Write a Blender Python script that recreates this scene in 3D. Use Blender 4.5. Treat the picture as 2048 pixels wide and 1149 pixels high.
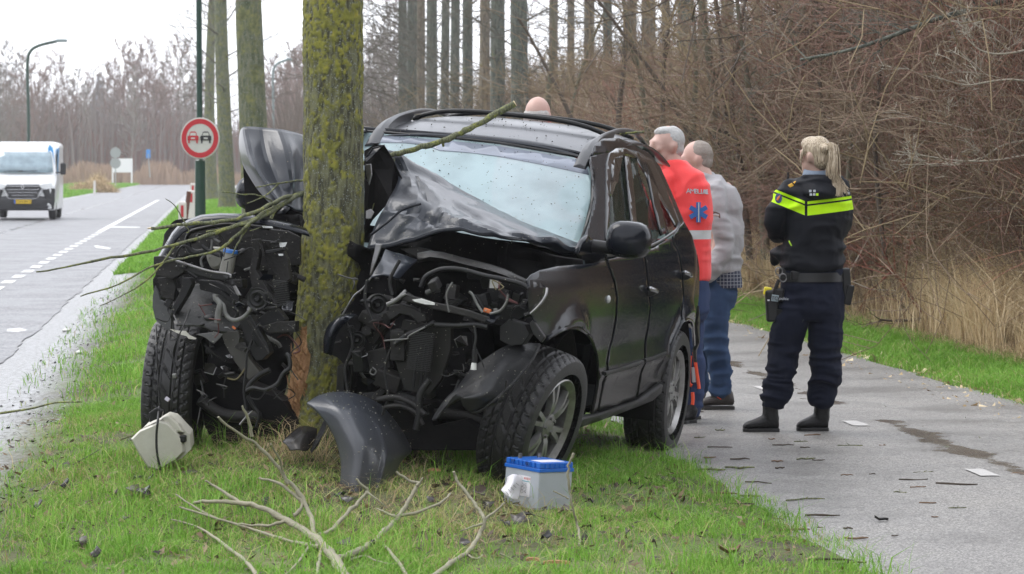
import bpy, bmesh, math, random
import numpy as np
from mathutils import Vector, Matrix, noise as mnoise
from math import sin, cos, pi, radians as rad
random.seed(7)
for o in list(bpy.data.objects): bpy.data.objects.remove(o)
SC = bpy.context.scene
COL = SC.collection

# ------------------------------------------------------------------ camera
FP = 5500.0            # focal length in pixels of the 2048 px wide photograph
CH = 1.55              # camera height
cam = bpy.data.cameras.new("camera"); camo = bpy.data.objects.new("camera", cam); COL.objects.link(camo)
camo.location = (0, 0, CH); camo.rotation_euler = (pi/2, 0, 0)
cam.sensor_width = 36; cam.lens = FP/2048*36; cam.shift_y = -(574.5-345)/2048
cam.clip_start = 0.5; cam.clip_end = 6000
cam.dof.use_dof = True; cam.dof.focus_distance = 14.0; cam.dof.aperture_fstop = 9.0
SC.camera = camo

# ------------------------------------------------------------------ sky, sun, exposure
W = bpy.data.worlds.new("World"); SC.world = W; W.use_nodes = True
wn = W.node_tree; wn.nodes.clear()
sky = wn.nodes.new("ShaderNodeTexSky"); sky.sky_type = 'NISHITA'; sky.sun_disc = False
SUN_EL, SUN_AZ = rad(52), rad(-60)
sky.sun_elevation = SUN_EL; sky.sun_rotation = SUN_AZ; sky.air_density = 1.0; sky.dust_density = 4.0; sky.ozone_density = 1
mixw = wn.nodes.new("ShaderNodeMix"); mixw.data_type = 'RGBA'; mixw.inputs[0].default_value = 0.93
mixw.inputs[7].default_value = (8.9, 9.15, 9.8, 1)
tcw = wn.nodes.new("ShaderNodeTexCoord"); nzw = wn.nodes.new("ShaderNodeTexNoise"); nzw.inputs['Scale'].default_value = 2.2; nzw.inputs['Detail'].default_value = 5
mrw = wn.nodes.new("ShaderNodeMapRange"); mrw.inputs[3].default_value = 0.86; mrw.inputs[4].default_value = 1.12
vmw = wn.nodes.new("ShaderNodeVectorMath"); vmw.operation = 'SCALE'
bgw = wn.nodes.new("ShaderNodeBackground"); bgw.inputs[1].default_value = 0.12
ow = wn.nodes.new("ShaderNodeOutputWorld")
L_ = wn.links.new
L_(sky.outputs[0], mixw.inputs[6]); L_(tcw.outputs['Generated'], nzw.inputs['Vector']); L_(nzw.outputs[0], mrw.inputs[0])
L_(mixw.outputs[2], vmw.inputs[0]); L_(mrw.outputs[0], vmw.inputs['Scale']); L_(vmw.outputs[0], bgw.inputs[0]); L_(bgw.outputs[0], ow.inputs[0])
sl = bpy.data.lights.new("sun", 'SUN'); sl.energy = 0.9; sl.angle = rad(35); sl.color = (1.0, 0.97, 0.93)
slo = bpy.data.objects.new("sun", sl); COL.objects.link(slo)
_d = Vector((sin(SUN_AZ)*cos(SUN_EL), cos(SUN_AZ)*cos(SUN_EL), sin(SUN_EL)))
slo.rotation_euler = _d.to_track_quat('Z', 'Y').to_euler()
SC.view_settings.view_transform = 'Standard'; SC.view_settings.look = 'None'
SC.view_settings.exposure = 0.88; SC.view_settings.gamma = 1.0; SC.view_settings.use_curve_mapping = False
SC.cycles.use_denoising = True; SC.cycles.max_bounces = 6; SC.cycles.diffuse_bounces = 3; SC.cycles.glossy_bounces = 3
SC.cycles.transparent_max_bounces = 8; SC.cycles.transmission_bounces = 3; SC.cycles.volume_bounces = 2; SC.cycles.use_fast_gi = False
SC.cycles.caustics_reflective = False; SC.cycles.caustics_refractive = False; SC.cycles.sample_clamp_indirect = 4

# ------------------------------------------------------------------ helpers
def P(px, py, d): return Vector(((px-1024)/FP*d, d, CH-(py-345)/FP*d))
def sm(x, a, b):
    t = np.clip((np.asarray(x, float)-a)/(b-a), 0, 1); return t*t*(3-2*t)
def _h(ix, iy, iz, s):
    n = (ix.astype(np.int64)*374761393 + iy.astype(np.int64)*668265263 + iz.astype(np.int64)*2147483647 + s*144664) & 0xffffffff
    n = ((n ^ (n >> 13))*1274126177) & 0xffffffff
    n = ((n ^ (n >> 15))*2246822519) & 0xffffffff
    return ((n ^ (n >> 16)) & 0xffff)/32767.5-1
def vn(p, s=0):
    p = np.asarray(p, float); i = np.floor(p).astype(np.int64); f = p-i; f = f*f*(3-2*f)
    x, y, z = i[..., 0], i[..., 1], i[..., 2]; r = 0
    for dx in (0, 1):
        for dy in (0, 1):
            for dz in (0, 1):
                w = (f[..., 0] if dx else 1-f[..., 0])*(f[..., 1] if dy else 1-f[..., 1])*(f[..., 2] if dz else 1-f[..., 2])
                r = r+w*_h(x+dx, y+dy, z+dz, s)
    return r
def fbm(p, s=0, o=4):
    r = 0; a = 1; t = 0; p = np.asarray(p, float)
    for k in range(o): r = r+a*vn(p*2**k, s+k); t += a; a *= .5
    return r/t
def G(x, y):
    """ground height"""
    x = np.asarray(x, float); y = np.asarray(y, float)
    u = x+.11*y
    z = np.interp(u, [-60, -8.6, -8.3, -1.7, -1.1, -.5, .1, .85, 1.45, 2.1, 2.55, 5.35, 5.5, 6.3, 6.7, 7.3, 8.5, 60],
                  [.05, .07, .02, .018, .08, .17, .23, .21, .11, .055, .0, -.02, .0, .04, .02, .22, .3, .3])
    nz = fbm(np.stack([x*1.6, y*1.6, x*0], -1), 3, 3)*.022
    m = sm(u, -1.6, -1.1)*(1-sm(u, 2.35, 2.6))+sm(u, 5.4, 5.7)
    z = np.where((u > -1.65) & (u < 2.6), z*(.4+.6*sm(y, 11.2, 12.9)), z)
    z = z+nz*m + .1*np.exp(-((x+.9)**2+(y-13.3)**2)/.12)
    bank = sm(u, 6.6, 7.4)*fbm(np.stack([x*.7, y*.7, x*0], -1), 9, 2)*.12
    return z+bank
def g1(x, y): return float(G(x, y))
def onG(px, py, lift=0.0):
    d = 1.45*FP/(py-345)
    for _ in range(12):
        p = P(px, py, d); e = p.z-(g1(p.x, p.y)+lift); d += e*FP/(py-345)*.9
    return P(px, py, d)

_M = {}
def mat(name, col=(.5, .5, .5), rough=.6, metal=0, spec=.5, coat=0, bump=None, var=None, emit=None, alpha=None, sheen=0):
    """bump=(scale,strength,detail)  var=(scale,amount,col2)"""
    if name in _M: return _M[name]
    m = bpy.data.materials.new(name); m.use_nodes = True; nt = m.node_tree; b = nt.nodes['Principled BSDF']
    b.inputs['Base Color'].default_value = (*col, 1); b.inputs['Roughness'].default_value = rough
    b.inputs['Metallic'].default_value = metal; b.inputs['Specular IOR Level'].default_value = spec
    b.inputs['Coat Weight'].default_value = coat; b.inputs['Coat Roughness'].default_value = .06
    if sheen: b.inputs['Sheen Weight'].default_value = sheen
    tc = nt.nodes.new('ShaderNodeTexCoord')
    if var:
        n = nt.nodes.new('ShaderNodeTexNoise'); n.inputs['Scale'].default_value = var[0]; n.inputs['Detail'].default_value = 6; n.inputs['Roughness'].default_value = .62
        r = nt.nodes.new('ShaderNodeMapRange'); r.inputs[1].default_value = .5-.5*(1-var[1])-.02; r.inputs[2].default_value = .5+.5*(1-var[1])+.02
        x = nt.nodes.new('ShaderNodeMix'); x.data_type = 'RGBA'; x.inputs[6].default_value = (*col, 1); x.inputs[7].default_value = (*var[2], 1)
        nt.links.new(tc.outputs['Object'], n.inputs['Vector']); nt.links.new(n.outputs[0], r.inputs[0]); nt.links.new(r.outputs[0], x.inputs[0]); nt.links.new(x.outputs[2], b.inputs['Base Color'])
    if bump:
        n = nt.nodes.new('ShaderNodeTexNoise'); n.inputs['Scale'].default_value = bump[0]; n.inputs['Detail'].default_value = bump[2] if len(bump) > 2 else 4
        bp = nt.nodes.new('ShaderNodeBump'); bp.inputs['Strength'].default_value = bump[1]; bp.inputs['Distance'].default_value = .01
        nt.links.new(tc.outputs['Object'], n.inputs['Vector']); nt.links.new(n.outputs[0], bp.inputs['Height']); nt.links.new(bp.outputs[0], b.inputs['Normal'])
    if emit: b.inputs['Emission Color'].default_value = (*emit[0], 1); b.inputs['Emission Strength'].default_value = emit[1]
    _M[name] = m; return m
def N(m): return m.node_tree.nodes, m.node_tree.links, m.node_tree.nodes['Principled BSDF']

def wl(o):
    v = Vector((0, 0, 0))
    while o is not None: v = v+o.location; o = o.parent
    return v
def setp(o, label=None, category=None, group=None, kind=None):
    if label: o['label'] = label
    if category: o['category'] = category
    if group: o['group'] = group
    if kind: o['kind'] = kind
    return o
def root(name, loc, label, category, group=None):
    o = bpy.data.objects.new(name, None); COL.objects.link(o); o.location = loc; o.empty_display_size = .1
    return setp(o, label, category, group)
def link(name, me, parent=None, org=None, **kw):
    o = bpy.data.objects.new(name, me); COL.objects.link(o)
    if parent is not None: o.parent = parent
    elif org is not None: o.location = org
    setp(o, **kw); return o
class MB:
    def __init__(s): s.v = []; s.f = []; s.m = []; s.cm = 0
    def add(s, vs, fs):
        k = len(s.v); s.v += [tuple(v) for v in vs]; s.f += [tuple(i+k for i in f) for f in fs]; s.m += [s.cm]*len(fs); return s
    def box(s, c, sz, R=None):
        c = Vector(c); vs = []
        for x in (-.5, .5):
            for y in (-.5, .5):
                for z in (-.5, .5):
                    q = Vector((x*sz[0], y*sz[1], z*sz[2])); vs.append(c+(R @ q if R else q))
        return s.add(vs, [(0, 1, 3, 2), (4, 6, 7, 5), (0, 4, 5, 1), (2, 3, 7, 6), (0, 2, 6, 4), (1, 5, 7, 3)])
    def tube(s, pts, rs, n=6, cap=True, jit=0):
        pts = [Vector(p) for p in pts]
        if not hasattr(rs, '__len__'): rs = [rs]*len(pts)
        vs = []; fs = []; up = Vector((0, 0, 1)); a = None
        for i, p in enumerate(pts):
            t = (pts[min(i+1, len(pts)-1)]-pts[max(i-1, 0)])
            if t.length < 1e-9: t = Vector((0, 0, 1))
            t.normalize()
            if a is None:
                a = t.orthogonal().normalized()
            else:
                a = a-t*a.dot(t)
                a = a.normalized() if a.length > 1e-6 else t.orthogonal().normalized()
            b = t.cross(a)
            for k in range(n):
                w = 2*pi*k/n; r = rs[i]*(1+(random.uniform(-jit, jit) if jit else 0)); vs.append(p+a*(cos(w)*r)+b*(sin(w)*r))
        for i in range(len(pts)-1):
            for k in range(n): fs.append((i*n+k, i*n+(k+1) % n, (i+1)*n+(k+1) % n, (i+1)*n+k))
        if cap and n > 2: fs.append(tuple(range(n-1, -1, -1))); fs.append(tuple((len(pts)-1)*n+k for k in range(n)))
        return s.add(vs, fs)
    def grid(s, rows, flip=False):
        nr, nc = len(rows), len(rows[0]); vs = [p for r in rows for p in r]; fs = []
        for i in range(nr-1):
            for j in range(nc-1):
                q = (i*nc+j, i*nc+j+1, (i+1)*nc+j+1, (i+1)*nc+j); fs.append(q[::-1] if flip else q)
        return s.add(vs, fs)
    def loft(s, rings, cap=True):
        n = len(rings[0]); vs = [p for r in rings for p in r]; fs = []
        for i in range(len(rings)-1):
            for k in range(n): fs.append((i*n+k, i*n+(k+1) % n, (i+1)*n+(k+1) % n, (i+1)*n+k))
        if cap: fs.append(tuple(range(n-1, -1, -1))); fs.append(tuple((len(rings)-1)*n+k for k in range(n)))
        return s.add(vs, fs)
    def ell(s, c, r, R=None, nu=14, nv=9):
        rings = []; c = Vector(c)
        for j in range(nv+1):
            t = -pi/2+pi*(j+.0)/nv; t = max(-pi/2+.05, min(pi/2-.05, t))
            ring = []
            for i in range(nu):
                a = 2*pi*i/nu; q = Vector((cos(t)*cos(a)*r[0], cos(t)*sin(a)*r[1], sin(t)*r[2])); ring.append(c+(R @ q if R else q))
            rings.append(ring)
        return s.loft(rings)
    def ext(s, pts, dv):
        """closed polygon pts extruded by the vector dv"""
        n = len(pts); dv = Vector(dv); vs = [Vector(p) for p in pts]+[Vector(p)+dv for p in pts]
        return s.add(vs, [tuple(range(n)), tuple(range(2*n-1, n-1, -1))]+[(i, i+n, (i+1) % n+n, (i+1) % n) for i in range(n)])
    def mk(s, name, m, parent=None, org=None, smooth=None, bev=0, solid=0, tri=False, subs=0, **kw):
        me = bpy.data.meshes.new(name); off = wl(parent) if parent is not None else (Vector(org) if org is not None else Vector((0, 0, 0)))
        A = np.array(s.v, float)-np.array(off)
        me.from_pydata(A.tolist(), [], s.f)
        ms = m if isinstance(m, (list, tuple)) else [m]
        for x in ms: me.materials.append(x)
        if len(ms) > 1: me.polygons.foreach_set('material_index', s.m)
        bm = bmesh.new(); bm.from_mesh(me); bmesh.ops.recalc_face_normals(bm, faces=bm.faces)
        if tri: bmesh.ops.triangulate(bm, faces=bm.faces)
        bm.to_mesh(me); bm.free()
        if smooth is not None:
            me.polygons.foreach_set('use_smooth', [True]*len(me.polygons))
            if smooth < 180: me.set_sharp_from_angle(angle=rad(smooth))
        me.update()
        o = link(name, me, parent, org if parent is None else None, **kw)
        if solid: q = o.modifiers.new('s', 'SOLIDIFY'); q.thickness = solid; q.offset = 0
        if bev: q = o.modifiers.new('b', 'BEVEL'); q.width = bev; q.segments = 2; q.limit_method = 'ANGLE'; q.angle_limit = rad(35)
        if subs: q = o.modifiers.new('u', 'SUBSURF'); q.levels = subs; q.render_levels = subs
        return o
def cr(p0, p1, p2, p3, t):
    return .5*((2*p1)+(p2-p0)*t+(2*p0-5*p1+4*p2-p3)*t*t+(3*p1-p0-3*p2+p3)*t**3)
def spline(pts, k):
    """catmull-rom through rows of numbers"""
    A = np.array(pts, float); n = len(A); out = []
    for i in range(n-1):
        a, b, c, d = A[max(i-1, 0)], A[i], A[i+1], A[min(i+2, n-1)]
        for j in range(k): out.append(cr(a, b, c, d, j/k))
    out.append(A[-1]); return np.array(out)
def surf(ctrl, k=6):
    """smooth grid through a control grid of 3-D points"""
    A = np.array([[tuple(p) for p in r] for r in ctrl], float)
    rows = np.array([spline(r, k) for r in A]); return np.array([spline(rows[:, j], k) for j in range(rows.shape[1])]).transpose(1, 0, 2)
def npmesh(name, V, tris, mats, attr=None, smooth=False, quads=None, **kw):
    me = bpy.data.meshes.new(name); V = np.asarray(V, np.float32); me.vertices.add(len(V)); me.vertices.foreach_set('co', V.ravel())
    t = np.asarray(tris, np.int32).reshape(-1, 3) if tris is not None and len(tris) else np.zeros((0, 3), np.int32)
    q = np.asarray(quads, np.int32).reshape(-1, 4) if quads is not None and len(quads) else np.zeros((0, 4), np.int32)
    me.loops.add(t.size+q.size); me.loops.foreach_set('vertex_index', np.concatenate([t.ravel(), q.ravel()]))
    me.polygons.add(len(t)+len(q))
    st = np.concatenate([np.arange(len(t))*3, t.size+np.arange(len(q))*4]).astype(np.int32)
    me.polygons.foreach_set('loop_start', st)
    for m in (mats if isinstance(mats, (list, tuple)) else [mats]): me.materials.append(m)
    me.update(calc_edges=True)
    if smooth: me.polygons.foreach_set('use_smooth', np.ones(len(me.polygons), bool))
    for k, a in (attr or {}).items():
        at = me.attributes.new(k, 'FLOAT', 'POINT'); at.data.foreach_set('value', np.asarray(a, np.float32))
    return link(name, me, **kw)
def attr_node(nt, name):
    a = nt.nodes.new('ShaderNodeAttribute'); a.attribute_name = name; return a.outputs['Fac']
def ramp(nt, fac, stops):
    r = nt.nodes.new('ShaderNodeValToRGB'); e = r.color_ramp.elements
    while len(e) < len(stops): e.new(.5)
    for k, (p, c) in enumerate(stops): e[k].position = p; e[k].color = (*c, 1)
    nt.links.new(fac, r.inputs[0]); return r.outputs[0]
def text(name, body, size, M, m, parent=None, ext=.001, **kw):
    c = bpy.data.curves.new(name, 'FONT'); c.body = body; c.size = size; c.extrude = ext; c.align_x = 'CENTER'; c.align_y = 'CENTER'
    t = bpy.data.objects.new('t', c); COL.objects.link(t); bpy.context.view_layer.update()
    me = bpy.data.meshes.new_from_object(t.evaluated_get(bpy.context.evaluated_depsgraph_get())); bpy.data.objects.remove(t)
    off = wl(parent) if parent else Vector((0, 0, 0)); me.transform(Matrix.Translation(-off) @ M); me.materials.clear(); me.materials.append(m); me.name = name
    return link(name, me, parent, **kw)
def frame(c, xdir, zdir):
    """matrix with local x along xdir, local y up-ish, local z out of the surface"""
    x = Vector(xdir).normalized(); z = Vector(zdir).normalized(); x = (x-z*x.dot(z)).normalized(); y = z.cross(x)
    M = Matrix((x, y, z)).transposed().to_4x4(); M.translation = Vector(c); return M
# ------------------------------------------------------------------ ground, road, path
def ground():
    us = np.unique(np.concatenate([-np.geomspace(3, 900, 34)-0, np.arange(-3, 8.5, .09), 8.5+np.geomspace(.3, 900, 36)]))
    ys = np.unique(np.concatenate([np.arange(5, 24, .1), np.arange(24, 60, .4), np.geomspace(60, 3200, 60)]))
    U, Y = np.meshgrid(us, ys); X = U-.11*Y; Z = G(X, Y)
    # under the road and path sheets the ground stays just below them
    onp = (U > 2.6) & (U < 5.3); onr = (U > -8.2) & (U < -1.85)
    Z = np.where(onp, -.03, Z); Z = np.where(onr, -.02, Z)
    V = np.stack([X, Y, Z], -1).reshape(-1, 3); nc = len(us); nr = len(ys)
    i, j = np.meshgrid(np.arange(nr-1), np.arange(nc-1), indexing='ij'); a = (i*nc+j).ravel()
    q = np.stack([a, a+1, a+nc+1, a+nc], -1)
    m = mat('ground_soil', (.09, .1, .04), .95); n, l, b = N(m); nt = m.node_tree
    geo = n.new('ShaderNodeNewGeometry'); sx = n.new('ShaderNodeSeparateXYZ'); l.new(geo.outputs['Position'], sx.inputs[0])
    uu = n.new('ShaderNodeMath'); uu.operation = 'MULTIPLY_ADD'; uu.inputs[1].default_value = .11; l.new(sx.outputs[1], uu.inputs[0]); l.new(sx.outputs[0], uu.inputs[2])
    nz = n.new('ShaderNodeTexNoise'); nz.inputs['Scale'].default_value = 1.3; nz.inputs['Detail'].default_value = 9; l.new(geo.outputs['Position'], nz.inputs['Vector'])
    nf = n.new('ShaderNodeTexNoise'); nf.inputs['Scale'].default_value = 26; nf.inputs['Detail'].default_value = 6; l.new(geo.outputs['Position'], nf.inputs['Vector'])
    gr = ramp(nt, nz.outputs[0], [(.3, (.045, .04, .022)), (.43, (.08, .085, .03)), (.55, (.085, .125, .03)), (.72, (.16, .14, .07))])
    # leaf litter beyond the far verge
    mr = n.new('ShaderNodeMapRange'); mr.inputs[1].default_value = 6.3; mr.inputs[2].default_value = 6.9; l.new(uu.outputs[0], mr.inputs[0])
    mx = n.new('ShaderNodeMix'); mx.data_type = 'RGBA'; l.new(mr.outputs[0], mx.inputs[0]); l.new(gr, mx.inputs[6])
    l.new(ramp(nt, nf.outputs[0], [(.3, (.045, .03, .02)), (.6, (.12, .08, .05)), (.8, (.24, .17, .1))]), mx.inputs[7])
    # wet muddy grit between the road and the verge
    mm = n.new('ShaderNodeMapRange'); mm.inputs[1].default_value = -.85; mm.inputs[2].default_value = -1.2; l.new(uu.outputs[0], mm.inputs[0])
    m2 = n.new('ShaderNodeMapRange'); m2.inputs[1].default_value = -8.7; m2.inputs[2].default_value = -8.3; l.new(uu.outputs[0], m2.inputs[0])
    mu = n.new('ShaderNodeMath'); mu.operation = 'MULTIPLY'; l.new(mm.outputs[0], mu.inputs[0]); l.new(m2.outputs[0], mu.inputs[1])
    my = n.new('ShaderNodeMix'); my.data_type = 'RGBA'; l.new(mu.outputs[0], my.inputs[0]); l.new(mx.outputs[2], my.inputs[6])
    l.new(ramp(nt, nf.outputs[0], [(.36, (.06, .055, .045)), (.5, (.17, .17, .17)), (.66, (.28, .28, .29))]), my.inputs[7])
    l.new(my.outputs[2], b.inputs['Base Color'])
    rr = n.new('ShaderNodeMapRange'); rr.inputs[3].default_value = .95; rr.inputs[4].default_value = .3; l.new(mu.outputs[0], rr.inputs[0]); l.new(rr.outputs[0], b.inputs['Roughness'])
    bp = n.new('ShaderNodeBump'); bp.inputs['Strength'].default_value = .7; bp.inputs['Distance'].default_value = .03; l.new(nf.outputs[0], bp.inputs['Height']); l.new(bp.outputs[0], b.inputs['Normal'])
    npmesh('ground', V, None, m, quads=q, smooth=True, kind='structure')
ground()
def sheet(name, ul, ur, ys, z, m, seed=0, jag=0.0, kind='structure', du=.12):
    rows = []
    for y in ys:
        w = jag*fbm(np.array([y*2.2, seed, 0.]), seed, 4); w2 = jag*fbm(np.array([y*2.2, seed+9., 0.]), seed, 4)
        n = max(2, int((ur-ul)/du)) if y < 60 else 4
        rows.append((ul+w, ur+w2, y))
    nc = 14; V = []
    for a, c, y in rows:
        for k in range(nc):
            u = a+(c-a)*k/(nc-1); V.append((u-.11*y, y, z))
    nr = len(rows); q = [(i*nc+j, i*nc+j+1, (i+1)*nc+j+1, (i+1)*nc+j) for i in range(nr-1) for j in range(nc-1)]
    return npmesh(name, V, None, m, quads=q, kind=kind)
def asphalt(name, c0, c1, c2, wet_u, wet_w, rough0, rough1, scale=170):
    m = mat(name, c1, .5); n, l, b = N(m); nt = m.node_tree
    geo = n.new('ShaderNodeNewGeometry'); sx = n.new('ShaderNodeSeparateXYZ'); l.new(geo.outputs['Position'], sx.inputs[0])
    uu = n.new('ShaderNodeMath'); uu.operation = 'MULTIPLY_ADD'; uu.inputs[1].default_value = .11; l.new(sx.outputs[1], uu.inputs[0]); l.new(sx.outputs[0], uu.inputs[2])
    nf = n.new('ShaderNodeTexNoise'); nf.inputs['Scale'].default_value = scale; nf.inputs['Detail'].default_value = 3; l.new(geo.outputs['Position'], nf.inputs['Vector'])
    nb = n.new('ShaderNodeTexNoise'); nb.inputs['Scale'].default_value = 1.1; nb.inputs['Detail'].default_value = 8; nb.inputs['Roughness'].default_value = .65; l.new(geo.outputs['Position'], nb.inputs['Vector'])
    vo = n.new('ShaderNodeTexVoronoi'); vo.inputs['Scale'].default_value = scale*.8; l.new(geo.outputs['Position'], vo.inputs['Vector'])
    ag = ramp(nt, vo.outputs['Color'], [(.0, c0), (.45, c1), (.9, c2)])
    big = ramp(nt, nb.outputs[0], [(.3, (.72, .72, .73)), (.5, (1, 1, 1)), (.7, (1.15, 1.14, 1.12))])
    mu = n.new('ShaderNodeMix'); mu.data_type = 'RGBA'; mu.blend_type = 'MULTIPLY'; mu.inputs[0].default_value = 1; l.new(ag, mu.inputs[6]); l.new(big, mu.inputs[7])
    # the wet seam
    a = n.new('ShaderNodeMath'); a.operation = 'SUBTRACT'; a.inputs[1].default_value = wet_u; l.new(uu.outputs[0], a.inputs[0])
    ad = n.new('ShaderNodeMath'); ad.operation = 'ABSOLUTE'; l.new(a.outputs[0], ad.inputs[0])
    an = n.new('ShaderNodeMath'); an.operation = 'MULTIPLY_ADD'; an.inputs[1].default_value = .9; l.new(nb.outputs[0], an.inputs[0]); l.new(ad.outputs[0], an.inputs[2])
    mr = n.new('ShaderNodeMapRange'); mr.inputs[1].default_value = .45+wet_w; mr.inputs[2].default_value = .45-wet_w*.2; l.new(an.outputs[0], mr.inputs[0])
    m3 = n.new('ShaderNodeMix'); m3.data_type = 'RGBA'; m3.blend_type = 'MULTIPLY'; m3.inputs[7].default_value = (.86, .85, .84, 1); l.new(mr.outputs[0], m3.inputs[0]); l.new(mu.outputs[2], m3.inputs[6])
    l.new(m3.outputs[2], b.inputs['Base Color'])
    pud = n.new('ShaderNodeMapRange'); pud.inputs[1].default_value = .42; pud.inputs[2].default_value = .62; pud.inputs[3].default_value = rough1; pud.inputs[4].default_value = rough0; l.new(nb.outputs[0], pud.inputs[0])
    r2 = n.new('ShaderNodeMix'); r2.data_type = 'FLOAT'; l.new(mr.outputs[0], r2.inputs[0]); l.new(pud.outputs[0], r2.inputs[2]); r2.inputs[3].default_value = .08
    l.new(r2.outputs[0], b.inputs['Roughness'])
    iv = n.new('ShaderNodeMath'); iv.operation = 'MULTIPLY_ADD'; iv.inputs[1].default_value = -.4; iv.inputs[2].default_value = .45; l.new(mr.outputs[0], iv.inputs[0])
    bp = n.new('ShaderNodeBump'); bp.inputs['Distance'].default_value = .004; l.new(iv.outputs[0], bp.inputs['Strength']); l.new(nf.outputs[0], bp.inputs['Height']); l.new(bp.outputs[0], b.inputs['Normal'])
    return m
m_path = asphalt('wet_path_asphalt', (.07, .067, .063), (.16, .153, .145), (.34, .33, .31), 4.2, .07, .6, .38)
m_road = asphalt('wet_road_asphalt', (.075, .075, .078), (.145, .145, .152), (.27, .27, .28), -5.2, .1, .6, .42, 60)
sheet('cycle_path', 2.5, 5.42, np.concatenate([np.arange(6, 40, .12), np.arange(40, 400, 6)]), .004, m_path, 3, .12)
sheet('road', -8.3, -1.66, np.concatenate([np.arange(10, 60, .25), np.arange(60, 1500, 12)]), .03, m_road, 5, .05)
# side road joining far away
mb = MB(); mb.grid([[P(x, y, 1.48*FP/(y-345)) for x in xs] for y, xs in ((356.5, (300, 330, 360, 400)), (360, (285, 320, 360, 400)), (364, (335, 350, 380, 410)))])
mb.mk('side_road', m_road, kind='structure')
m_white = mat('road_paint', (.8, .8, .78), .55, var=(14, .45, (.55, .55, .54)), bump=(120, .2))
def dash(name, u, w, y0, y1, z, m, **kw):
    mb = MB(); n = 4; mb.grid([[Vector((uu-.11*y+random.uniform(-.004, .004), y+random.uniform(-.01, .01), z)) for uu in (u-w/2, u, u+w/2)] for y in np.linspace(y0, y1, n)])
    p = Vector((u-.11*y0, y0, z)); return mb.mk(name, m, parent=None, org=p, **kw)
for i in range(-1, 14):
    yc = 14.13+2.77*i
    if yc < 9: continue
    dash('path_dash', 3.97, .1, yc-.16, yc+.16, .009, mat('worn_path_paint', (.56, .55, .53), .6, var=(26, .5, (.3, .29, .28)), bump=(140, .5)), kind='structure')
y = 29.3
while y < 70:
    dash('edge_dash', -2.78, .16, y, y+1.0, .036, m_white, kind='structure'); y += 2.05
dash('edge_line', -2.8, .16, 70, 150, .036, m_white, kind='structure')
# short painted symbol fragments on the near lane
mb = MB(); mb.ext([P(x, y, 1.52*FP/(y-345)) for x, y in ((15, 659), (40, 657), (55, 661), (36, 664), (14, 663))], (0, 0, .002)); mb.mk('lane_mark', m_white, kind='structure')
mb = MB(); mb.ext([P(x, y, 1.515*FP/(y-345)) for x, y in ((188, 492), (196, 492), (222, 497), (218, 499), (192, 496))], (0, 0, .002)); mb.mk('lane_mark', m_white, kind='structure')
mb = MB(); mb.ext([P(x, y, 1.515*FP/(y-345)) for x, y in ((222, 453.5), (280, 454.5), (280, 456), (222, 455.5))], (0, 0, .002)); mb.mk('lane_mark', m_white, kind='structure')
# ------------------------------------------------------------------ the wrecked car: frame and helpers
CO = Vector((-.058, 15.343, .137)); CF = Vector((-.26115427, -.96520108, .01361315)); CL = Vector((.96004242, -.26117631, -.10052605)); CU = Vector((.10058328, -.01318361, .99484129))
def cw(a, b, c): return CO+CF*a+CL*b+CU*c
_c0 = Vector((0, 0, CH))-CO; _ro = (_c0.dot(CF), _c0.dot(CL), _c0.dot(CU))
def on(px, py, k, v):
    r = Vector(((px-1024)/FP, 1, (345-py)/FP)); rd = (r.dot(CF), r.dot(CL), r.dot(CU)); t = (v-_ro[k])/rd[k]
    return [_ro[i]+rd[i]*t for i in range(3)]
def onf(px, py, k, f):
    v = f(1.0, 1.0)
    for _ in range(40):
        q = on(px, py, k, v); o = [max(-4, min(4, q[i])) for i in range(3) if i != k]; v = v*.6+.4*max(-4, min(4, f(*o)))
    return on(px, py, k, v)
def A(px, py, a): return cw(*on(px, py, 0, a))
car = root('wrecked_car', cw(1.2, 0, -.02), 'crashed black family car with its front end torn open and wrapped around the mossy tree', 'car')
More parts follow.
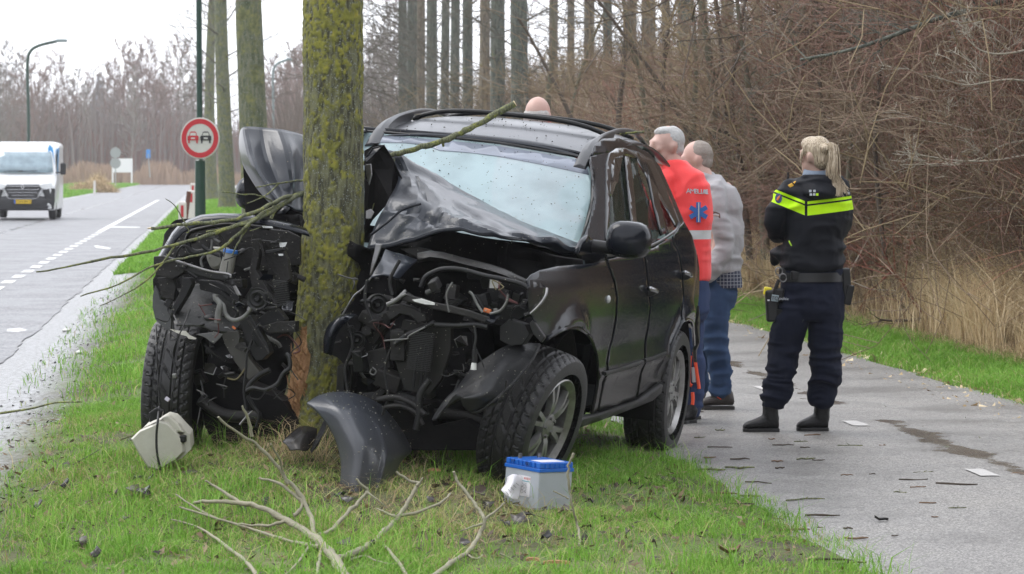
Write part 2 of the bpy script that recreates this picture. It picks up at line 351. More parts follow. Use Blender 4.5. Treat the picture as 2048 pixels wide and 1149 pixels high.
# materials
def paint(name='black_car_paint', c0=(.009, .0105, .0145, 1), r0=.15, coat=.08):
    m = mat(name, (.012, .014, .019), .16, .0, .3 if coat > .23 else .2, coat); n, l, b = N(m); nt = m.node_tree
    tc = n.new('ShaderNodeTexCoord')
    nz = n.new('ShaderNodeTexNoise'); nz.inputs['Scale'].default_value = 260; nz.inputs['Detail'].default_value = 2; l.new(tc.outputs['Object'], nz.inputs[0])
    vo = n.new('ShaderNodeTexVoronoi'); vo.inputs['Scale'].default_value = 95; l.new(tc.outputs['Object'], vo.inputs['Vector'])
    dr = n.new('ShaderNodeMapRange'); dr.inputs[1].default_value = .0; dr.inputs[2].default_value = .42; dr.inputs[3].default_value = 1; dr.inputs[4].default_value = 0; l.new(vo.outputs['Distance'], dr.inputs[0])
    ns = n.new('ShaderNodeTexNoise'); ns.inputs['Scale'].default_value = 3.0; ns.inputs['Detail'].default_value = 7; l.new(tc.outputs['Object'], ns.inputs[0])
    bp = n.new('ShaderNodeBump'); bp.inputs['Strength'].default_value = .16; bp.inputs['Distance'].default_value = .002; l.new(dr.outputs[0], bp.inputs['Height'])
    b2 = n.new('ShaderNodeBump'); b2.inputs['Strength'].default_value = .05; b2.inputs['Distance'].default_value = .02; l.new(ns.outputs[0], b2.inputs['Height']); l.new(bp.outputs[0], b2.inputs['Normal'])
    l.new(b2.outputs[0], b.inputs['Normal']); l.new(bp.outputs[0], b.inputs['Coat Normal'])
    # mud film towards the sills and fine road dirt
    sx = n.new('ShaderNodeSeparateXYZ'); l.new(tc.outputs['Object'], sx.inputs[0])
    md = n.new('ShaderNodeMath'); md.operation = 'MULTIPLY_ADD'; md.inputs[1].default_value = -1.1; md.inputs[2].default_value = .62; l.new(sx.outputs[2], md.inputs[0])
    mp = n.new('ShaderNodeMath'); mp.operation = 'MULTIPLY'; mp.use_clamp = True; l.new(md.outputs[0], mp.inputs[0]); l.new(ns.outputs[0], mp.inputs[1])
    mx = n.new('ShaderNodeMix'); mx.data_type = 'RGBA'; mx.inputs[6].default_value = c0; mx.inputs[7].default_value = (.1, .085, .065, 1); l.new(mp.outputs[0], mx.inputs[0])
    sp = n.new('ShaderNodeTexVoronoi'); sp.inputs['Scale'].default_value = 42; l.new(tc.outputs['Object'], sp.inputs['Vector'])
    s2 = n.new('ShaderNodeMapRange'); s2.inputs[1].default_value = .13; s2.inputs[2].default_value = .1; l.new(sp.outputs['Distance'], s2.inputs[0])
    n4 = n.new('ShaderNodeTexNoise'); n4.inputs['Scale'].default_value = 5; l.new(tc.outputs['Object'], n4.inputs[0])
    s4 = n.new('ShaderNodeMapRange'); s4.inputs[1].default_value = .48; s4.inputs[2].default_value = .6; l.new(n4.outputs[0], s4.inputs[0])
    s3 = n.new('ShaderNodeMath'); s3.operation = 'MULTIPLY'; l.new(s2.outputs[0], s3.inputs[0]); l.new(s4.outputs[0], s3.inputs[1])
    m2 = n.new('ShaderNodeMix'); m2.data_type = 'RGBA'; l.new(s3.outputs[0], m2.inputs[0]); l.new(mx.outputs[2], m2.inputs[6]); m2.inputs[7].default_value = (.16, .14, .11, 1)
    l.new(m2.outputs[2], b.inputs['Base Color'])
    rg = n.new('ShaderNodeMapRange'); rg.inputs[3].default_value = r0; rg.inputs[4].default_value = .42; l.new(mp.outputs[0], rg.inputs[0]); l.new(rg.outputs[0], b.inputs['Roughness'])
    return m
m_paint = paint(); m_paint2 = paint('dusty_wet_car_paint', (.02, .024, .032, 1), .3, .25)
m_plastic = mat('black_trim_plastic', (.008, .008, .0092), .4, spec=.26, bump=(90, .15), var=(9, .4, (.02, .02, .019)))
m_under = mat('grimy_black_metal', (.005, .005, .0058), .45, .0, spec=.24, bump=(40, .5), var=(16, .3, (.03, .028, .025)))
m_bay = mat('dark_engine_bay', (.004, .004, .0045), .7, spec=.12, bump=(30, .5), var=(10, .5, (.014, .013, .013)))
m_rubber = mat('wet_tyre_rubber', (.013, .013, .014), .48, bump=(150, .18), var=(20, .5, (.028, .027, .026)))
m_alloy = mat('alloy', (.42, .42, .41), .38, .75, var=(14, .5, (.2, .19, .18)))
m_steel = mat('bare_steel', (.3, .3, .31), .35, .9, var=(20, .5, (.12, .11, .1)))
m_tankw = mat('milky_plastic', (.36, .36, .32), .45, var=(6, .5, (.2, .19, .16)))
m_bluecap = mat('blue_cap', (.03, .16, .5), .4)
m_hose = mat('grey_hose', (.17, .17, .16), .5, var=(20, .5, (.06, .06, .055)))
m_rail = mat('grey_roof_rail', (.03, .032, .036), .34, coat=.2)
m_blackgloss = mat('black_gloss', (.01, .01, .011), .2, coat=.5)
m_torn = mat('torn_foam', (.6, .6, .57), .8, bump=(60, .8))
m_seal = mat('rubber_seal', (.007, .007, .007), .5)
m_lens = mat('clear_lens', (.55, .56, .56), .12, .1, coat=.6, bump=(180, .4))
m_orange = mat('orange_clip', (.5, .13, .03), .5)
def glass(name, tint, tr, rough, frost, coat=.4, ior=1.6):
    m = bpy.data.materials.new(name); m.use_nodes = True; nt = m.node_tree; b = nt.nodes['Principled BSDF']; o = nt.nodes['Material Output']
    b.inputs['Base Color'].default_value = (*tint, 1); b.inputs['Roughness'].default_value = rough; b.inputs['Coat Weight'].default_value = coat; b.inputs['IOR'].default_value = ior
    t = nt.nodes.new('ShaderNodeBsdfTransparent'); t.inputs[0].default_value = (.75, .85, .84, 1); x = nt.nodes.new('ShaderNodeMixShader')
    tc = nt.nodes.new('ShaderNodeTexCoord'); v = nt.nodes.new('ShaderNodeTexVoronoi'); v.feature = 'DISTANCE_TO_EDGE'; v.inputs['Scale'].default_value = 120; nt.links.new(tc.outputs['Object'], v.inputs['Vector'])
    n2 = nt.nodes.new('ShaderNodeTexNoise'); n2.inputs['Scale'].default_value = 60; nt.links.new(tc.outputs['Object'], n2.inputs['Vector'])
    bp = nt.nodes.new('ShaderNodeBump'); bp.inputs['Strength'].default_value = frost; bp.inputs['Distance'].default_value = .003; nt.links.new(n2.outputs[0], bp.inputs['Height']); nt.links.new(bp.outputs[0], b.inputs['Normal'])
    sp = nt.nodes.new('ShaderNodeTexVoronoi'); sp.inputs['Scale'].default_value = 34; nt.links.new(tc.outputs['Object'], sp.inputs['Vector'])
    s2 = nt.nodes.new('ShaderNodeMapRange'); s2.inputs[1].default_value = .13; s2.inputs[2].default_value = .1; nt.links.new(sp.outputs['Distance'], s2.inputs[0])
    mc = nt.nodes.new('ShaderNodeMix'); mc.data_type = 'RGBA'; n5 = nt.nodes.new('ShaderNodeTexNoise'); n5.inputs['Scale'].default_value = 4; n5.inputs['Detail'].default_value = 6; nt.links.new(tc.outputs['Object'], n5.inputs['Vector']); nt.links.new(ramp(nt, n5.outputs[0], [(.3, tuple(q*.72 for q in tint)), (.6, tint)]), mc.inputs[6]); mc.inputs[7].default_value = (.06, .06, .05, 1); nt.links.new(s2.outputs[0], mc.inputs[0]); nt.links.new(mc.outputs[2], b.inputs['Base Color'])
    mm = nt.nodes.new('ShaderNodeMath'); mm.operation = 'MULTIPLY_ADD'; mm.inputs[1].default_value = -tr; mm.inputs[2].default_value = tr; nt.links.new(s2.outputs[0], mm.inputs[0])
    nt.links.new(mm.outputs[0], x.inputs[0]); nt.links.new(b.outputs[0], x.inputs[1]); nt.links.new(t.outputs[0], x.inputs[2]); nt.links.new(x.outputs[0], o.inputs[0]); return m
m_screen = glass('crazed_sky_tinted_windscreen', (.56, .7, .74), .5, .16, .5)  # pale teal base puts the sky reflection into the colour, over the crazing
m_side = glass('side_glass', (.004, .006, .006), .6, .03, .03, .1, 1.38)

def panel(name, pts, k, f, m, thick=.004, cell=.05, bev=0, parent=None, disp=None, conv=True, **kw):
    """closed outline (pixels, or car coordinates when conv=False) laid on the surface x_k=f(other two)"""
    if conv: pts = [onf(p[0], p[1], k, f) for p in pts]
    I = [i for i in range(3) if i != k]
    bm = bmesh.new(); vs = [bm.verts.new((p[I[0]], p[I[1]], 0)) for p in pts]; bm.faces.new(vs)
    bmesh.ops.triangulate(bm, faces=bm.faces)
    for ax in (0, 1):
        lo = min(v.co[ax] for v in bm.verts); hi = max(v.co[ax] for v in bm.verts); n = int((hi-lo)/cell)+1
        for i in range(1, n):
            co = [0, 0, 0]; co[ax] = lo+(hi-lo)*i/n; no = [0, 0, 0]; no[ax] = 1
            bmesh.ops.bisect_plane(bm, geom=bm.verts[:]+bm.edges[:]+bm.faces[:], plane_co=co, plane_no=no)
    bmesh.ops.dissolve_limit(bm, angle_limit=.01, verts=bm.verts[:], edges=[e for e in bm.edges if False])
    mb = MB(); idx = {v: i for i, v in enumerate(bm.verts)}
    for v in bm.verts:
        q = [0, 0, 0]; q[I[0]] = v.co.x; q[I[1]] = v.co.y; q[k] = f(v.co.x, v.co.y)
        if disp: q = disp(q)
        mb.v.append(tuple(cw(*q)))
    for fc in bm.faces: mb.f.append(tuple(idx[v] for v in fc.verts)); mb.m.append(0)
    bm.free()
    o = mb.mk(name, m, parent or car, smooth=40, **kw); md = o.modifiers.new('s', 'SOLIDIFY'); md.thickness = thick; md.offset = 0
    return o
def arch(a, c, ac, cc, R, h):
    r = math.hypot(a-ac, c-cc); return h*math.exp(-((r-R)/.045)**2)
def flank(a, c):
    a = max(-.8, min(3.3, a))
    b = float(np.interp(c, [.2, .32, .45, .5, .62, .8, .95, 1.06, 1.12], [.855, .885, .9, .925, .915, .932, .935, .92, .895]))
    if a < -.35: b -= .33*(-.35-a)**2+.08*max(0, -.35-a)
    if a > 2.3: b -= .12*(a-2.3)**2
    b += arch(a, c, -.3, .3, .44, .03)+arch(a, c, 2.42, .33, .46, .03)
    return b
def green(a, c):
    b = .885-.1*min(1, max(0, (a-.9)/.9))-.5*(c-1.1)
    if a < 0: b -= .1*a*a
    return b
def wind(b, c): return 1.02+(1.57-c)*1.42-.16*b*b
def roofc(a, b):
    c = 1.578+.125*(1-((a-.05)/.97)**2) if a > .05 else 1.703-.1*((.05-a)/.8)**2
    return c-.055*(abs(b)/.6)**3
# ------------------------------------------------------------------ inner shell
def shell():
    mb = MB()
    def q(*p): mb.add([cw(*x) for x in p], [tuple(range(len(p)))])
    q((-.75, -.8, .3), (-.75, .8, .3), (1.9, .8, .3), (1.9, -.8, .3))
    q((1.75, -.8, .3), (1.75, .8, .3), (1.8, .78, 1.1), (1.8, -.78, 1.1))
    q((-.8, -.8, .3), (-.8, .8, .3), (-.85, .75, 1.1), (-.85, -.75, 1.1))
    mb.mk('floor_pan', m_bay, car, solid=.01)
    mb = MB()
    mb.grid([[cw(a, b, c) for b in np.linspace(-.74, .74, 9)] for a, c in ((1.78, 1.02), (1.6, 1.08), (1.35, 1.07), (1.2, .95), (1.2, .6))]); mb.mk('dashboard', m_plastic, car, solid=.02, smooth=40)
    mseat = mat('seat_cloth', (.03, .03, .033), .9)
    for b in (-.38, .38):
        s = MB(); s.loft([[cw(a+da, b+db, c) for da, db in ((0, -w), (.13, -w*.9), (.13, w*.9), (0, w))] for a, c, w in ((.55, .55, .26), (.35, .9, .25), (.22, 1.18, .2))])
        st = s.mk('seat', mseat, car, bev=.03); s = MB(); s.ell(cw(.22, b, 1.32), (.13, .06, .1)); s.mk('headrest', mseat, st, smooth=180)
    s = MB(); s.box(cw(-.3, 0, .68), (1.4, .2, .7)); s.mk('rear_seat', mseat, car, bev=.05)
    # far side of the body
    f = lambda a, c: -flank(a, c); g = lambda a, c: -green(a, c)
    panel('far_body_side', [(2.0, 0, .3), (2.0, 0, 1.08), (1.0, 0, 1.11), (-.1, 0, 1.15), (-.8, 0, 1.1), (-.85, 0, .5), (-.7, 0, .35), (0.1, 0, .3)], 1, f, m_paint, conv=False, cell=.15)
    panel('far_window', [(1.65, 0, 1.12), (1.0, 0, 1.54), (.3, 0, 1.62), (-.4, 0, 1.56), (-.75, 0, 1.2), (-.1, 0, 1.12)], 1, g, m_side, conv=False, cell=.2)
    panel('far_pillar', [(1.78, 0, 1.1), (1.06, 0, 1.57), (.96, 0, 1.57), (1.63, 0, 1.1)], 1, g, m_paint, conv=False, thick=.03)
    h = lambda b, c: -.8+.1*(c-1.1)*3-.0
    tg = lambda b, c: -.88+.5*max(0, c-1.1)+.12*b*b
    panel('tailgate', [(0, -.8, .35), (0, .8, .35), (0, .78, 1.1), (0, -.78, 1.1)], 0, tg, m_paint, conv=False, cell=.2)
    panel('rear_window', [(0, -.74, 1.1), (0, .74, 1.1), (0, .58, 1.58), (0, -.58, 1.58)], 0, tg, glass('clear_rear_glass', (.02, .03, .03), .85, .03, .02), conv=False, cell=.2)
shell()
# ------------------------------------------------------------------ roof
def roofgrid(a0, a1, b0, b1, na, nb): return [[cw(a, b, roofc(a, b)) for b in np.linspace(b0, b1, nb)] for a in np.linspace(a0, a1, na)]
mb = MB(); mb.grid(roofgrid(1.02, -.78, -.64, .64, 22, 17)); mb.mk('roof', m_paint2, car, smooth=60, solid=.01)
# ------------------------------------------------------------------ glass, pillars, roof rails
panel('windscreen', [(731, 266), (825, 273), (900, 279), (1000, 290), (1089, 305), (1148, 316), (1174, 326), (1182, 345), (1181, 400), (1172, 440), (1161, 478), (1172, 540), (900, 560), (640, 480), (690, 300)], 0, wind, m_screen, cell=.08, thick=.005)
panel('shade_band', [(740, 270), (825, 276), (900, 282), (1000, 293), (1089, 308), (1148, 319), (1172, 328), (1178, 350), (1150, 344), (1080, 329), (1000, 314), (940, 306), (880, 302), (850, 290), (800, 286), (740, 286)], 0, lambda b, c: wind(b, c)+.006, glass('shade_band_glass', (.3, .33, .4), .2, .2, .2), cell=.06, thick=.002)
def pband(name, pl, k, f, m, r=.01, n=6, parent=None, off=0):
    pts = []
    for p in pl:
        q = onf(p[0], p[1], k, f); q[k] += off; pts.append(cw(*q))
    A_ = spline([tuple(p) for p in pts], 4); return MB().tube(A_, r, n).mk(name, m, parent or car, smooth=60)
pband('windscreen_seal', [(640, 262), (731, 263), (825, 270), (900, 276), (1000, 287), (1089, 302), (1148, 312), (1178, 322), (1186, 345), (1185, 400), (1176, 441), (1163, 480)], 0, wind, m_seal, .009, off=.003)
pband('roof_channel', [(640, 252), (731, 258), (825, 265), (900, 271), (1000, 281), (1089, 296), (1150, 306), (1183, 316)], 0, wind, m_paint, .012, off=-.01)
panel('front_pillar', [(1178, 318), (1190, 300), (1205, 288), (1226, 284), (1222, 300), (1216, 330), (1212, 400), (1212, 450), (1207, 520), (1170, 512), (1166, 480), (1180, 440), (1188, 400), (1190, 345)], 1, lambda a, c: green(a, c)+.012, m_paint, thick=.005, cell=.03)
panel('roof_side', [(1182, 312), (1188, 292), (1205, 278), (1235, 276), (1266, 288), (1298, 307), (1320, 335), (1345, 390), (1368, 445), (1358, 452), (1338, 400), (1316, 350), (1304, 325), (1270, 303), (1240, 298), (1222, 303)], 1, lambda a, c: green(a, c)+.015, m_paint, thick=.005, cell=.03)
gb = lambda a, c: green(a, c)+.012
panel('window_frame', [(1211, 330), (1216, 308), (1230, 298), (1245, 297), (1275, 305), (1303, 322), (1316, 346), (1338, 396), (1360, 452), (1352, 455), (1330, 405), (1310, 354), (1298, 333), (1272, 317), (1245, 312), (1228, 316), (1220, 330), (1217, 400), (1216, 478), (1210, 486)], 1, gb, m_blackgloss, thick=.014, cell=.06)
panel('door_pillar', [(1248, 314), (1257, 315), (1264, 360), (1272, 450), (1275, 500), (1264, 500), (1259, 420), (1253, 360)], 1, gb, m_blackgloss, thick=.014)
panel('rear_pillar', [(1288, 324), (1297, 330), (1314, 390), (1332, 466), (1322, 472), (1306, 410)], 1, gb, m_blackgloss, thick=.014)
gg = lambda a, c: green(a, c)-.004
panel('side_window', [(1216, 330), (1228, 314), (1250, 314), (1262, 400), (1270, 500), (1240, 505), (1212, 500)], 1, gg, m_side, cell=.12)
panel('side_window', [(1257, 314), (1272, 317), (1275, 340), (1283, 390), (1288, 372), (1293, 420), (1300, 405), (1318, 468), (1306, 495), (1273, 500), (1262, 400)], 1, gg, m_side, cell=.12, label='shattered rear side window with a jagged edge')
panel('quarter_window', [(1294, 330), (1310, 352), (1332, 404), (1354, 452), (1332, 474), (1318, 410)], 1, gg, m_side, cell=.12)
pband('window_trim', [(1212, 512), (1240, 508), (1282, 499), (1310, 488), (1340, 470), (1354, 458), (1358, 446)], 1, lambda a, c: flank(a, c)-.01, m_rail, .008)
panel('cowl_corner', [(1163, 480), (1172, 470), (1208, 500), (1210, 520), (1190, 525), (1160, 520), (1150, 505)], 1, lambda a, c: .84, m_paint, thick=.02)
# rails
def rail(s, name_lbl=None):
    mb = MB(); rows = []
    path = [(1.1, -.012, .075), (1.0, .028, .075), (.88, .056, .06), (.74, .062, .036), (.6, .06, .024), (.2, .058, .022), (-.3, .052, .022), (-.6, .034, .03), (-.74, .0, .03)]
    S = spline([(a, h, w) for a, h, w in path], 4)
    for a, h, w in S:
        b = s*(.565-.03*(a < -.2)); c = roofc(a, b)
        solid = a > .5 or a < -.5
        lo = c-.03 if solid else c+h-.02
        rows.append([cw(a, b-w*.5, lo), cw(a, b+w*.5, lo-.02*solid*s), cw(a, b+w*.42, c+h-.006), cw(a, b, c+h+.006), cw(a, b-w*.42, c+h-.004)])
    mb.loft(rows); return mb.mk('roof_rail', m_rail, car, smooth=50, bev=.004)
rail(1); rail(-1)
for a0, lift in ((.42, .042), (-.1, .036)):
    pts = [cw(a0+.05*(1-(b/.55)**2), b, roofc(a0, b)+lift-.03*(abs(b)/.56)**6) for b in np.linspace(-.56, .56, 18)]
    MB().tube(pts, .013, 8).mk('roof_crossbar', m_plastic, car, smooth=180)
# bits of bark and debris on the roof and bonnet come from the litter builder below
# ------------------------------------------------------------------ flank panels
FEN = [(1210, 522), (1224, 560), (1231, 592), (1228, 640), (1221, 680), (1211, 725), (1203, 765), (1195, 812), (1192, 826), (1181, 829), (1188, 800), (1193, 770), (1195, 730), (1190, 700), (1180, 675), (1166, 662), (1148, 656), (1128, 659), (1110, 668), (1094, 678), (1078, 660), (1066, 640), (1058, 625), (1072, 612), (1086, 596), (1094, 577), (1080, 566), (1052, 562), (1062, 550), (1080, 541), (1115, 533), (1150, 530), (1185, 527)]
panel('front_fender', FEN, 1, flank, m_paint, cell=.035, thick=.006)
panel('front_door', [(1214, 520), (1240, 514), (1283, 505), (1292, 560), (1298, 613), (1292, 660), (1286, 705), (1278, 750), (1269, 799), (1234, 811), (1196, 823), (1200, 800), (1207, 763), (1215, 725), (1225, 680), (1232, 640), (1234, 592), (1228, 560)], 1, flank, m_paint, cell=.035, thick=.006)
panel('rear_door', [(1286, 504), (1310, 495), (1341, 477), (1352, 500), (1362, 560), (1365, 600), (1362, 638), (1352, 668), (1340, 700), (1331, 735), (1321, 763), (1300, 780), (1273, 797), (1282, 750), (1290, 705), (1296, 660), (1301, 613), (1296, 560)], 1, flank, m_paint, cell=.035, thick=.006)
panel('rear_quarter', [(1344, 476), (1358, 455), (1368, 445), (1385, 478), (1394, 510), (1398, 560), (1395, 610), (1391, 660), (1388, 690), (1387, 660), (1382, 642), (1376, 638), (1370, 640), (1364, 644), (1368, 600), (1365, 560), (1355, 500)], 1, flank, m_paint, cell=.035, thick=.006)
panel('rear_bumper_side', [(1391, 650), (1395, 612), (1397, 640), (1395, 690), (1391, 725), (1388, 700)], 1, flank, m_plastic, cell=.05, thick=.02)
panel('sill', [(1164, 834), (1192, 829), (1234, 815), (1274, 801), (1321, 768), (1318, 784), (1300, 800), (1250, 820), (1200, 838), (1160, 852), (1146, 856), (1150, 846)], 1, lambda a, c: .9+.02*sin(c*20), m_plastic, thick=.03, cell=.05)
pband('door_moulding', [(1209, 748), (1245, 738), (1285, 724)], 1, lambda a, c: flank(a, c)+.006, m_plastic, .011)
pband('door_moulding', [(1289, 722), (1310, 716), (1332, 707)], 1, lambda a, c: flank(a, c)+.006, m_plastic, .011)
pband('arch_lip', [(1183, 826), (1190, 795), (1195, 760), (1195, 728), (1190, 700), (1180, 675), (1166, 662), (1148, 656), (1128, 659), (1110, 668), (1095, 678)], 1, flank, m_paint, .009)
pband('arch_lip', [(1322, 760), (1331, 735), (1340, 700), (1352, 668), (1363, 646), (1371, 640), (1379, 640), (1385, 648), (1388, 690)], 1, flank, m_paint, .01)
# inner wheel arches
for ac, c0 in ((2.42, .33), (-.3, .3)):
    mb = MB(); t0 = 1.15 if ac > 1 else -.35; mb.grid([[cw(ac+.45*cos(t), b, c0+.45*sin(t)) for b in (.45, .7, .88)] for t in np.linspace(t0, pi+.35, 16)])
    mb.grid([[cw(ac+r*cos(t), .5, c0+r*sin(t)) for r in (.05, .5)] for t in np.linspace(t0, pi+.4, 16)]); mb.mk('wheel_arch_liner', m_bay, car, smooth=60, solid=.006)
for px, py in ((1297, 580), (1367, 548)):
    q = onf(px, py, 1, flank); dv = .018
    h = MB(); h.tube(spline([tuple(cw(q[0]+s*.085, q[1]+.02+.018*(1-s*s), q[2]+.012*s)) for s in (-1, -.5, 0, .5, 1)], 3), .013, 8).mk('door_handle', mat('handle_chrome', (.3, .3, .31), .18, .9), car, smooth=180)
    MB().ell(cw(q[0], q[1]-.002, q[2]-.012), (.045, .012, .025)).mk('handle_recess', m_seal, car, smooth=180)
q = onf(1215, 599, 1, flank); mb = MB(); mb.ell(cw(q[0], q[1]+.004, q[2]), (.026, .012, .02), Matrix((CF, CL, CU)).transposed()); mb.mk('side_indicator', m_lens, car, smooth=180)
# mirrors
def mirror(px, py, b, s):
    q = on(px, py, 1, b); c = cw(*q); R = Matrix((CF, CL, CU)).transposed()
    rings = []
    for t, ww, hh in ((-.09, .05, .04), (-.07, .1, .078), (-.02, .115, .092), (.04, .1, .085), (.075, .065, .06), (.09, .02, .02)):
        rings.append([c+CF*t+CL*(ww*math.copysign(abs(cos(a))**.7, cos(a)))+CU*(hh*math.copysign(abs(sin(a))**.75, sin(a))-.01*t) for a in np.linspace(0, 2*pi, 20, endpoint=False)])
    mb = MB(); mb.loft(rings); m = mb.mk('wing_mirror', m_paint, car, smooth=60)
    a = MB(); a.tube([c+CL*(-s*.21)-CU*.05, c+CL*(-s*.05)-CU*.05], [.035, .03], 8); a.mk('mirror_arm', m_plastic, m, smooth=60)
    g = MB(); g.loft([[c-CF*.092+CL*(ww*cos(a))+CU*(hh*sin(a)) for a in np.linspace(0, 2*pi, 16, endpoint=False)] for ww, hh in ((.085, .065), (.08, .06))]); g.mk('mirror_glass', mat('mirror_glass', (.5, .52, .55), .03, 1), m)
mirror(1256, 480, 1.02, 1); mirror(513, 388, -1.0, -1)
# ------------------------------------------------------------------ wheels
def wheel(c, steer, camber, out, label=None, R0=.352):
    ax = Matrix.Rotation(steer, 3, CU) @ CL; ax = Matrix.Rotation(camber, 3, CF) @ ax; ax = ax.normalized()*out
    fx = ax.cross(CU).normalized(); up = fx.cross(ax).normalized()
    def w(x, r, t): return c+ax*x+fx*(r*cos(t))+up*(r*sin(t))
    mb = MB(); n = 24
    for x0, x1, r in ((-.05, .0, .1),): mb.loft([[w(x0, r, 2*pi*i/n) for i in range(n)], [w(x1, r, 2*pi*i/n) for i in range(n)]])
    mb.loft([[w(-.02, .15, 2*pi*i/n) for i in range(n)], [w(0, .15, 2*pi*i/n) for i in range(n)]])
    mb.loft([[w(-.095, .232, 2*pi*i/n) for i in range(n)], [w(-.06, .225, 2*pi*i/n) for i in range(n)]])
    hub = mb.mk('wheel', m_bay, car, smooth=40, **({'label': label} if label else {}))
    # tyre with cut tread
    ns = 240; xs = [-.078, -.1, -.118, -.122, -.116]+list(np.linspace(-.106, .106, 33))+[.116, .122, .118, .1, .078]
    V = []
    for i in range(ns):
        t = 2*pi*i/ns
        for x in xs:
            ax_ = abs(x)
            if ax_ <= .1065:
                r = R0-.012*(ax_/.106)**4
                g = min(abs(ax_-.03), abs(ax_-.068)); gr = 1 if g < .0042 else 0
                ph = (i+ax_*110+(3 if x < 0 else 0)) % 6; lt = 1 if ph < 1.3 and ax_ > .034 else 0
                ph2 = (i*1.0+x*160) % 12; lt2 = 1 if ph2 < 1.2 and ax_ <= .026 else 0
                sp = .25 if (i % 2 == 0 and gr == 0) else 0
                r -= .0095*max(gr, lt*.9, lt2*.8, sp*.25)
            else: r = {.116: R0-.024, .122: R0-.052, .118: R0-.085, .1: .238, .078: .226}[round(ax_, 3)]
            V.append(w(x, r, t))
    mb = MB(); nx = len(xs); fs = [(i*nx+j, i*nx+j+1, ((i+1) % ns)*nx+j+1, ((i+1) % ns)*nx+j) for i in range(ns) for j in range(nx-1)]
    mb.add(V, fs); mb.mk('tyre', m_rubber, hub, smooth=28)
    mb = MB(); n = 48
    prof = [(-.1, .225), (.0, .2), (.08, .205), (.098, .222), (.104, .232), (.1, .238), (.088, .234)]
    mb.loft([[w(x, r, 2*pi*i/n) for i in range(n)] for x, r in prof], cap=False)
    for k in range(6):
        t0 = 2*pi*k/6+.3
        for sgn in (-1, 1):
            rows = []
            for r, dt, wd, x in ((.035, .0, .02, .07), (.08, .1*sgn, .017, .088), (.14, .13*sgn, .013, .092), (.215, .15*sgn, .013, .082)):
                t = t0+dt; tang = -fx*sin(t)+up*cos(t); p = w(x, r, t)
                rows.append([p+tang*wd-ax*.03, p+tang*wd*.8, p-tang*wd*.8, p-tang*wd-ax*.03])
            mb.loft(rows)
    mb.loft([[w(x, r, 2*pi*i/n) for i in range(n)] for x, r in ((.05, .065), (.085, .06), (.09, .03), (.092, .001))])
    for k in range(5):
        t = 2*pi*k/5; mb.loft([[w(x, .045, t)+fx*.008*cos(a)+up*.008*sin(a) for a in np.linspace(0, 2*pi, 6, endpoint=False)] for x in (.07, .098)])
    mb.mk('rim', m_alloy, hub, smooth=35)
q = on(1098, 846, 1, .86); wheel(cw(q[0], .78, q[2]), rad(-8), rad(-12), 1)
q = on(1350, 785, 1, .9); wheel(cw(q[0], .80, q[2]), 0, 0, 1)
wheel(A(352, 772, 2.35), rad(13), rad(2), -1, R0=.325)
wheel(cw(-.3, -.80, .3), 0, 0, -1)
# ------------------------------------------------------------------ torn front: plates and pipes placed on planes of the car
def plate(name, a, pts, m=m_under, th=.02, bev=.004, jag=0, **kw):
    vs = []
    for p in pts:
        x, y = p[0]+random.uniform(-jag, jag), p[1]+random.uniform(-jag, jag)
        vs.append(A(x, y, a+(p[2] if len(p) > 2 else 0)))
    mb = MB(); mb.ext(vs, -CF*th); return mb.mk(name, m, car, bev=bev, tri=False, **kw)
def pipe(name, a, pts, r=.008, m=m_under, n=8, taper=1, **kw):
    vs = [tuple(A(p[0], p[1], a+(p[2] if len(p) > 2 else 0))) for p in pts]; S = spline(vs, 5)
    rs = np.linspace(r, r*taper, len(S)); return MB().tube(S, rs, n).mk(name, m, car, smooth=60, **kw)
def block(name, a, px, py, w, h, d, rot=0, m=m_under, bev=.006, **kw):
    c = A(px, py, a); R = (Matrix.Rotation(rad(rot), 3, CF) @ Matrix.Rotation(random.uniform(-.25, .25), 3, CL)) @ Matrix((CF, CL, CU)).transposed()
    return MB().box(c, (d, w, h), R).mk(name, m, car, bev=bev, **kw)
# bonnet, right part
H_ = [[(765, 290, 1.80), (812, 318, 1.74), (880, 357, 1.70), (950, 395, 1.70), (1010, 428, 1.70), (1075, 457, 1.70), (1130, 477, 1.68), (1165, 492, 1.66)],
      [(797, 350, 1.9), (840, 362, 1.93), (900, 390, 1.98), (960, 415, 1.98), (1020, 441, 1.93), (1080, 463, 1.87), (1132, 482, 1.8), (1166, 496, 1.74)],
      [(775, 405, 2.2), (858, 408, 2.28), (905, 418, 2.27), (970, 434, 2.25), (1030, 452, 2.15), (1085, 470, 2.05), (1138, 490, 1.92), (1166, 500, 1.8)],
      [(752, 448, 2.36), (835, 452, 2.40), (884, 438, 2.52), (945, 450, 2.5), (1015, 463, 2.4), (1080, 479, 2.25), (1130, 497, 2.05), (1166, 503, 1.86)],
      [(735, 496, 2.44), (815, 482, 2.5), (899, 454, 2.60), (950, 464, 2.58), (1008, 473, 2.48), (1062, 481, 2.3), (1112, 502, 2.1), (1160, 507, 1.9)]]
S = surf([[A(*p) for p in r] for r in H_], 7)
nn = (fbm(S*np.array([9, 9, 9]), 21, 3)*.35+(np.abs(vn(S*5.2+3, 8))-.3)*1.1+(np.abs(vn(S*np.array([11, 6, 11]), 9))-.3)*.5)[..., None]*np.array([.008, -.02, .02]); nn[0] *= .2
ri, rj = np.meshgrid(np.linspace(0, 4, S.shape[0]), np.linspace(0, 7, S.shape[1]), indexing='ij')
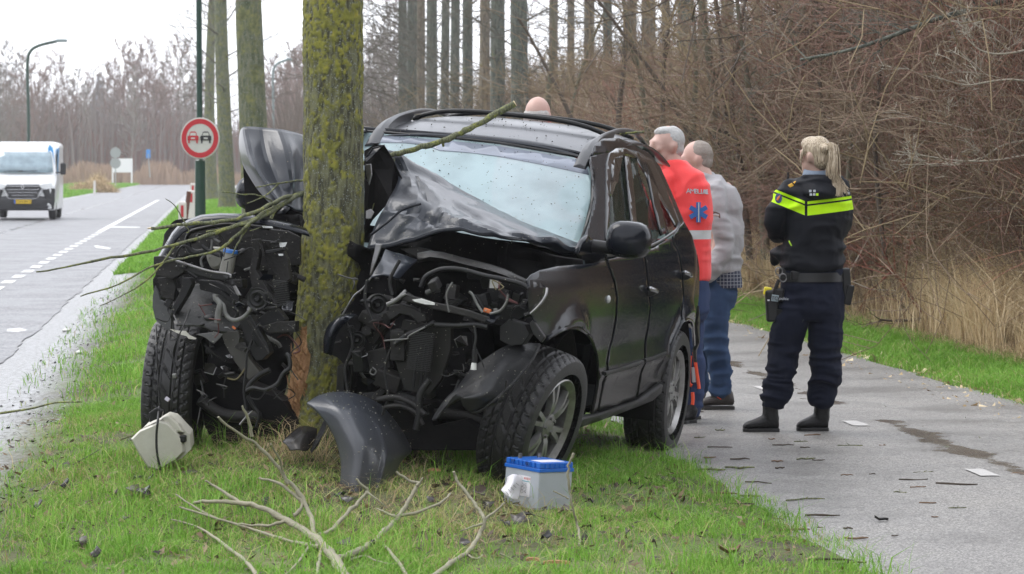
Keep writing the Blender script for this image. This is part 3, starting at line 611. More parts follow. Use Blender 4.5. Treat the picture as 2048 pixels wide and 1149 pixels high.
for (i0, j0, i1, j1, dep, wd_) in ((0, .2, 4, 2.1, -.03, .3), (.6, .6, 3.9, .9, .03, .25), (2.0, 1.1, 3.8, 3.6, .026, .3), (1.6, 2.2, 3.9, 5.2, -.022, .3), (2.2, .2, 3.2, 2.4, -.025, .22), (3.2, 2.4, 2.6, 6.6, .016, .3)):
    dx_, dy_ = i1-i0, j1-j0; LL = dx_*dx_+dy_*dy_; tt = np.clip(((ri-i0)*dx_+(rj-j0)*dy_)/LL, 0, 1); ds = np.hypot(ri-i0-tt*dx_, rj-j0-tt*dy_)
    nn = nn+(dep*np.clip(1-ds/wd_, 0, 1))[..., None]*np.array([.1, -.5, .8])
nn[-4:] *= np.array([.8, .6, .45, .35])[:, None, None]
mb = MB(); mb.grid([[Vector(p) for p in r] for r in (S+nn)]); hood = mb.mk('bonnet', m_paint2, car, smooth=24, solid=.006)
E0 = [Vector(p) for p in (S+nn)[-1]]
MB().grid([E0, [p-CU*.011-CF*.004 for p in E0], [p-CU*.014-CF*.06 for p in E0]]).mk('bonnet_lip', m_paint, hood, smooth=40, solid=.003)
# bonnet, folded-up part left of the tree
H2 = [[(481, 264, 1.72), (479, 290, 1.78), (487, 330, 1.88), (512, 375, 2.0), (546, 412, 2.1)],
      [(489, 256, 1.85), (497, 298, 1.99), (512, 340, 2.1), (536, 378, 2.17), (560, 410, 2.2)],
      [(524, 257, 1.78), (532, 305, 1.9), (546, 350, 2.0), (562, 386, 2.08), (578, 414, 2.14)],
      [(561, 261, 1.82), (577, 308, 1.96), (582, 345, 2.0), (584, 385, 2.03), (586, 420, 2.1)],
      [(596, 268, 1.72), (600, 300, 1.8), (600, 345, 1.86), (600, 385, 1.92), (600, 424, 2.0)],
      [(640, 284, 1.62), (640, 310, 1.7), (640, 350, 1.78), (640, 385, 1.82), (640, 424, 1.9)]]
S = surf([[A(*p) for p in r] for r in H2], 5); nn = (fbm(S*9, 33, 3)*.5+np.abs(vn(S*6, 3))*1.3)[..., None]*np.array([.004, -.016, .003])
MB().grid([[Vector(p) for p in r] for r in S+nn]).mk('bonnet_flap', m_paint2, car, smooth=16, solid=.008)
plate('bonnet_underside', 1.7, [(484, 300), (505, 345), (545, 400), (600, 425), (640, 440), (640, 470), (560, 460), (505, 430), (490, 425), (488, 380)], m_bay, .02)
plate('bonnet_fold', 1.9, [(728, 302), (748, 290, .04), (768, 290, .05), (786, 320), (806, 362, .05), (800, 380), (780, 402, .1), (745, 440), (728, 470)], m_bay, .01)
plate('bonnet_fold', 2.02, [(744, 296), (770, 289), (752, 305, .03), (733, 325, .02), (728, 318)], m_paint, .006)
plate('hinge_bracket', 2.05, [(730, 330), (742, 328), (744, 350), (738, 372), (732, 350)], m_steel, .01)
plate('torn_edge', 2.3, [(1083-350, 422), (742, 418), (750, 426), (742, 436), (733, 438)], m_steel, .004, jag=2)
pipe('crease_highlight_fold', 2.44, [(742, 470), (775, 445, .0), (805, 420, -.06), (842, 408, -.1)], .006, m_paint)
# dark masses that close the bay
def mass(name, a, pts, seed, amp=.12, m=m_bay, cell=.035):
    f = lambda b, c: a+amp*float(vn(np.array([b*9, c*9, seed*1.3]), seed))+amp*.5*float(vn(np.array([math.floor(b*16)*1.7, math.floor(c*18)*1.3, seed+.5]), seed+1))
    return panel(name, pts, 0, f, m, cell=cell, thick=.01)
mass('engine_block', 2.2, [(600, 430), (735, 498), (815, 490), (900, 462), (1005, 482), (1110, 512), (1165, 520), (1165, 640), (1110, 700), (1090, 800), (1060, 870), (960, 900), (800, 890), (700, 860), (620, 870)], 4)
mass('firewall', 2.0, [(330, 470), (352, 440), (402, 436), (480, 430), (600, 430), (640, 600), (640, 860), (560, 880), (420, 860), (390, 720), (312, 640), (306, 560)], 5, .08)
# --- left assembly
ARC = [(312, 528), (318, 512), (330, 492), (345, 466), (358, 451), (378, 440), (403, 431), (440, 428), (484, 429), (530, 436), (575, 446), (612, 458)]
mb = MB(); mb.grid([[A(x, y, 2.6) for x, y in ARC], [A(x+2, y+4, 2.64) for x, y in ARC], [A(x+7, y+15, 2.68) for x, y in ARC]]); mb.mk('far_fender', m_paint, car, smooth=50, solid=.006, label='buckled far front fender edge')
pipe('fender_inner_edge', 2.55, [(372, 488), (380, 466), (412, 456), (450, 450), (492, 452), (540, 458)], .01)
plate('inner_fender', 2.35, [(330, 500), (362, 462), (420, 450), (500, 455), (575, 462), (600, 475), (600, 530), (505, 545), (400, 500), (350, 520)], m_under, .02)
plate('headlamp_mount', 2.86, [(308, 514), (325, 512), (352, 521, .01), (366, 530), (370, 545), (345, 560), (330, 556), (312, 552), (306, 535)], m_under, .05, jag=2)
plate('lower_mount', 2.8, [(314, 556), (345, 552), (352, 575), (350, 600), (325, 598), (318, 575)], m_under, .08, jag=2)
CB = [(355, 528), (375, 536), (400, 546), (430, 553), (455, 556)]
mb = MB(); mb.loft([[A(x+dx, y+dy, 2.98+da) for dx, dy, da in ((0, -6, 0), (1, -6, -.07), (1, 5, -.07), (-2, 6, 0))] for x, y in CB]); mb.mk('crash_bar', m_plastic, car, bev=.004, smooth=30)
for x, y in ((367, 532), (453, 554)): block('bar_hole', 2.985, x, y, .028, .016, .02, -15, m_seal, .002)
pipe('bar_rim', 2.99, [(352, 522), (380, 531), (420, 543), (458, 549), (461, 556)], .006, m_steel)
plate('splash_liner', 2.72, [(310, 572), (318, 585), (322, 600), (345, 612), (345, 640), (348, 665), (330, 660), (310, 640), (303, 615), (304, 590)], mat('dusty_liner', (.02, .023, .026), .6, var=(9, .4, (.1, .1, .1))), .012, jag=1.5)
plate('lamp_leg', 2.9, [(365, 556), (380, 556), (384, 568), (374, 590), (360, 612), (350, 630), (342, 628), (343, 616), (355, 595), (362, 575)], m_plastic, .05)
TR = [[(345, 590, 2.75), (375, 575, 2.7), (410, 568, 2.65), (450, 580, 2.6), (490, 610, 2.6)], [(348, 625, 2.85), (375, 610, 2.8), (410, 600, 2.75), (450, 612, 2.72), (490, 640, 2.7)], [(352, 652, 2.95), (380, 650, 2.92), (410, 656, 2.9), (435, 662, 2.9), (470, 662, 2.85)]]
S = surf([[A(*p) for p in r] for r in TR], 5); MB().grid([[Vector(p) for p in r] for r in S+fbm(S*14, 3, 2)[..., None]*.008]).mk('battery_tray', mat('tray_grime', (.009, .0095, .0105), .5, bump=(60, .4), var=(40, .35, (.05, .05, .047))), car, smooth=35, solid=.008)
for x, y, r in ((420, 636, .03), (404, 650, .014), (398, 634, .008)): MB().ell(A(x, y, 2.93), (r, r, r*.55)).mk('tray_hole', m_seal, car, smooth=180)
plate('torn_panel', 2.97, [(340, 659), (356, 662), (372, 663), (380, 670), (392, 676), (391, 679), (378, 678), (373, 673), (362, 670), (348, 663)], mat('scraped_aluminium', (.5, .48, .42), .5, .3, bump=(80, .5)), .004, jag=1, bev=0)
plate('torn_panel', 2.96, [(392, 668), (430, 664), (445, 670), (440, 676), (428, 688), (418, 683), (410, 677)], mat('grey_scuffed_plastic', (.1, .1, .095), .5, var=(12, .4, (.05, .05, .05))), .006, jag=1)
plate('support_leg', 2.88, [(440, 664), (476, 662), (482, 690), (500, 720), (512, 735), (520, 745), (505, 756), (498, 762), (485, 745), (466, 720), (450, 690)], mat('dusty_bracket', (.022, .021, .018), .5, var=(9, .5, (.045, .042, .033))), .05)
plate('support_leg', 2.86, [(478, 640), (500, 630), (515, 655), (535, 690), (540, 705), (525, 720), (512, 722), (500, 700), (488, 670)], m_plastic, .06)
pipe('support_leg_rib', 2.9, [(496, 640), (512, 665), (530, 695), (538, 708)], .006)
plate('fan_bracket', 2.7, [(500, 480), (515, 478), (520, 500), (512, 540), (530, 570), (545, 600), (520, 610), (505, 580), (498, 545), (505, 510)], m_under, .05)
plate('fan_bracket', 2.62, [(520, 480), (560, 485), (575, 520), (580, 560), (560, 570), (545, 545), (530, 520)], m_under, .04)
plate('air_guide', 2.78, [(396, 560), (430, 562), (462, 575), (478, 592), (478, 610), (462, 606), (440, 590), (400, 580)], m_plastic, .05)
q = A(452, 482, 2.6)
# washer filler tube with blue cap, coolant tank
t = MB().tube([A(452, 545, 2.62), A(461, 505, 2.62)], [.034, .03], 16).mk('filler_neck', m_tankw, car, smooth=60)
MB().tube([A(460.8, 506, 2.62), A(461.8, 500, 2.62)], [.036, .034], 16).mk('filler_cap', m_bluecap, t, smooth=60)
plate('coolant_tank', 2.45, [(408, 500), (420, 494), (448, 496), (450, 510), (445, 530), (435, 540), (420, 538), (412, 520)], m_tankw, .1, bev=.015)
pipe('hose', 2.6, [(376, 486), (380, 500), (392, 506), (408, 503), (418, 500)], .016, m_plastic)
pipe('hose', 2.62, [(405, 535), (402, 520), (412, 508), (422, 500), (424, 480)], .006, m_hose)
pipe('hose', 2.6, [(420, 486), (425, 500), (440, 506), (446, 520), (445, 535)], .009, m_plastic)
pipe('coolant_pipe', 2.98, [(435, 646), (437, 625), (440, 610), (436, 602), (431, 597), (431, 589)], .016, m_hose, taper=.75)
pipe('coolant_pipe', 2.97, [(437, 606), (446, 610), (450, 625), (457, 636), (470, 641), (485, 636), (498, 624), (501, 618)], .011, m_hose, taper=.9)
MB().tube([A(499, 622, 2.98), A(502, 616, 2.98)], .014, 10).mk('hose_clamp', m_steel, car)
pipe('hose', 2.9, [(469, 640), (475, 625), (466, 612), (470, 600)], .008, m_plastic)
plate('connector', 2.95, [(464, 572), (471, 571), (480, 587), (482, 592), (478, 590), (476, 593), (472, 588)], m_steel, .01, jag=.6)
block('connector', 2.97, 465, 566, .018, .03, .02, 25, m_plastic)
# horn / pulley disc
c = A(517, 598, 2.9); R = Matrix((CL, CU, CF)).transposed()
def disc(name, c, r, th, m, k=24, parent=None, rot=0):
    R = Matrix.Rotation(rad(rot), 3, CU) @ Matrix((CL, CU, CF)).transposed(); rings = []
    for z, rr in ((0, r*.98), (th*.5, r), (th, r*.97), (th*.8, r*.8), (th*1.1, r*.6), (th*.6, r*.35), (th*1.2, r*.18), (th*1.2, .001)):
        rings.append([c+R @ Vector((rr*cos(2*pi*i/k), rr*sin(2*pi*i/k), z)) for i in range(k)])
    return MB().loft(rings).mk(name, m, parent or car, smooth=40)
disc('horn', c, .052, .02, m_plastic)
pipe('bracket_arm', 2.9, [(530, 617), (550, 616), (566, 608)], .008, m_plastic)
# cables hanging on the left
pipe('cable', 3.02, [(312, 655, -.1), (313, 700), (316, 745), (318, 790), (320, 835), (316, 870), (320, 925)], .004, m_seal)
pipe('cable', 3.02, [(380, 620, -.1), (368, 650), (350, 690), (346, 715), (352, 740), (350, 765), (343, 790)], .0035, m_seal)
block('connector', 3.03, 349, 752, .02, .02, .015, 10, m_hose, .003); block('connector', 3.03, 335, 799, .022, .018, .015, -30, mat('pale_plug', (.42, .4, .45), .5), .003)
pipe('cable', 2.98, [(505, 680), (494, 710), (492, 740), (488, 780), (493, 820)], .006, m_plastic)
pipe('wiring_loom', 2.96, [(488, 788), (505, 776), (530, 780), (555, 768), (566, 748), (580, 735), (578, 715), (572, 708)], .010, m_seal)
pipe('wiring_loom', 2.9, [(492, 790), (500, 770), (520, 750), (540, 740)], .013, m_plastic)
pipe('wiring_loom', 2.9, [(495, 792), (508, 815), (518, 830), (512, 855)], .011, m_plastic, taper=.5)
pipe('cable', 2.98, [(480, 850), (492, 835), (505, 822)], .006, m_steel, taper=.5)
plate('resonator_box', 2.8, [(515, 640), (545, 615), (560, 625), (572, 640), (555, 655), (530, 665)], m_plastic, .06, jag=1)
plate('broken_cover', 2.85, [(520, 655), (552, 642), (590, 645), (588, 662), (560, 668), (540, 670)], m_under, .05, jag=3)
block('orange_clip', 2.95, 468, 656, .02, .01, .01, -30, m_orange, .002)
plate('bay_strut', 2.7, [(530, 502), (570, 495), (574, 500), (540, 508), (532, 509)], m_plastic, .03)
plate('foil_scrap', 2.72, [(524, 452), (544, 453), (546, 457), (526, 456)], m_lens, .004, bev=0); plate('foil_scrap', 2.72, [(556, 508), (566, 508), (566, 512), (558, 512)], m_lens, .004, bev=0); plate('foil_scrap', 2.72, [(558, 486), (574, 485), (570, 494), (560, 495)], m_lens, .004, bev=0)
# --- right assembly
BND = [[(771, 499, 2.56), (790, 506, 2.52), (815, 515, 2.5), (839, 521, 2.46)], [(762, 520, 2.68), (782, 528, 2.68), (802, 532, 2.66), (825, 530, 2.58)], [(741, 557, 2.8), (765, 551, 2.8), (785, 556, 2.78), (796, 560, 2.74)]]
S = surf([[A(*p) for p in r] for r in BND], 6); MB().grid([[Vector(p) for p in r] for r in S+fbm(S*16, 8, 2)[..., None]*.006]).mk('bent_corner_panel', m_paint2, car, smooth=35, solid=.006, label='blue-grey sheen bent corner of the front panel beside the tree')
plate('bare_strip', 2.62, [(752, 488), (764, 488), (760, 505), (750, 530), (744, 548), (739, 552), (742, 530), (748, 505)], m_steel, .01, jag=.7)
pipe('torn_edge_wire', 2.82, [(742, 556), (725, 578), (708, 592), (692, 618), (684, 632)], .004, m_steel)
TOP = [(835, 508), (860, 503), (885, 506), (930, 518), (980, 530), (1010, 540), (1056, 562)]
mb = MB(); mb.grid([[A(x, y, 2.5) for x, y in TOP], [A(x, y+2, 2.66) for x, y in TOP], [A(x, y+11, 2.7) for x, y in TOP], [A(x, y+17, 2.66) for x, y in TOP]]); mb.mk('slam_panel', m_under, car, smooth=40, solid=.008)
plate('slam_flange', 2.45, [(800, 498), (835, 495), (860, 500), (880, 508), (850, 520), (838, 518)], m_under, .02)
OV = [(842, 575), (850, 556), (866, 545), (890, 538), (925, 540), (970, 552), (1010, 560), (1050, 572), (1066, 596), (1070, 620), (1050, 632)]
pipe('lamp_frame', 2.75, OV, .012, m_plastic)
plate('lamp_housing', 2.55, [(980, 555), (1040, 568), (1062, 590), (1066, 618), (1040, 640), (1000, 650), (960, 640), (970, 600)], m_plastic, .06)
for i, (x, y, w, h) in enumerate([(1010, 590, .05, .05), (1035, 595, .04, .05), (990, 610, .04, .03), (1050, 610, .03, .05), (1022, 615, .04, .025)]): block('lamp_bracket', 2.62, x, y, w, h, .05, random.uniform(-15, 15), m_plastic)
block('white_label', 2.72, 988, 566, .04, .05, .004, 5, mat('grubby_white', (.36, .36, .34), .6), .001)
BAR = [(800, 592), (830, 600), (870, 612), (900, 618), (940, 628), (980, 642)]
mb = MB(); mb.loft([[A(x, y+dy, 2.95+da) for dy, da in ((-7, 0), (-7, -.09), (6, -.09), (8, 0))] for x, y in BAR]); mb.mk('bumper_beam', m_under, car, bev=.005, smooth=30)
plate('torn_foam', 2.97, [(824, 599), (842, 598), (856, 602), (868, 607), (869, 611), (850, 609), (830, 604)], m_torn, .012, jag=.8, bev=0)
pipe('bare_tube', 2.96, [(810, 583, -.05), (802, 592), (790, 602), (774, 610)], .008, m_hose, taper=1.3); pipe('bare_tube', 2.96, [(812, 588), (795, 597), (782, 601)], .005, m_hose)
plate('lower_rail', 2.9, [(778, 612), (800, 608), (820, 614), (850, 628), (853, 642), (838, 646), (820, 632), (800, 628), (782, 640), (774, 632)], m_under, .06)
disc('horn', A(752, 609, 2.85), .05, .03, m_plastic, rot=35)
disc('pulley', A(716, 680, 2.9), .04, .03, m_plastic, rot=10)
# curled bumper corner hugging the tree
BC = [[(682, 632, 2.95), (668, 640, 2.95), (655, 655, 2.95), (648, 680, 2.95), (648, 707, 2.95)], [(700, 628, 2.85), (682, 636, 3.0), (666, 655, 3.04), (657, 682, 3.04), (654, 708, 3.0)], [(716, 632, 2.8), (700, 640, 2.95), (685, 652, 3.0), (672, 672, 3.0), (662, 712, 2.95)]]
S = surf([[A(*p) for p in r] for r in BC], 5); MB().grid([[Vector(p) for p in r] for r in S]).mk('bumper_corner', m_paint, car, smooth=50, solid=.006)
plate('corner_backing', 2.8, [(690, 640), (716, 634), (722, 650), (712, 690), (690, 730), (672, 715), (660, 708), (668, 675)], m_bay, .04, jag=2)
for (x, y, w, h, r_) in [(742, 640, .1, .05, -25), (728, 665, .09, .05, 15), (765, 655, .05, .16, -30), (800, 690, .07, .14, 5), (835, 700, .09, .12, 0), (720, 720, .05, .1, 10), (700, 750, .05, .12, 0), (760, 720, .1, .1, 20), (780, 760, .12, .08, -15), (815, 800, .1, .06, -10), (850, 775, .08, .1, 8), (745, 800, .08, .07, 12), (970, 600, .04, .06, 20), (905, 585, .05, .07, 0), (870, 570, .04, .05, 30), (685, 760, .04, .14, 0)]:
    block(random.choice(['bracket', 'mounting', 'support_block']), 2.72+random.uniform(-.05, .15), x, y, w, h, random.uniform(.05, .12), r_, random.choice([m_under, m_plastic, m_under]))
plate('radiator_support', 2.85, [(805, 640), (850, 650), (900, 655), (900, 700), (880, 760), (860, 790), (810, 780), (790, 720)], mat('olive_dust_metal', (.007, .007, .006), .55, spec=.25, var=(8, .5, (.02, .019, .015))), .05, jag=2)
for x in (826, 840, 848): pipe('support_rib', 2.88, [(x+12, 690), (x+6, 730), (x, 778)], .006, m_plastic)
pipe('cross_tube', 2.94, [(870, 650), (910, 652), (950, 650), (975, 655)], .012, m_plastic)
pipe('cross_tube', 2.9, [(790, 690), (815, 670), (840, 660), (870, 645)], .012, m_plastic)
pipe('wire', 2.96, [(768, 682), (790, 680), (815, 678), (818, 672), (850, 655)], .004, m_hose)
pipe('coil', 2.72, [(970, 625), (960, 605), (950, 590)], .007, m_plastic)
for (pts, r, m) in [([(898, 625), (893, 590), (905, 565)], .004, m_hose), ([(965, 625), (955, 610), (945, 590), (938, 584)], .006, m_hose), ([(980, 628), (1000, 622), (1013, 605), (1016, 590)], .006, m_hose), ([(800, 520), (780, 560), (785, 590)], .008, m_plastic), ([(735, 560), (730, 600), (745, 640)], .007, m_plastic), ([(690, 640), (705, 690), (690, 740), (700, 800)], .007, m_plastic), ([(780, 700), (770, 740), (776, 790), (765, 830)], .006, m_plastic), ([(860, 760), (840, 790), (838, 830), (832, 860)], .016, m_plastic), ([(755, 800), (790, 795), (825, 808), (850, 830)], .014, m_under), ([(770, 815), (800, 812), (830, 825), (845, 850)], .012, m_under), ([(745, 735), (752, 742), (748, 750), (740, 746), (743, 738)], .003, m_hose)]: pipe('hose', 2.95, pts, r, m)
block('orange_clip', 2.82, 975, 622, .035, .02, .02, -10, m_orange, .004); block('connector', 2.8, 992, 622, .02, .02, .02, 10, m_hose, .003)
# hanging connector and arch liner
pipe('cable', 3.0, [(948, 648), (952, 675), (948, 700), (949, 728)], .006, m_seal); MB().tube([A(950, 700, 3.0), A(949, 724, 3.0)], .013, 10).mk('connector', m_plastic, car, smooth=60)
MB().tube([A(948, 726, 3.0), A(947, 740, 3.0)], [.011, .014], 10).mk('white_plug', m_torn, car, smooth=60)
pipe('cable', 2.98, [(949, 690), (958, 710), (968, 735)], .003, m_seal)
LN = [[(1082, 686, 2.62), (1050, 688, 2.7), (1010, 695, 2.78), (975, 715, 2.85), (940, 740, 2.88)], [(1066, 715, 2.75), (1035, 722, 2.84), (1000, 735, 2.92), (960, 755, 2.96), (915, 775, 2.95)], [(1038, 752, 2.86), (1010, 762, 2.93), (980, 775, 3.0), (940, 785, 3.02), (890, 800, 2.98)], [(1005, 790, 2.95), (985, 798, 3.0), (955, 795, 3.05), (915, 800, 3.05), (868, 835, 3.0)], [(955, 820, 3.0), (938, 822, 3.02), (926, 812, 3.04), (912, 788, 3.06), (875, 838, 3.02)]]
S = surf([[A(*p) for p in r] for r in LN], 6); nn = fbm(S*7, 12, 3)[..., None]*.012
MB().grid([[Vector(p) for p in r] for r in S+nn]).mk('arch_liner', mat('scuffed_liner', (.009, .010, .012), .4, spec=.3, var=(16, .4, (.03, .03, .03)), bump=(30, .35)), car, smooth=35, solid=.006, label='torn plastic wheel arch liner hanging in front of the tyre')
pipe('liner_edge', 3.0, [(1079, 690, -.3), (1064, 720, -.2), (1035, 757, -.1), (1000, 792), (965, 820), (945, 825), (936, 818)], .007, m_plastic)
plate('liner_bracket', 2.8, [(1000, 655), (1020, 640), (1050, 650), (1060, 670), (1045, 690), (1020, 692), (1000, 680)], m_plastic, .08, jag=1.5)
plate('fender_edge_flange', 2.95, [(1066, 640), (1076, 655), (1090, 675), (1082, 686), (1066, 668), (1058, 648)], m_plastic, .03)
pipe('fender_edge_trim', 3.05, [(1094, 577), (1092, 590, .02), (1084, 604, .03), (1072, 618, .04), (1061, 628, .04)], .006, m_steel)
MB().ell(A(1075, 590, 2.75), (.05, .05, .06)).mk('lamp_pocket', m_seal, car, smooth=180)
# underside parts reaching to the ground
plate('subframe', 2.6, [(690, 800), (760, 790), (850, 810), (870, 850), (930, 840), (960, 860), (950, 900), (700, 900)], m_bay, .2, jag=3)
plate('subframe', 2.4, [(400, 740), (470, 760), (560, 800), (600, 850), (590, 885), (430, 890), (410, 850)], m_bay, .2, jag=3)
pipe('suspension_arm', 2.5, [(980, 850), (930, 835), (870, 830), (830, 845)], .03, m_under); pipe('suspension_arm', 2.5, [(400, 800), (450, 830), (520, 835)], .03, m_under)
MB().tube([cw(-.3, -.75, .25), cw(-.3, .75, .25)], .05, 10).mk('rear_axle', m_bay, car)
# small random clutter inside the bay, every piece its own part
random.seed(5)
for i in range(110):
    if i % 2: x, y = random.uniform(700, 1040), random.uniform(545, 820)
    else: x, y = random.uniform(340, 590), random.uniform(470, 760)
    if y > 760-(x-340)*.0 and x < 480: continue
    if 960 < x and y > 660: continue
    a = 2.45+random.uniform(0, .3)
    if random.random() < .5:
        dx, dy = random.uniform(-40, 40), random.uniform(-30, 30)
        pipe('hose', a, [(x, y), (x+dx*.4+random.uniform(-8, 8), y+dy*.4), (x+dx, y+dy)], random.uniform(.005, .013), random.choice([m_plastic, m_under, m_hose if random.random() < .3 else m_plastic]), n=6)
    else: block('bracket', a, x, y, random.uniform(.02, .08), random.uniform(.02, .08), random.uniform(.02, .08), random.uniform(-40, 40), random.choice([m_plastic, m_under]))

# radiator core, torn sheets with bright edges, thin wires
def fins(a, x0, y0, x1, y1, w, n, m):
    c0 = A(x0, y0, a); c1 = A(x1, y1, a); r = MB(); d = (c1-c0)/n
    for i in range(n): p = c0+d*(i+.5); r.add([p-CL*w/2-CF*.01, p+CL*w/2-CF*.01, p+CL*w/2+CF*.008, p-CL*w/2+CF*.008, p-CL*w/2-CF*.01+d*.35, p+CL*w/2-CF*.01+d*.35, p+CL*w/2+CF*.008+d*.35, p-CL*w/2+CF*.008+d*.35], [(0, 1, 2, 3), (7, 6, 5, 4), (3, 2, 6, 7), (0, 4, 5, 1), (0, 3, 7, 4), (1, 5, 6, 2)])
    return r.mk('radiator_fins', m, car)
mf = mat('radiator_alloy', (.04, .04, .039), .5, .4, var=(14, .4, (.015, .015, .015)))
fins(2.93, 846, 664, 836, 742, .11, 22, mf); fins(2.9, 560, 560, 566, 612, .07, 14, mf); fins(2.8, 905, 596, 900, 622, .06, 8, mf)
m_edge = mat('torn_bare_edge', (.34, .34, .35), .4, .6, bump=(90, .6))
wirem = [m_seal, m_plastic, mat('wire_red', (.07, .012, .01), .5), mat('wire_yellow', (.1, .08, .025), .5), mat('wire_blue', (.02, .04, .14), .5), m_hose]
random.seed(31)
for i in range(34):
    x, y = (random.uniform(690, 1010), random.uniform(560, 800)) if i % 2 else (random.uniform(350, 585), random.uniform(500, 740))
    if x > 930 and y > 680: continue
    n = random.randint(5, 8); r0 = random.uniform(8, 26); ang = random.uniform(0, 6.28); st = random.uniform(.35, .7)
    pts = [(x+r0*random.uniform(.35, 1.1)*cos(ang+6.28*k/n), y+st*r0*random.uniform(.35, 1.1)*sin(ang+6.28*k/n), random.uniform(-.04, .04)) for k in range(n)]
    pl = plate('torn_sheet', 2.86+random.uniform(-.1, .12), pts, random.choice([m_under, m_plastic, m_under, m_paint]), .004, bev=0)
    if i % 3 == 0:
        vs = [A(p[0], p[1], 2.87+p[2]+.02) for p in pts[:3]]; MB().tube(vs, [.0022, .003, .0012], 5, jit=.3).mk('bare_edge', m_edge, pl)
for i in range(46):
    x, y = (random.uniform(680, 1040), random.uniform(545, 820)) if i % 2 else (random.uniform(330, 590), random.uniform(470, 790))
    a = 2.9+random.uniform(-.15, .12); pts = [(x, y)]
    for k in range(random.randint(2, 5)): pts.append((pts[-1][0]+random.uniform(-26, 26), pts[-1][1]+random.uniform(-14, 30), random.uniform(-.04, .04)))
    pipe('wire', a, pts, random.uniform(.0018, .0042), wirem[min(5, int(random.expovariate(.9)))], n=5)
# ------------------------------------------------------------------ bark
def bark(name, c0, c1, moss, amount, grey=(.2, .22, .19), scale=1.0):
    m = mat(name, c0, .85); n, l, b = N(m); nt = m.node_tree; tc = n.new('ShaderNodeTexCoord')
    mp = n.new('ShaderNodeMapping'); mp.inputs['Scale'].default_value = (1, 1, .22); l.new(tc.outputs['Object'], mp.inputs[0])
    nz = n.new('ShaderNodeTexNoise'); nz.inputs['Scale'].default_value = 55*scale; nz.inputs['Detail'].default_value = 6; l.new(mp.outputs[0], nz.inputs[0])
    base = ramp(nt, nz.outputs[0], [(.38, c0), (.6, c1)])
    n2 = n.new('ShaderNodeTexNoise'); n2.inputs['Scale'].default_value = 120*scale; n2.inputs['Detail'].default_value = 3; l.new(tc.outputs['Object'], n2.inputs[0])
    x1 = n.new('ShaderNodeMix'); x1.data_type = 'RGBA'; r1 = n.new('ShaderNodeMapRange'); r1.inputs[1].default_value = .58; r1.inputs[2].default_value = .66; l.new(n2.outputs[0], r1.inputs[0]); l.new(r1.outputs[0], x1.inputs[0]); l.new(base, x1.inputs[6]); x1.inputs[7].default_value = (*grey, 1)
    n3 = n.new('ShaderNodeTexNoise'); n3.inputs['Scale'].default_value = 9*scale; n3.inputs['Detail'].default_value = 8; n3.inputs['Roughness'].default_value = .7; l.new(tc.outputs['Object'], n3.inputs[0])
    r3 = n.new('ShaderNodeMapRange'); r3.inputs[1].default_value = .62-amount*.2; r3.inputs[2].default_value = .66-amount*.2+.04; l.new(n3.outputs[0], r3.inputs[0])
    a = attr_node(nt, 'moss'); mx = n.new('ShaderNodeMath'); mx.operation = 'MAXIMUM'; l.new(r3.outputs[0], mx.inputs[0]); l.new(a, mx.inputs[1])
    n4 = n.new('ShaderNodeTexNoise'); n4.inputs['Scale'].default_value = 30*scale; n4.inputs['Detail'].default_value = 4; l.new(tc.outputs['Object'], n4.inputs[0])
    mc = ramp(nt, n4.outputs[0], [(.3, tuple(q*.55 for q in moss)), (.55, moss), (.75, (moss[0]*1.5, moss[1]*1.3, moss[2]))])
    x2 = n.new('ShaderNodeMix'); x2.data_type = 'RGBA'; l.new(mx.outputs[0], x2.inputs[0]); l.new(x1.outputs[2], x2.inputs[6]); l.new(mc, x2.inputs[7]); l.new(x2.outputs[2], b.inputs['Base Color'])
    bp = n.new('ShaderNodeBump'); bp.inputs['Strength'].default_value = .9; bp.inputs['Distance'].default_value = .012; l.new(nz.outputs[0], bp.inputs['Height']); l.new(bp.outputs[0], b.inputs['Normal']); return m
m_bark = bark('mossy_bark', (.036, .035, .02), (.135, .135, .072), (.19, .19, .03), .3)
m_bark2 = bark('green_bark', (.07, .085, .045), (.16, .165, .11), (.16, .17, .075), .7, scale=.5)
m_bark3 = bark('dark_poplar_bark', (.05, .055, .045), (.12, .125, .1), (.1, .13, .06), .1, scale=.4)
m_bark4 = bark('brown_bark', (.09, .07, .05), (.2, .165, .12), (.16, .15, .06), .1, scale=.4)
m_split = mat('splintered_wood', (.16, .065, .028), .85, bump=(90, 1.0, 6), var=(34, .35, (.55, .33, .16)))
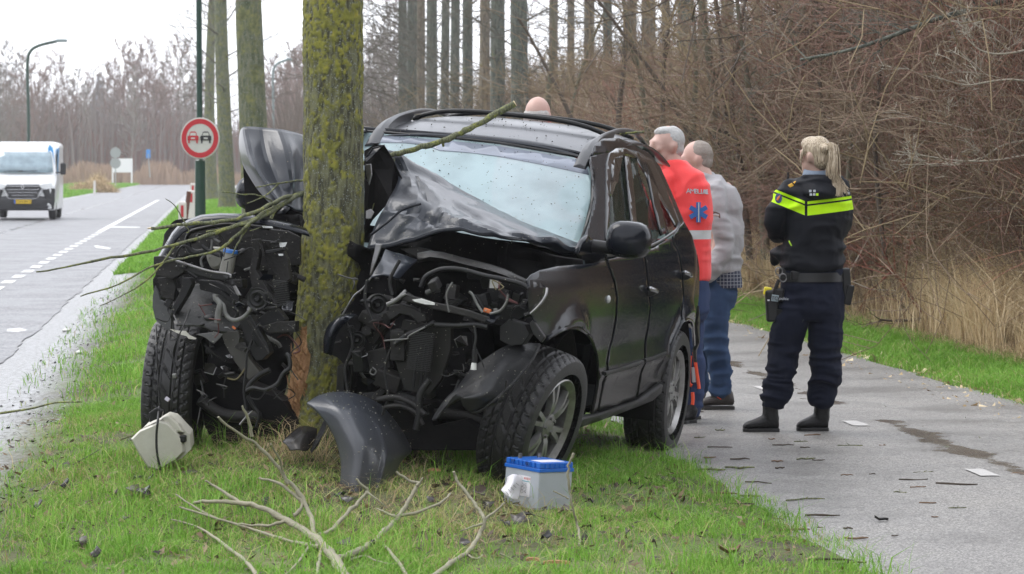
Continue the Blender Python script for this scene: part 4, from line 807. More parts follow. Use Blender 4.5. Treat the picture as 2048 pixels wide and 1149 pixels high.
# ------------------------------------------------------------------ the tree that was hit
def main_tree():
    d = 13.3; T = root('roadside_tree', (P(655, 345, d).x, d, .25), 'mossy tree trunk in the middle with its bark torn off low down by the car', 'tree')
    zs = np.concatenate([np.arange(-.1, 2.75, .0055)]); n = 230; th = np.linspace(0, 2*pi, n, endpoint=False)
    Z, TH = np.meshgrid(zs, th, indexing='ij')
    py = 345-(Z-CH+.0)*FP/d
    # centre and half width of the trunk read at several heights
    cx = np.interp(py, [0, 200, 400, 560, 650, 740, 800, 860], [666, 666, 668, 662, 654, 645, 634, 628]); hw = np.interp(py, [0, 200, 400, 560, 650, 740, 800, 860, 900], [60, 60, 61, 64, 64, 66, 70, 84, 100])
    X0 = (cx-1024)/FP*d; Rr = hw/FP*d
    p = np.stack([np.cos(TH)*Rr, np.sin(TH)*Rr, Z], -1)
    rg = vn(p*np.array([42, 42, 7.]), 1)+.5*vn(p*np.array([90, 90, 16.]), 2); rg = -np.abs(rg)
    big = fbm(p*np.array([3, 3, 1.2]), 5, 3)
    mo = fbm(p*np.array([26, 26, 17.]), 7, 5)*.8+.55*fbm(p*np.array([7, 7, 2.6]), 8, 3)
    # moss prefers the side to the left front; bare on the right
    side = np.cos(TH-rad(238)); thr = .12-.25*side
    mm = sm(mo, thr-.16, thr+.14)*sm(vn(p*np.array([75, 75, 60.]), 9)+.5*vn(p*170, 10), -.55, .25)
    R2 = Rr*(1+.03*big)+rg*.0045*(1-mm*.5)+mm*(.0025+.004*np.abs(vn(p*90, 4)))
    # wound
    wd = np.exp(-(((np.mod(TH-rad(212)+pi, 2*pi)-pi+.12*vn(p*np.array([12, 12, 9.]), 6))/.55)**4))*sm(-np.abs(Z-.5-.05*np.sin(TH*7)-.08*vn(p*np.array([30, 30, 5.]), 16)), -.3, -.24)
    wn_ = vn(p*np.array([60, 60, 6.]), 12); R2 = R2-wd*(.02+.02*wn_+.01*np.abs(vn(p*np.array([140, 140, 10.]), 13))); mm = mm*(1-wd)
    R2 = R2*(1+.16*sm(-Z, -.42, -.1)*np.abs(np.cos(TH*2.5+.6)))
    V = np.stack([X0+np.cos(TH)*R2, d+np.sin(TH)*R2, Z], -1).reshape(-1, 3)-np.array(T.location)
    i, j = np.meshgrid(np.arange(len(zs)-1), np.arange(n), indexing='ij'); a = (i*n+j).ravel(); b = (i*n+(j+1) % n).ravel()
    q = np.stack([a, b, b+n, a+n], -1)
    o = npmesh('trunk', V, None, [m_bark, m_split], quads=q, attr={'moss': (mm*.97).ravel()}, smooth=True, parent=T)
    wf = (wd > .5)[:-1].ravel(); o.data.polygons.foreach_set('material_index', wf.astype(np.int32)); o.data.update()
    # upper trunk and limbs above the picture
    mb = MB(); x0 = (666-1024)/FP*d
    mb.tube([(x0, d, 2.74), (x0+.02, d, 5), (x0+.1, d+.1, 8), (x0, d, 12)], [.144, .125, .09, .03], 16); mb.mk('upper_trunk', m_bark, T, smooth=60)
    mb = MB(); random.seed(3)
    for k in range(14):
        z = random.uniform(4.5, 11); a = random.uniform(0, 6.28); L = (13-z)*.35; p0 = Vector((x0, d, z)); dr = Vector((cos(a), sin(a), .9))
        mb.tube([p0, p0+dr*L*.5, p0+dr*L+Vector((0, 0, L*.3))], [.04, .025, .006], 5)
    mb.mk('crown', m_bark, T)
    # splinters hanging off the wound
    for k in range(22):
        y0 = random.uniform(700, 830); p0 = P(598+random.uniform(-14, 22), y0, d-.14)
        mb = MB(); mb.tube([p0, p0+Vector((-.02, -.02, .03)), p0+Vector((-.03+random.uniform(-.01, .01), -.03, random.uniform(.05, .11)))], [random.uniform(.003, .008), .004, .001], 5); mb.mk('splinter', m_split, T)
main_tree()
# ------------------------------------------------------------------ bare trees
def branch(mb, p, d, L, r, lev, rng, spread=.6, up=.25, nside=3, segs=4, kids=5, minr=.004, wig=.16):
    pts = [p.copy()]; q = p.copy(); dd = d.copy()
    for i in range(segs):
        dd = (dd+Vector((rng.uniform(-wig, wig), rng.uniform(-wig, wig), rng.uniform(-wig, wig)+up*.12))).normalized(); q = q+dd*(L/segs); pts.append(q.copy())
    rs = [max(minr, r*(1-.82*i/segs)) for i in range(segs+1)]
    mb.tube(pts, rs, nside if lev > 1 else 3, cap=False)
    if lev > 0:
        for k in range(kids):
            t = rng.uniform(.2, 1.0)*segs; i = min(segs-1, int(t)); pp = pts[i].lerp(pts[i+1], t-i)
            ax = (pts[i+1]-pts[i]).normalized(); o = ax.orthogonal().normalized(); o = Matrix.Rotation(rng.uniform(0, 6.28), 3, ax) @ o
            nd = (ax*(1-spread*.5)+o*spread*rng.uniform(.5, 1.5)+Vector((0, 0, up*.5))).normalized()
            branch(mb, pp, nd, L*rng.uniform(.42, .68), max(minr, rs[i]*.55), lev-1, rng, spread, up, nside, max(2, segs-1), kids, minr, wig)
def tree_meshes(name, seed, H, r, m, lev=3, clear=.3, n1=26, col=(0,), crown_w=.28, minr=.012, parts=False, kids=4, up=.35, spread=.6):
    rng = random.Random(seed); mb = MB(); pts = []; x = y = 0
    for i in range(9):
        z = H*i/8; pts.append(Vector((x, y, z))); x += rng.uniform(-.012, .012)*H; y += rng.uniform(-.012, .012)*H
    mb.tube(pts, [r*(1.25 if i == 0 else 1)*(1-.9*i/8) for i in range(9)], 9 if parts else 6)
    cb = MB() if parts else mb
    for k in range(n1):
        t = clear+(1-clear)*((k+rng.random())/n1); i = min(7, int(t*8)); p = pts[i].lerp(pts[i+1], t*8-i); a = k*2.4+rng.uniform(-.4, .4)
        L = H*crown_w*(1.25-t)*rng.uniform(.7, 1.15); d = Vector((cos(a), sin(a), rng.uniform(.35, 1.1))).normalized()
        branch(cb, p, d, L, r*(1-.9*t)*.5, lev-1, rng, spread, up, 4, 4, kids, minr)
    out = []
    for nm, b in ((name, mb),)+(((name+'_crown', cb),) if parts else ()):
        me = bpy.data.meshes.new(nm); me.from_pydata(b.v, [], b.f); me.materials.append(m); me.polygons.foreach_set('use_smooth', [True]*len(me.polygons)); out.append(me)
    return out
mt_far = [mat('hazed_bark_grey', (.2, .17, .15), .9), mat('hazed_bark_reddish', (.22, .15, .125), .9), mat('hazed_bark_pale', (.26, .235, .2), .9)]  # bark paled so that part of the distance haze sits in its colour
protos = [tree_meshes('bare_tree', 10+i, 16, .22, mt_far[i % 3], lev=3, n1=30, clear=.12+.05*(i % 3), crown_w=[.2, .3, .16, .26, .34, .2][i], minr=.028, kids=5, up=.6)[0] for i in range(6)]
random.seed(11)
ft = []
FT = [(-14, 130, 330, .95), (12, 95, 380, 1), (48, 110, 400, .9), (88, 150, 420, 1), (118, 118, 360, 1.0), (150, 140, 410, 1), (182, 150, 430, .9), (214, 130, 400, 1), (246, 95, 380, 1), (280, 110, 420, .95), (300, 92, 360, 1), (330, 125, 420, 1), (352, 85, 400, 1), (370, 120, 380, 1), (392, 100, 420, 1), (540, 120, 380, 1), (556, 150, 330, 1), (575, 100, 420, 1), (592, 130, 360, 1), (605, 95, 300, 1), (740, 90, 260, 1), (752, 60, 300, 1), (770, 40, 240, 1), (790, 20, 220, 1), (-30, 100, 350, 1), (30, 150, 430, 1), (68, 120, 350, 1), (132, 160, 440, 1), (170, 170, 380, 1), (232, 160, 440, 1), (265, 140, 350, 1), (318, 150, 440, 1)]
for i, (px, top, d, s) in enumerate(FT):
    for k in range(2 if i % 2 else 1):
        dd = d*(1+.1*k)+random.uniform(-8, 8); x = P(px+(k*random.uniform(-18, 18)), 345, dd).x; Ht = (345-(top+k*random.uniform(0, 35)))/FP*dd+1.5
        o = link('bare_tree', random.choice(protos)); o.location = (x, dd, .04); o.rotation_euler = (0, 0, random.uniform(0, 6.28)); sc = Ht/16; o.scale = (sc, sc, sc)
        setp(o, 'bare hazy tree in the distant tree line beyond the road', 'tree', 'bare trees of the distant tree line')
# brush band under the far trees
def brush(name, n, xr, dr, hr, m, seed, label, curve=.3, w=.03, kind='stuff', ufilter=None):
    rs = np.random.RandomState(seed); px = rs.uniform(*xr, n); d = rs.uniform(*dr, n); x = (px-1024)/FP*d; z = G(x, d)
    h = rs.uniform(*hr, n)*(1+.45*vn(np.stack([px*.03, d*.02, px*0], -1), seed)); a = rs.uniform(0, 6.28, n); cu = rs.uniform(0, curve, n)*h; ww = w*d/300*rs.uniform(.6, 1.5, n)
    B = np.stack([x, d, z], -1); dirv = np.stack([np.cos(a), np.sin(a), a*0], -1); ex = np.array([1., 0, 0])
    V = []; 
    for t, f in ((0, 1), (.5, .8), (1, .15)):
        c = B+dirv*(cu*t*t)[:, None]+np.array([0, 0, 1])*(h*t)[:, None]
        V += [c-ex*(ww*f)[:, None], c+ex*(ww*f)[:, None]]
    V = np.stack(V, 1).reshape(-1, 3); k = np.arange(n)*6
    q = np.concatenate([np.stack([k, k+1, k+3, k+2], -1), np.stack([k+2, k+3, k+5, k+4], -1)])
    npmesh(name, V, None, m, quads=q, kind=kind)
brush('distant_undergrowth', 11000, (-60, 660), (352, 470), (2.5, 8.0), mat('far_twigs_red', (.2, .115, .09), .95), 1, '', .35, .07)
brush('distant_undergrowth', 5000, (-60, 660), (350, 470), (3, 11), mat('far_twigs_grey', (.19, .16, .14), .95), 2, '', .3, .06)
brush('distant_reeds', 6000, (100, 660), (332, 348), (.6, 2.4), mat('far_reeds', (.36, .25, .17), .95), 3, '', .3, .07)
brush('distant_undergrowth', 6000, (560, 900), (150, 260), (2.0, 6.5), mat('mid_twigs', (.15, .12, .1), .95), 4, '', .35, .06)
# ------------------------------------------------------------------ avenue trees on the verge
random.seed(4)
for px, d, w, m, lb in ((505, 38, 60, m_bark2, 'thick green-stained trunk standing directly behind the upright bonnet flap'), (448, 100, 33, m_bark2, 'slimmer green trunk just right of the lamp post with the round sign'), (424, 135, 24, m_bark2, 'thin far trunk between the lamp post and the slimmer green trunk')):
    r = w/2/FP*d; x = P(px, 345, d).x; T = root('avenue_tree', (x, d, g1(x, d)-.05), lb, 'tree', 'avenue trees on the road verge')
    zs = np.linspace(0, 17, 70); n = 36; th = np.linspace(0, 2*pi, n, endpoint=False); Z, TH = np.meshgrid(zs, th, indexing='ij')
    pp = np.stack([np.cos(TH)*3, np.sin(TH)*3, Z], -1); R_ = r*(1-.035*Z)*(1+.05*fbm(pp*1.2, int(px), 3))*(1+.25*np.exp(-Z*3))
    V = np.stack([np.cos(TH)*R_+.12*np.sin(Z*.35+px), np.sin(TH)*R_, Z], -1).reshape(-1, 3); i, j = np.meshgrid(np.arange(69), np.arange(n), indexing='ij'); a = (i*n+j).ravel(); b = (i*n+(j+1) % n).ravel()
    npmesh('trunk', V, None, m, quads=np.stack([a, b, b+n, a+n], -1), smooth=True, parent=T)
    rng = random.Random(int(px)); mb = MB()
    for k in range(34):
        z = 4.2+k*.36 if d < 50 else 3.5+k*.4; a = k*2.4; dr = Vector((cos(a), sin(a), rng.uniform(.1, .8))).normalized()
        branch(mb, Vector((.1*sin(z*.35+px), 0, z)), dr, rng.uniform(1.6, 3.4), .035, 2, rng, .6, .2, 4, 5, 5, .005)
    o = mb.mk('crown', mat('branch_bark', (.11, .1, .08), .9), T, smooth=60)
    for v in o.data.vertices: v.co += T.location
# ------------------------------------------------------------------ poplar row of the wood
ROW = [(1042, 40, 66, 0), (996, 34, 71, 0), (968, 24, 77, 1), (936, 24, 80, 0), (907, 22, 85, 0), (887, 20, 89, 0), (864, 26, 94, 0), (842, 20, 98, 1), (826, 30, 101, 0), (808, 22, 106, 0), (1106, 22, 92, 1), (1140, 18, 98, 1), (1178, 26, 88, 1), (1216, 22, 84, 0), (1258, 26, 80, 1), (1300, 34, 74, 1), (1332, 22, 86, 1), (1366, 34, 62, 0), (1404, 22, 82, 1), (1452, 30, 70, 1), (1510, 26, 76, 1), (1570, 30, 70, 1), (1640, 30, 66, 1)]
ORD = 'zeroth leftmost second third fourth fifth sixth seventh eighth ninth tenth eleventh twelfth thirteenth fourteenth'.split(); ORD[0] = 'first'
for i, (px, w, d, k) in enumerate(ROW):
    r = w/2/FP*d*.95; x = P(px, 345, d).x; T = root('poplar_tree', (x, d, .2), (ORD[10-i]+' poplar trunk from the left in the dark row left of the bald head') if i < 10 and i > 0 else 'thickest dark poplar trunk, right end of the row, just above the bald head' if i == 0 else ORD[i-9]+' brownish trunk rightwards from the bald head, rising out of the thicket', 'tree', ['poplar row at the edge of the wood', 'trunks inside the wood'][1 if px > 1060 else 0])
    zs = np.linspace(0, 15, 40); n = 20; th = np.linspace(0, 2*pi, n, endpoint=False); Z, TH = np.meshgrid(zs, th, indexing='ij')
    pp = np.stack([np.cos(TH)*2, np.sin(TH)*2, Z+px], -1); R_ = r*(1-.02*Z)*(1+.06*fbm(pp*1.5, i, 3))
    lean = .012*sin(px)*Z
    V = np.stack([np.cos(TH)*R_+lean, np.sin(TH)*R_, Z], -1).reshape(-1, 3); ii, jj = np.meshgrid(np.arange(39), np.arange(n), indexing='ij'); a = (ii*n+jj).ravel(); b = (ii*n+(jj+1) % n).ravel()
    npmesh('trunk', V, None, [m_bark3, m_bark4][k], quads=np.stack([a, b, b+n, a+n], -1), smooth=True, parent=T)
    rng = random.Random(i); mb = MB()
    for q in range(13 if px > 830 else 18):
        z = 1.8+q*(.62 if px > 830 else .34); a = q*2.4+i if px > 830 else pi+rng.uniform(-1, 1)
        branch(mb, Vector((0, 0, z)), Vector((cos(a), sin(a), rng.uniform(-.05, .6))).normalized(), rng.uniform(1.2, 2.6)*(1.6 if px < 830 else 1), .03, 2, rng, .6, .12, 4, 5, 4, .009)
    o = mb.mk('crown', mat('branch_bark', (.11, .1, .08), .9), T)
    for v in o.data.vertices: v.co += T.location
# ------------------------------------------------------------------ thicket
tw = [mat('twig_red_brown', (.2, .115, .085), .85), mat('twig_brown', (.2, .145, .095), .85), mat('twig_grey', (.3, .26, .21), .85), mat('twig_ochre', (.25, .19, .105), .85), mat('twig_dark', (.085, .065, .05), .85)]
def shrub(seed, H, m, stems, kids, lev, minr):
    rng = random.Random(seed); mb = MB()
    for k in range(stems):
        a = rng.uniform(0, 6.28); p = Vector((cos(a)*.15, sin(a)*.15, 0)); t = rng.uniform(.1, .75)
        branch(mb, p, Vector((cos(a)*t, sin(a)*t, 1)).normalized(), H*rng.uniform(.6, 1), .0145, lev, rng, .85, .22, 4, 5, kids, minr, .34)
    me = bpy.data.meshes.new('bare_shrub'); me.from_pydata(mb.v, [], mb.f); me.materials.append(m); me.polygons.foreach_set('use_smooth', [True]*len(me.polygons)); return me
sp = [shrub(50+i, [3.4, 3.8, 3.2, 4.2, 3.0, 3.6, 2.4, 2.2][i], tw[[0, 1, 2, 3, 1, 4, 0, 3][i]], 9, 5, 3, [.0035, .004, .0035, .004, .0035, .0045, .003, .003][i]) for i in range(8)]
random.seed(21); cnt = 0
for row, (u0, u1, y0, y1, n, pool, s0, s1) in enumerate([(7.35, 8.0, 22, 75, 74, (0, 1, 2, 4, 6, 7), .6, .95), (8.2, 9.6, 24, 95, 84, (0, 1, 3, 4, 5), .9, 1.25), (10, 14, 28, 120, 84, (1, 2, 3, 5, 5), 1.1, 1.6)]):
    for k in range(n):
        y = y0+(y1-y0)*((k+random.random())/n)**1.25; u = random.uniform(u0, u1); x = u-.11*y
        o = link('bare_shrub', sp[random.choice(pool)]); s = random.uniform(s0, s1)*(1.0 if y < 55 else .9)
        if y > 36: s = min(s, .62+.0035*y); u += .95; x = u-.11*y
        o.location = (x, y, g1(x, y)-.05); o.scale = (s*random.uniform(.8, 1.25), s*random.uniform(.8, 1.25), s); o.rotation_euler = (random.uniform(-.15, .15), random.uniform(-.15, .15), random.uniform(0, 6.28))
        setp(o, 'bare brown shrub in the tangled thicket beside the cycle path', 'shrub', 'shrubs of the roadside thicket')
# mass of fine twigs deep in the wood
def twigmass(name, n, ur, yr, hr, m, seed, rad_=.006, Ls=(.5, 1.3)):
    rs = np.random.RandomState(seed); u = rs.uniform(*ur, n); y = yr[0]+(yr[1]-yr[0])*rs.uniform(0, 1, n)**1.2; x = u-.11*y
    z = G(x, y)+rs.uniform(0, 1, n)**.8*hr*(1+.3*vn(np.stack([x*.5, y*.3, x*0], -1), seed)); th = rs.uniform(0, 6.28, n); el = rs.normal(.85, .75, n)
    D = np.stack([np.cos(th)*np.cos(el), np.sin(th)*np.cos(el), np.sin(el)], -1); L = rs.uniform(*Ls, n)
    z = G(x, y)+(z-G(x, y))*np.where((y > 36) & (u < 12), .68, 1); B = np.stack([x, y, z], -1); S = np.cross(D, rs.normal(size=(n, 3))); S /= np.linalg.norm(S, axis=1)[:, None]; S2 = np.cross(D, S); bend = S*(L*rs.uniform(-.45, .45, n))[:, None]
    V = []
    for t, f in ((0, 1.), (.5, .75), (1, .2)):
        c = B+D*(L*t)[:, None]+bend*(t*t)
        for k in range(3): V.append(c+(S*cos(2.09*k)+S2*sin(2.09*k))*(rad_*f)*rs.uniform(.7, 1.4, n)[:, None])
    V = np.stack(V, 1).reshape(-1, 3); k = np.arange(n)*9; q = []
    for a in (0, 3):
        for j in range(3): q.append(np.stack([k+a+j, k+a+(j+1) % 3, k+a+3+(j+1) % 3, k+a+3+j], -1))
    npmesh(name, V, None, m, quads=np.concatenate(q), kind='stuff')
twigmass('thicket_twigs', 15000, (7.1, 9.5), (21, 60), 3.4, tw[0], 31, .0045)
twigmass('thicket_twigs', 15000, (7.3, 12), (22, 80), 3.8, tw[1], 32, .005)
twigmass('thicket_twigs', 9000, (9, 16), (24, 100), 4.6, tw[4], 33, .009, (.8, 2))  # darker twigs further back put the thicket's depth shade into the colour
twigmass('thicket_twigs', 9000, (7.4, 14), (24, 100), 4.2, tw[3], 34, .005)
twigmass('thicket_twigs', 6000, (7.0, 8.2), (21, 60), 3.2, mat('twig_straw_lit', (.44, .36, .25), .85), 44, .0032)  # paler front twigs carry the thicket's highlights in their colour
twigmass('thicket_twigs', 2600, (7.0, 8.0), (21, 50), 3.0, mat('twig_rust', (.34, .15, .1), .85), 45, .004)
twigmass('woodland_and_added_twigs', 8000, (13, 40), (40, 120), 5.0, tw[1], 35, .014, (1.2, 3))
twigmass('woodland_and_added_twigs', 9000, (7.5, 16), (70, 190), 2.6, tw[0], 36, .012, (.8, 2))
# unseen dark twig masses added around the camera to cut glare on the wreck
twigmass('woodland_and_added_twigs', 16000, (12, 24), (-45, 14), 10, tw[4], 37, .05, (1.5, 4))
twigmass('woodland_and_added_twigs', 16000, (-45, 25), (-75, -45), 12, tw[4], 38, .1, (2, 5))
twigmass('woodland_and_added_twigs', 9000, (-60, -42), (-60, 60), 8, tw[4], 39, .1, (2, 5))
# individual slanting stems in front of the wood
G_ = 'slender hazel stems in the thicket'
def stem(name, pl, d, r0, r1, m, label, cat='shrub', twigs=10, seed=0, group=None, tl=.5):
    if group == G_: k = FP*6.55/(pl[0][0]-419)/d; d *= k; r0 *= k*1.7; r1 *= k*1.6; pl = [(pl[0][0], pl[0][1]+0)]+list(pl[1:])
    pts = spline([tuple(P(x, y, d+(q[2] if len(q) > 2 else 0))) for q in pl for x, y in [q[:2]]], 5); n = len(pts); mb = MB(); base = pts[0]
    mb.tube(pts, np.linspace(r0, r1, n), 7); rng = random.Random(seed)
    for k in range(twigs):
        i = rng.randrange(n//4, n-1); ax = Vector(pts[i+1])-Vector(pts[i]); ax.normalize(); o = Matrix.Rotation(rng.uniform(0, 6.28), 3, ax) @ ax.orthogonal().normalized()
        branch(mb, Vector(pts[i]), (ax*.8+o*.7+Vector((0, 0, .3))).normalized(), tl*rng.uniform(.6, 1.4), r1*.8, 2, rng, .6, .2, 4, 4, 3, .002)
    return mb.mk(name, m, None, org=base, smooth=60, label=label, category=cat, **({'group': group} if group else {}))
for i, (pl, r0) in enumerate([([(1690, 500), (1700, 300), (1716, 120), (1722, -40)], .02), ([(1770, 520), (1750, 300), (1762, 100), (1745, -40)], .016), ([(1100, 330), (1096, 200), (1108, 80), (1100, -40)], .022), ([(1245, 420), (1236, 260), (1250, 100), (1246, -40)], .024), ([(1400, 480), (1386, 300), (1392, 120), (1380, -40)], .024), ([(1640, 520), (1652, 330), (1640, 140), (1668, -40)], .016), ([(1462, 560), (1448, 430), (1436, 300), (1424, 160), (1408, 40), (1396, -60)], .04), ([(1470, 560), (1462, 420), (1450, 250), (1444, 120), (1428, -40)], .03), ([(1420, 560), (1466, 330), (1505, 190), (1560, 60), (1600, -40)], .026),
                              ([(1500, 520), (1480, 330), (1462, 200), (1480, 60), (1500, -40)], .024), ([(1532, 520), (1515, 300), (1490, 130), (1470, -30)], .03), ([(1580, 470), (1600, 160), (1620, 60), (1652, -40)], .022), ([(1566, 480), (1590, 120), (1612, 0), (1622, -40)], .022),
                              ([(1440, 540), (1400, 330), (1340, 200), (1240, 60), (1180, -20)], .02), ([(1340, 480), (1300, 300), (1280, 150), (1240, -20)], .024), ([(1180, 420), (1150, 260), (1090, 130), (1040, 40)], .018), ([(1130, 420), (1130, 300), (1160, 150), (1210, 20)], .018), ([(1380, 420), (1330, 280), (1330, 100), (1360, -20)], .02)]):
    stem('hazel_stem', pl, 27, r0, r0*.35, tw[4] if i % 2 else mat('stem_bark', (.085, .075, .05), .85, var=(9, .4, (.14, .13, .09))), 'slender dark stem rising through the tangled thicket beyond the path', twigs=7, seed=i, group=G_)
mw = mat('pale_lichen_twig', (.44, .4, .32), .8, var=(12, .4, (.22, .2, .16)))
for i, pl in enumerate([[(2100, 90), (2010, 108), (1960, 100), (1926, 68)], [(2100, 170), (2030, 160), (1990, 162), (1930, 170), (1860, 150)], [(2100, 300), (2000, 320), (1920, 322), (1850, 312), (1790, 302)], [(2100, 275), (2010, 290), (1960, 318), (1880, 328), (1800, 330)], [(2100, 250), (2030, 240), (1960, 262), (1900, 250), (1830, 240)], [(2100, 130), (1980, 40), (1930, 70), (1928, 40)]]):
    stem('pale_branch', pl, 22.5+.3*i, .011, .003, mw, ['pale twiggy branch reaching in from the right edge, high up', 'pale branch just below the topmost, fanning out over the thicket', 'long pale branch level with the officer\'s head', 'pale forked branch touching the one at head height', 'thin pale branch above the officer\'s head height branches', 'short pale hooked branch near the top right corner'][i], 'branch', 5, 70+i, 'pale branches reaching in from the right', .32)
stem('mossy_bough', [(2100, -30), (1980, 10), (1880, 36), (1790, 70), (1700, 100), (1600, 120)], 25, .03, .012, m_bark3, 'mossy bough crossing the upper right corner', 'branch', 14, 99, None, .5)
stem('red_stem', [(1850, 630), (1825, 600), (1800, 560), (1785, 545), (1765, 560)], 26, .02, .012, mat('red_bark', (.2, .07, .045), .8), 'bent reddish stem low in the thicket right of the officer', 'shrub', 8, 5, None, .6)
stem('fallen_pole', [(1860, 636), (1830, 640), (1790, 642), (1760, 640)], 26, .016, .01, tw[4], 'dark dead pole lying at the foot of the thicket', 'branch', 3, 6, None, .3)
# yellow catkins
mb = MB(); random.seed(8)
for k in range(150):
    p = P(random.gauss(1478, 16), random.gauss(318, 55), 34.5+random.uniform(-.6, .6)); mb.tube([p, p+Vector((random.uniform(-.01, .01), 0, -random.uniform(.05, .12)))], [.008, .006], 4)
mb.mk('hazel_catkins', mat('catkin', (.4, .36, .14), .8), kind='stuff')
# ------------------------------------------------------------------ grass and straw
def grassmat(name, stops, rough=.7):
    m = mat(name, (.1, .2, .05), rough, spec=.35); nt = m.node_tree; n, l, b = N(m)
    c = ramp(nt, attr_node(nt, 'tint'), stops); l.new(c, b.inputs['Base Color'])
    tr = n.new('ShaderNodeBsdfTranslucent'); l.new(c, tr.inputs[0]); mx = n.new('ShaderNodeMixShader'); mx.inputs[0].default_value = .3
    o = n['Material Output']; l.new(b.outputs[0], mx.inputs[1]); l.new(tr.outputs[0], mx.inputs[2]); l.new(mx.outputs[0], o.inputs[0]); return m
m_grass = grassmat('grass_blades', [(.0, (.06, .14, .015)), (.35, (.15, .33, .035)), (.62, (.28, .51, .08)), (.74, (.46, .48, .16)), (.88, (.46, .38, .22)), (1, (.33, .23, .13))])
m_straw = grassmat('dry_straw', [(.0, (.14, .095, .055)), (.4, (.46, .34, .19)), (.75, (.74, .59, .37)), (1, (.85, .73, .5))])
def blades(name, n, ur, yr, hr, w, m, seed, dens=None, tint=None, lean=.6, ypow=1.0, curl=.5, hmod=None, kind='stuff'):
    rs = np.random.RandomState(seed); y = yr[0]+(yr[1]-yr[0])*rs.uniform(0, 1, n)**ypow; u = rs.uniform(*ur, n); x = u-.11*y
    keep = np.abs(x) < .215*y+.3; x, y, u = x[keep], y[keep], u[keep]
    if dens is not None: k2 = rs.uniform(0, 1, len(x)) < dens(x, y, u); x, y, u = x[k2], y[k2], u[k2]
    n = len(x); cl = fbm(np.stack([x*6, y*6, x*0], -1), seed, 3); h = rs.uniform(*hr, n)*(1+.8*cl)
    if hmod is not None: h = h*hmod(x, y, u)
    z = G(x, y)-.01; th = rs.uniform(0, 6.28, n); wd = rs.uniform(.6, 1.3, n)*w; ld = rs.uniform(0, 6.28, n); ll = h*rs.uniform(.1, lean, n)
    B = np.stack([x, y, z], -1); S = np.stack([np.cos(th), np.sin(th), th*0], -1); D = np.stack([np.cos(ld), np.sin(ld), ld*0], -1); up = np.array([0, 0, 1.])
    m1 = B+D*(ll*.3)[:, None]+up*(h*.55)[:, None]; tip = B+D*(ll*(1+curl))[:, None]+up*(h*(1-.25*curl))[:, None]
    V = np.stack([B-S*wd[:, None], B+S*wd[:, None], m1-S*(wd*.8)[:, None], m1+S*(wd*.8)[:, None], tip], 1).reshape(-1, 3)
    k = np.arange(n)*5; T = np.concatenate([np.stack([k, k+1, k+3], -1), np.stack([k, k+3, k+2], -1), np.stack([k+2, k+3, k+4], -1)])
    ti = np.clip(tint(x, y, u, rs), 0, 1); npmesh(name, V, T, m, attr={'tint': np.repeat(ti, 5)}, kind=kind)
def dryness(x, y):
    d = .55*np.exp(-(((x+.35)/.75)**2+((y-11.9)/1.0)**2))+.35*np.exp(-(((x+1.6)/.5)**2+((y-12.6)/.8)**2))+.35*np.exp(-(((x+.9)/.45)**2+((y-13)/.5)**2))
    return d
def tint1(x, y, u, rs):
    t = .42+.16*fbm(np.stack([x*2.2, y*2.2, x*0], -1), 41, 3)+rs.normal(0, .12, len(x)); dr = dryness(x, y)
    return np.where(rs.uniform(0, 1, len(x)) < .06+dr*1.0+.22*sm(fbm(np.stack([x*1.4, y*1.1, x*0], -1), 77, 3), .05, .4), rs.uniform(.68, 1.0, len(x)), t)
def dens1(x, y, u):
    d = np.ones_like(x); d *= sm(u, -1.05, -.6)*.93+.07; d *= 1-sm(u, 2.42, 2.72)
    mud = fbm(np.stack([x*1.8, y*1.8, x*0], -1), 44, 3)
    d *= 1-.85*sm(mud, .02, .22)
    d *= 1-.75*np.exp(-(((x+.95)/.5)**2+((y-13.1)/.45)**2))
    d *= (1-.85*np.exp(-(((x+3.1)/.55)**2+((y-18.3)/1.6)**2)))*(1-.6*np.exp(-(((x+.1)/.5)**2+((y-12.3)/.3)**2)))*(1-.5*np.exp(-(((u-2.4)/.25)**2)))*(1-.5*np.exp(-(((x+.75)/.35)**2+((y-11.9)/.35)**2))); return d
blades('verge_grass', 330000, (-1.35, 2.75), (8.6, 17), (.022, .058), .0019, m_grass, 1, dens1, tint1, .9, 1.15)
blades('verge_grass', 150000, (-1.35, 2.75), (17, 40), (.04, .1), .0035, m_grass, 2, dens1, tint1, .8, 1.2)
blades('verge_grass', 60000, (-1.4, 2.6), (40, 130), (.06, .14), .012, m_grass, 3, None, lambda x, y, u, rs: .45+rs.normal(0, .1, len(x)), .7, 1.3)
blades('long_verge_grass', 30000, (-1.0, 2.6), (8.6, 16), (.06, .17), .0019, m_grass, 4, lambda x, y, u: dens1(x, y, u)*sm(fbm(np.stack([x*3, y*3, x*0], -1), 50, 2), -.1, .25), lambda x, y, u, rs: rs.uniform(.3, .7, len(x)), .9, 1)
blades('dry_verge_grass', 16000, (-1.0, 2.4), (8.6, 15), (.03, .11), .0017, m_grass, 5, lambda x, y, u: np.clip(dryness(x, y)*1.6+.08, 0, 1), lambda x, y, u, rs: rs.uniform(.7, 1, len(x)), 2.6, 1)
blades('far_verge_grass', 150000, (5.32, 6.85), (16, 45), (.04, .1), .003, m_grass, 6, lambda x, y, u: sm(u, 5.34, 5.55)*(1-.9*sm(u, 6.5, 6.9)), lambda x, y, u, rs: .4+.14*fbm(np.stack([x*2, y*2, x*0], -1), 4, 2)+rs.normal(0, .09, len(x))+(rs.uniform(0, 1, len(x)) < .1)*.4, .8, 1.3)
blades('left_verge_grass', 40000, (-16, -8.4), (120, 330), (.1, .3), .04, m_grass, 7, None, lambda x, y, u, rs: .42+rs.normal(0, .08, len(x)), .7, 1)
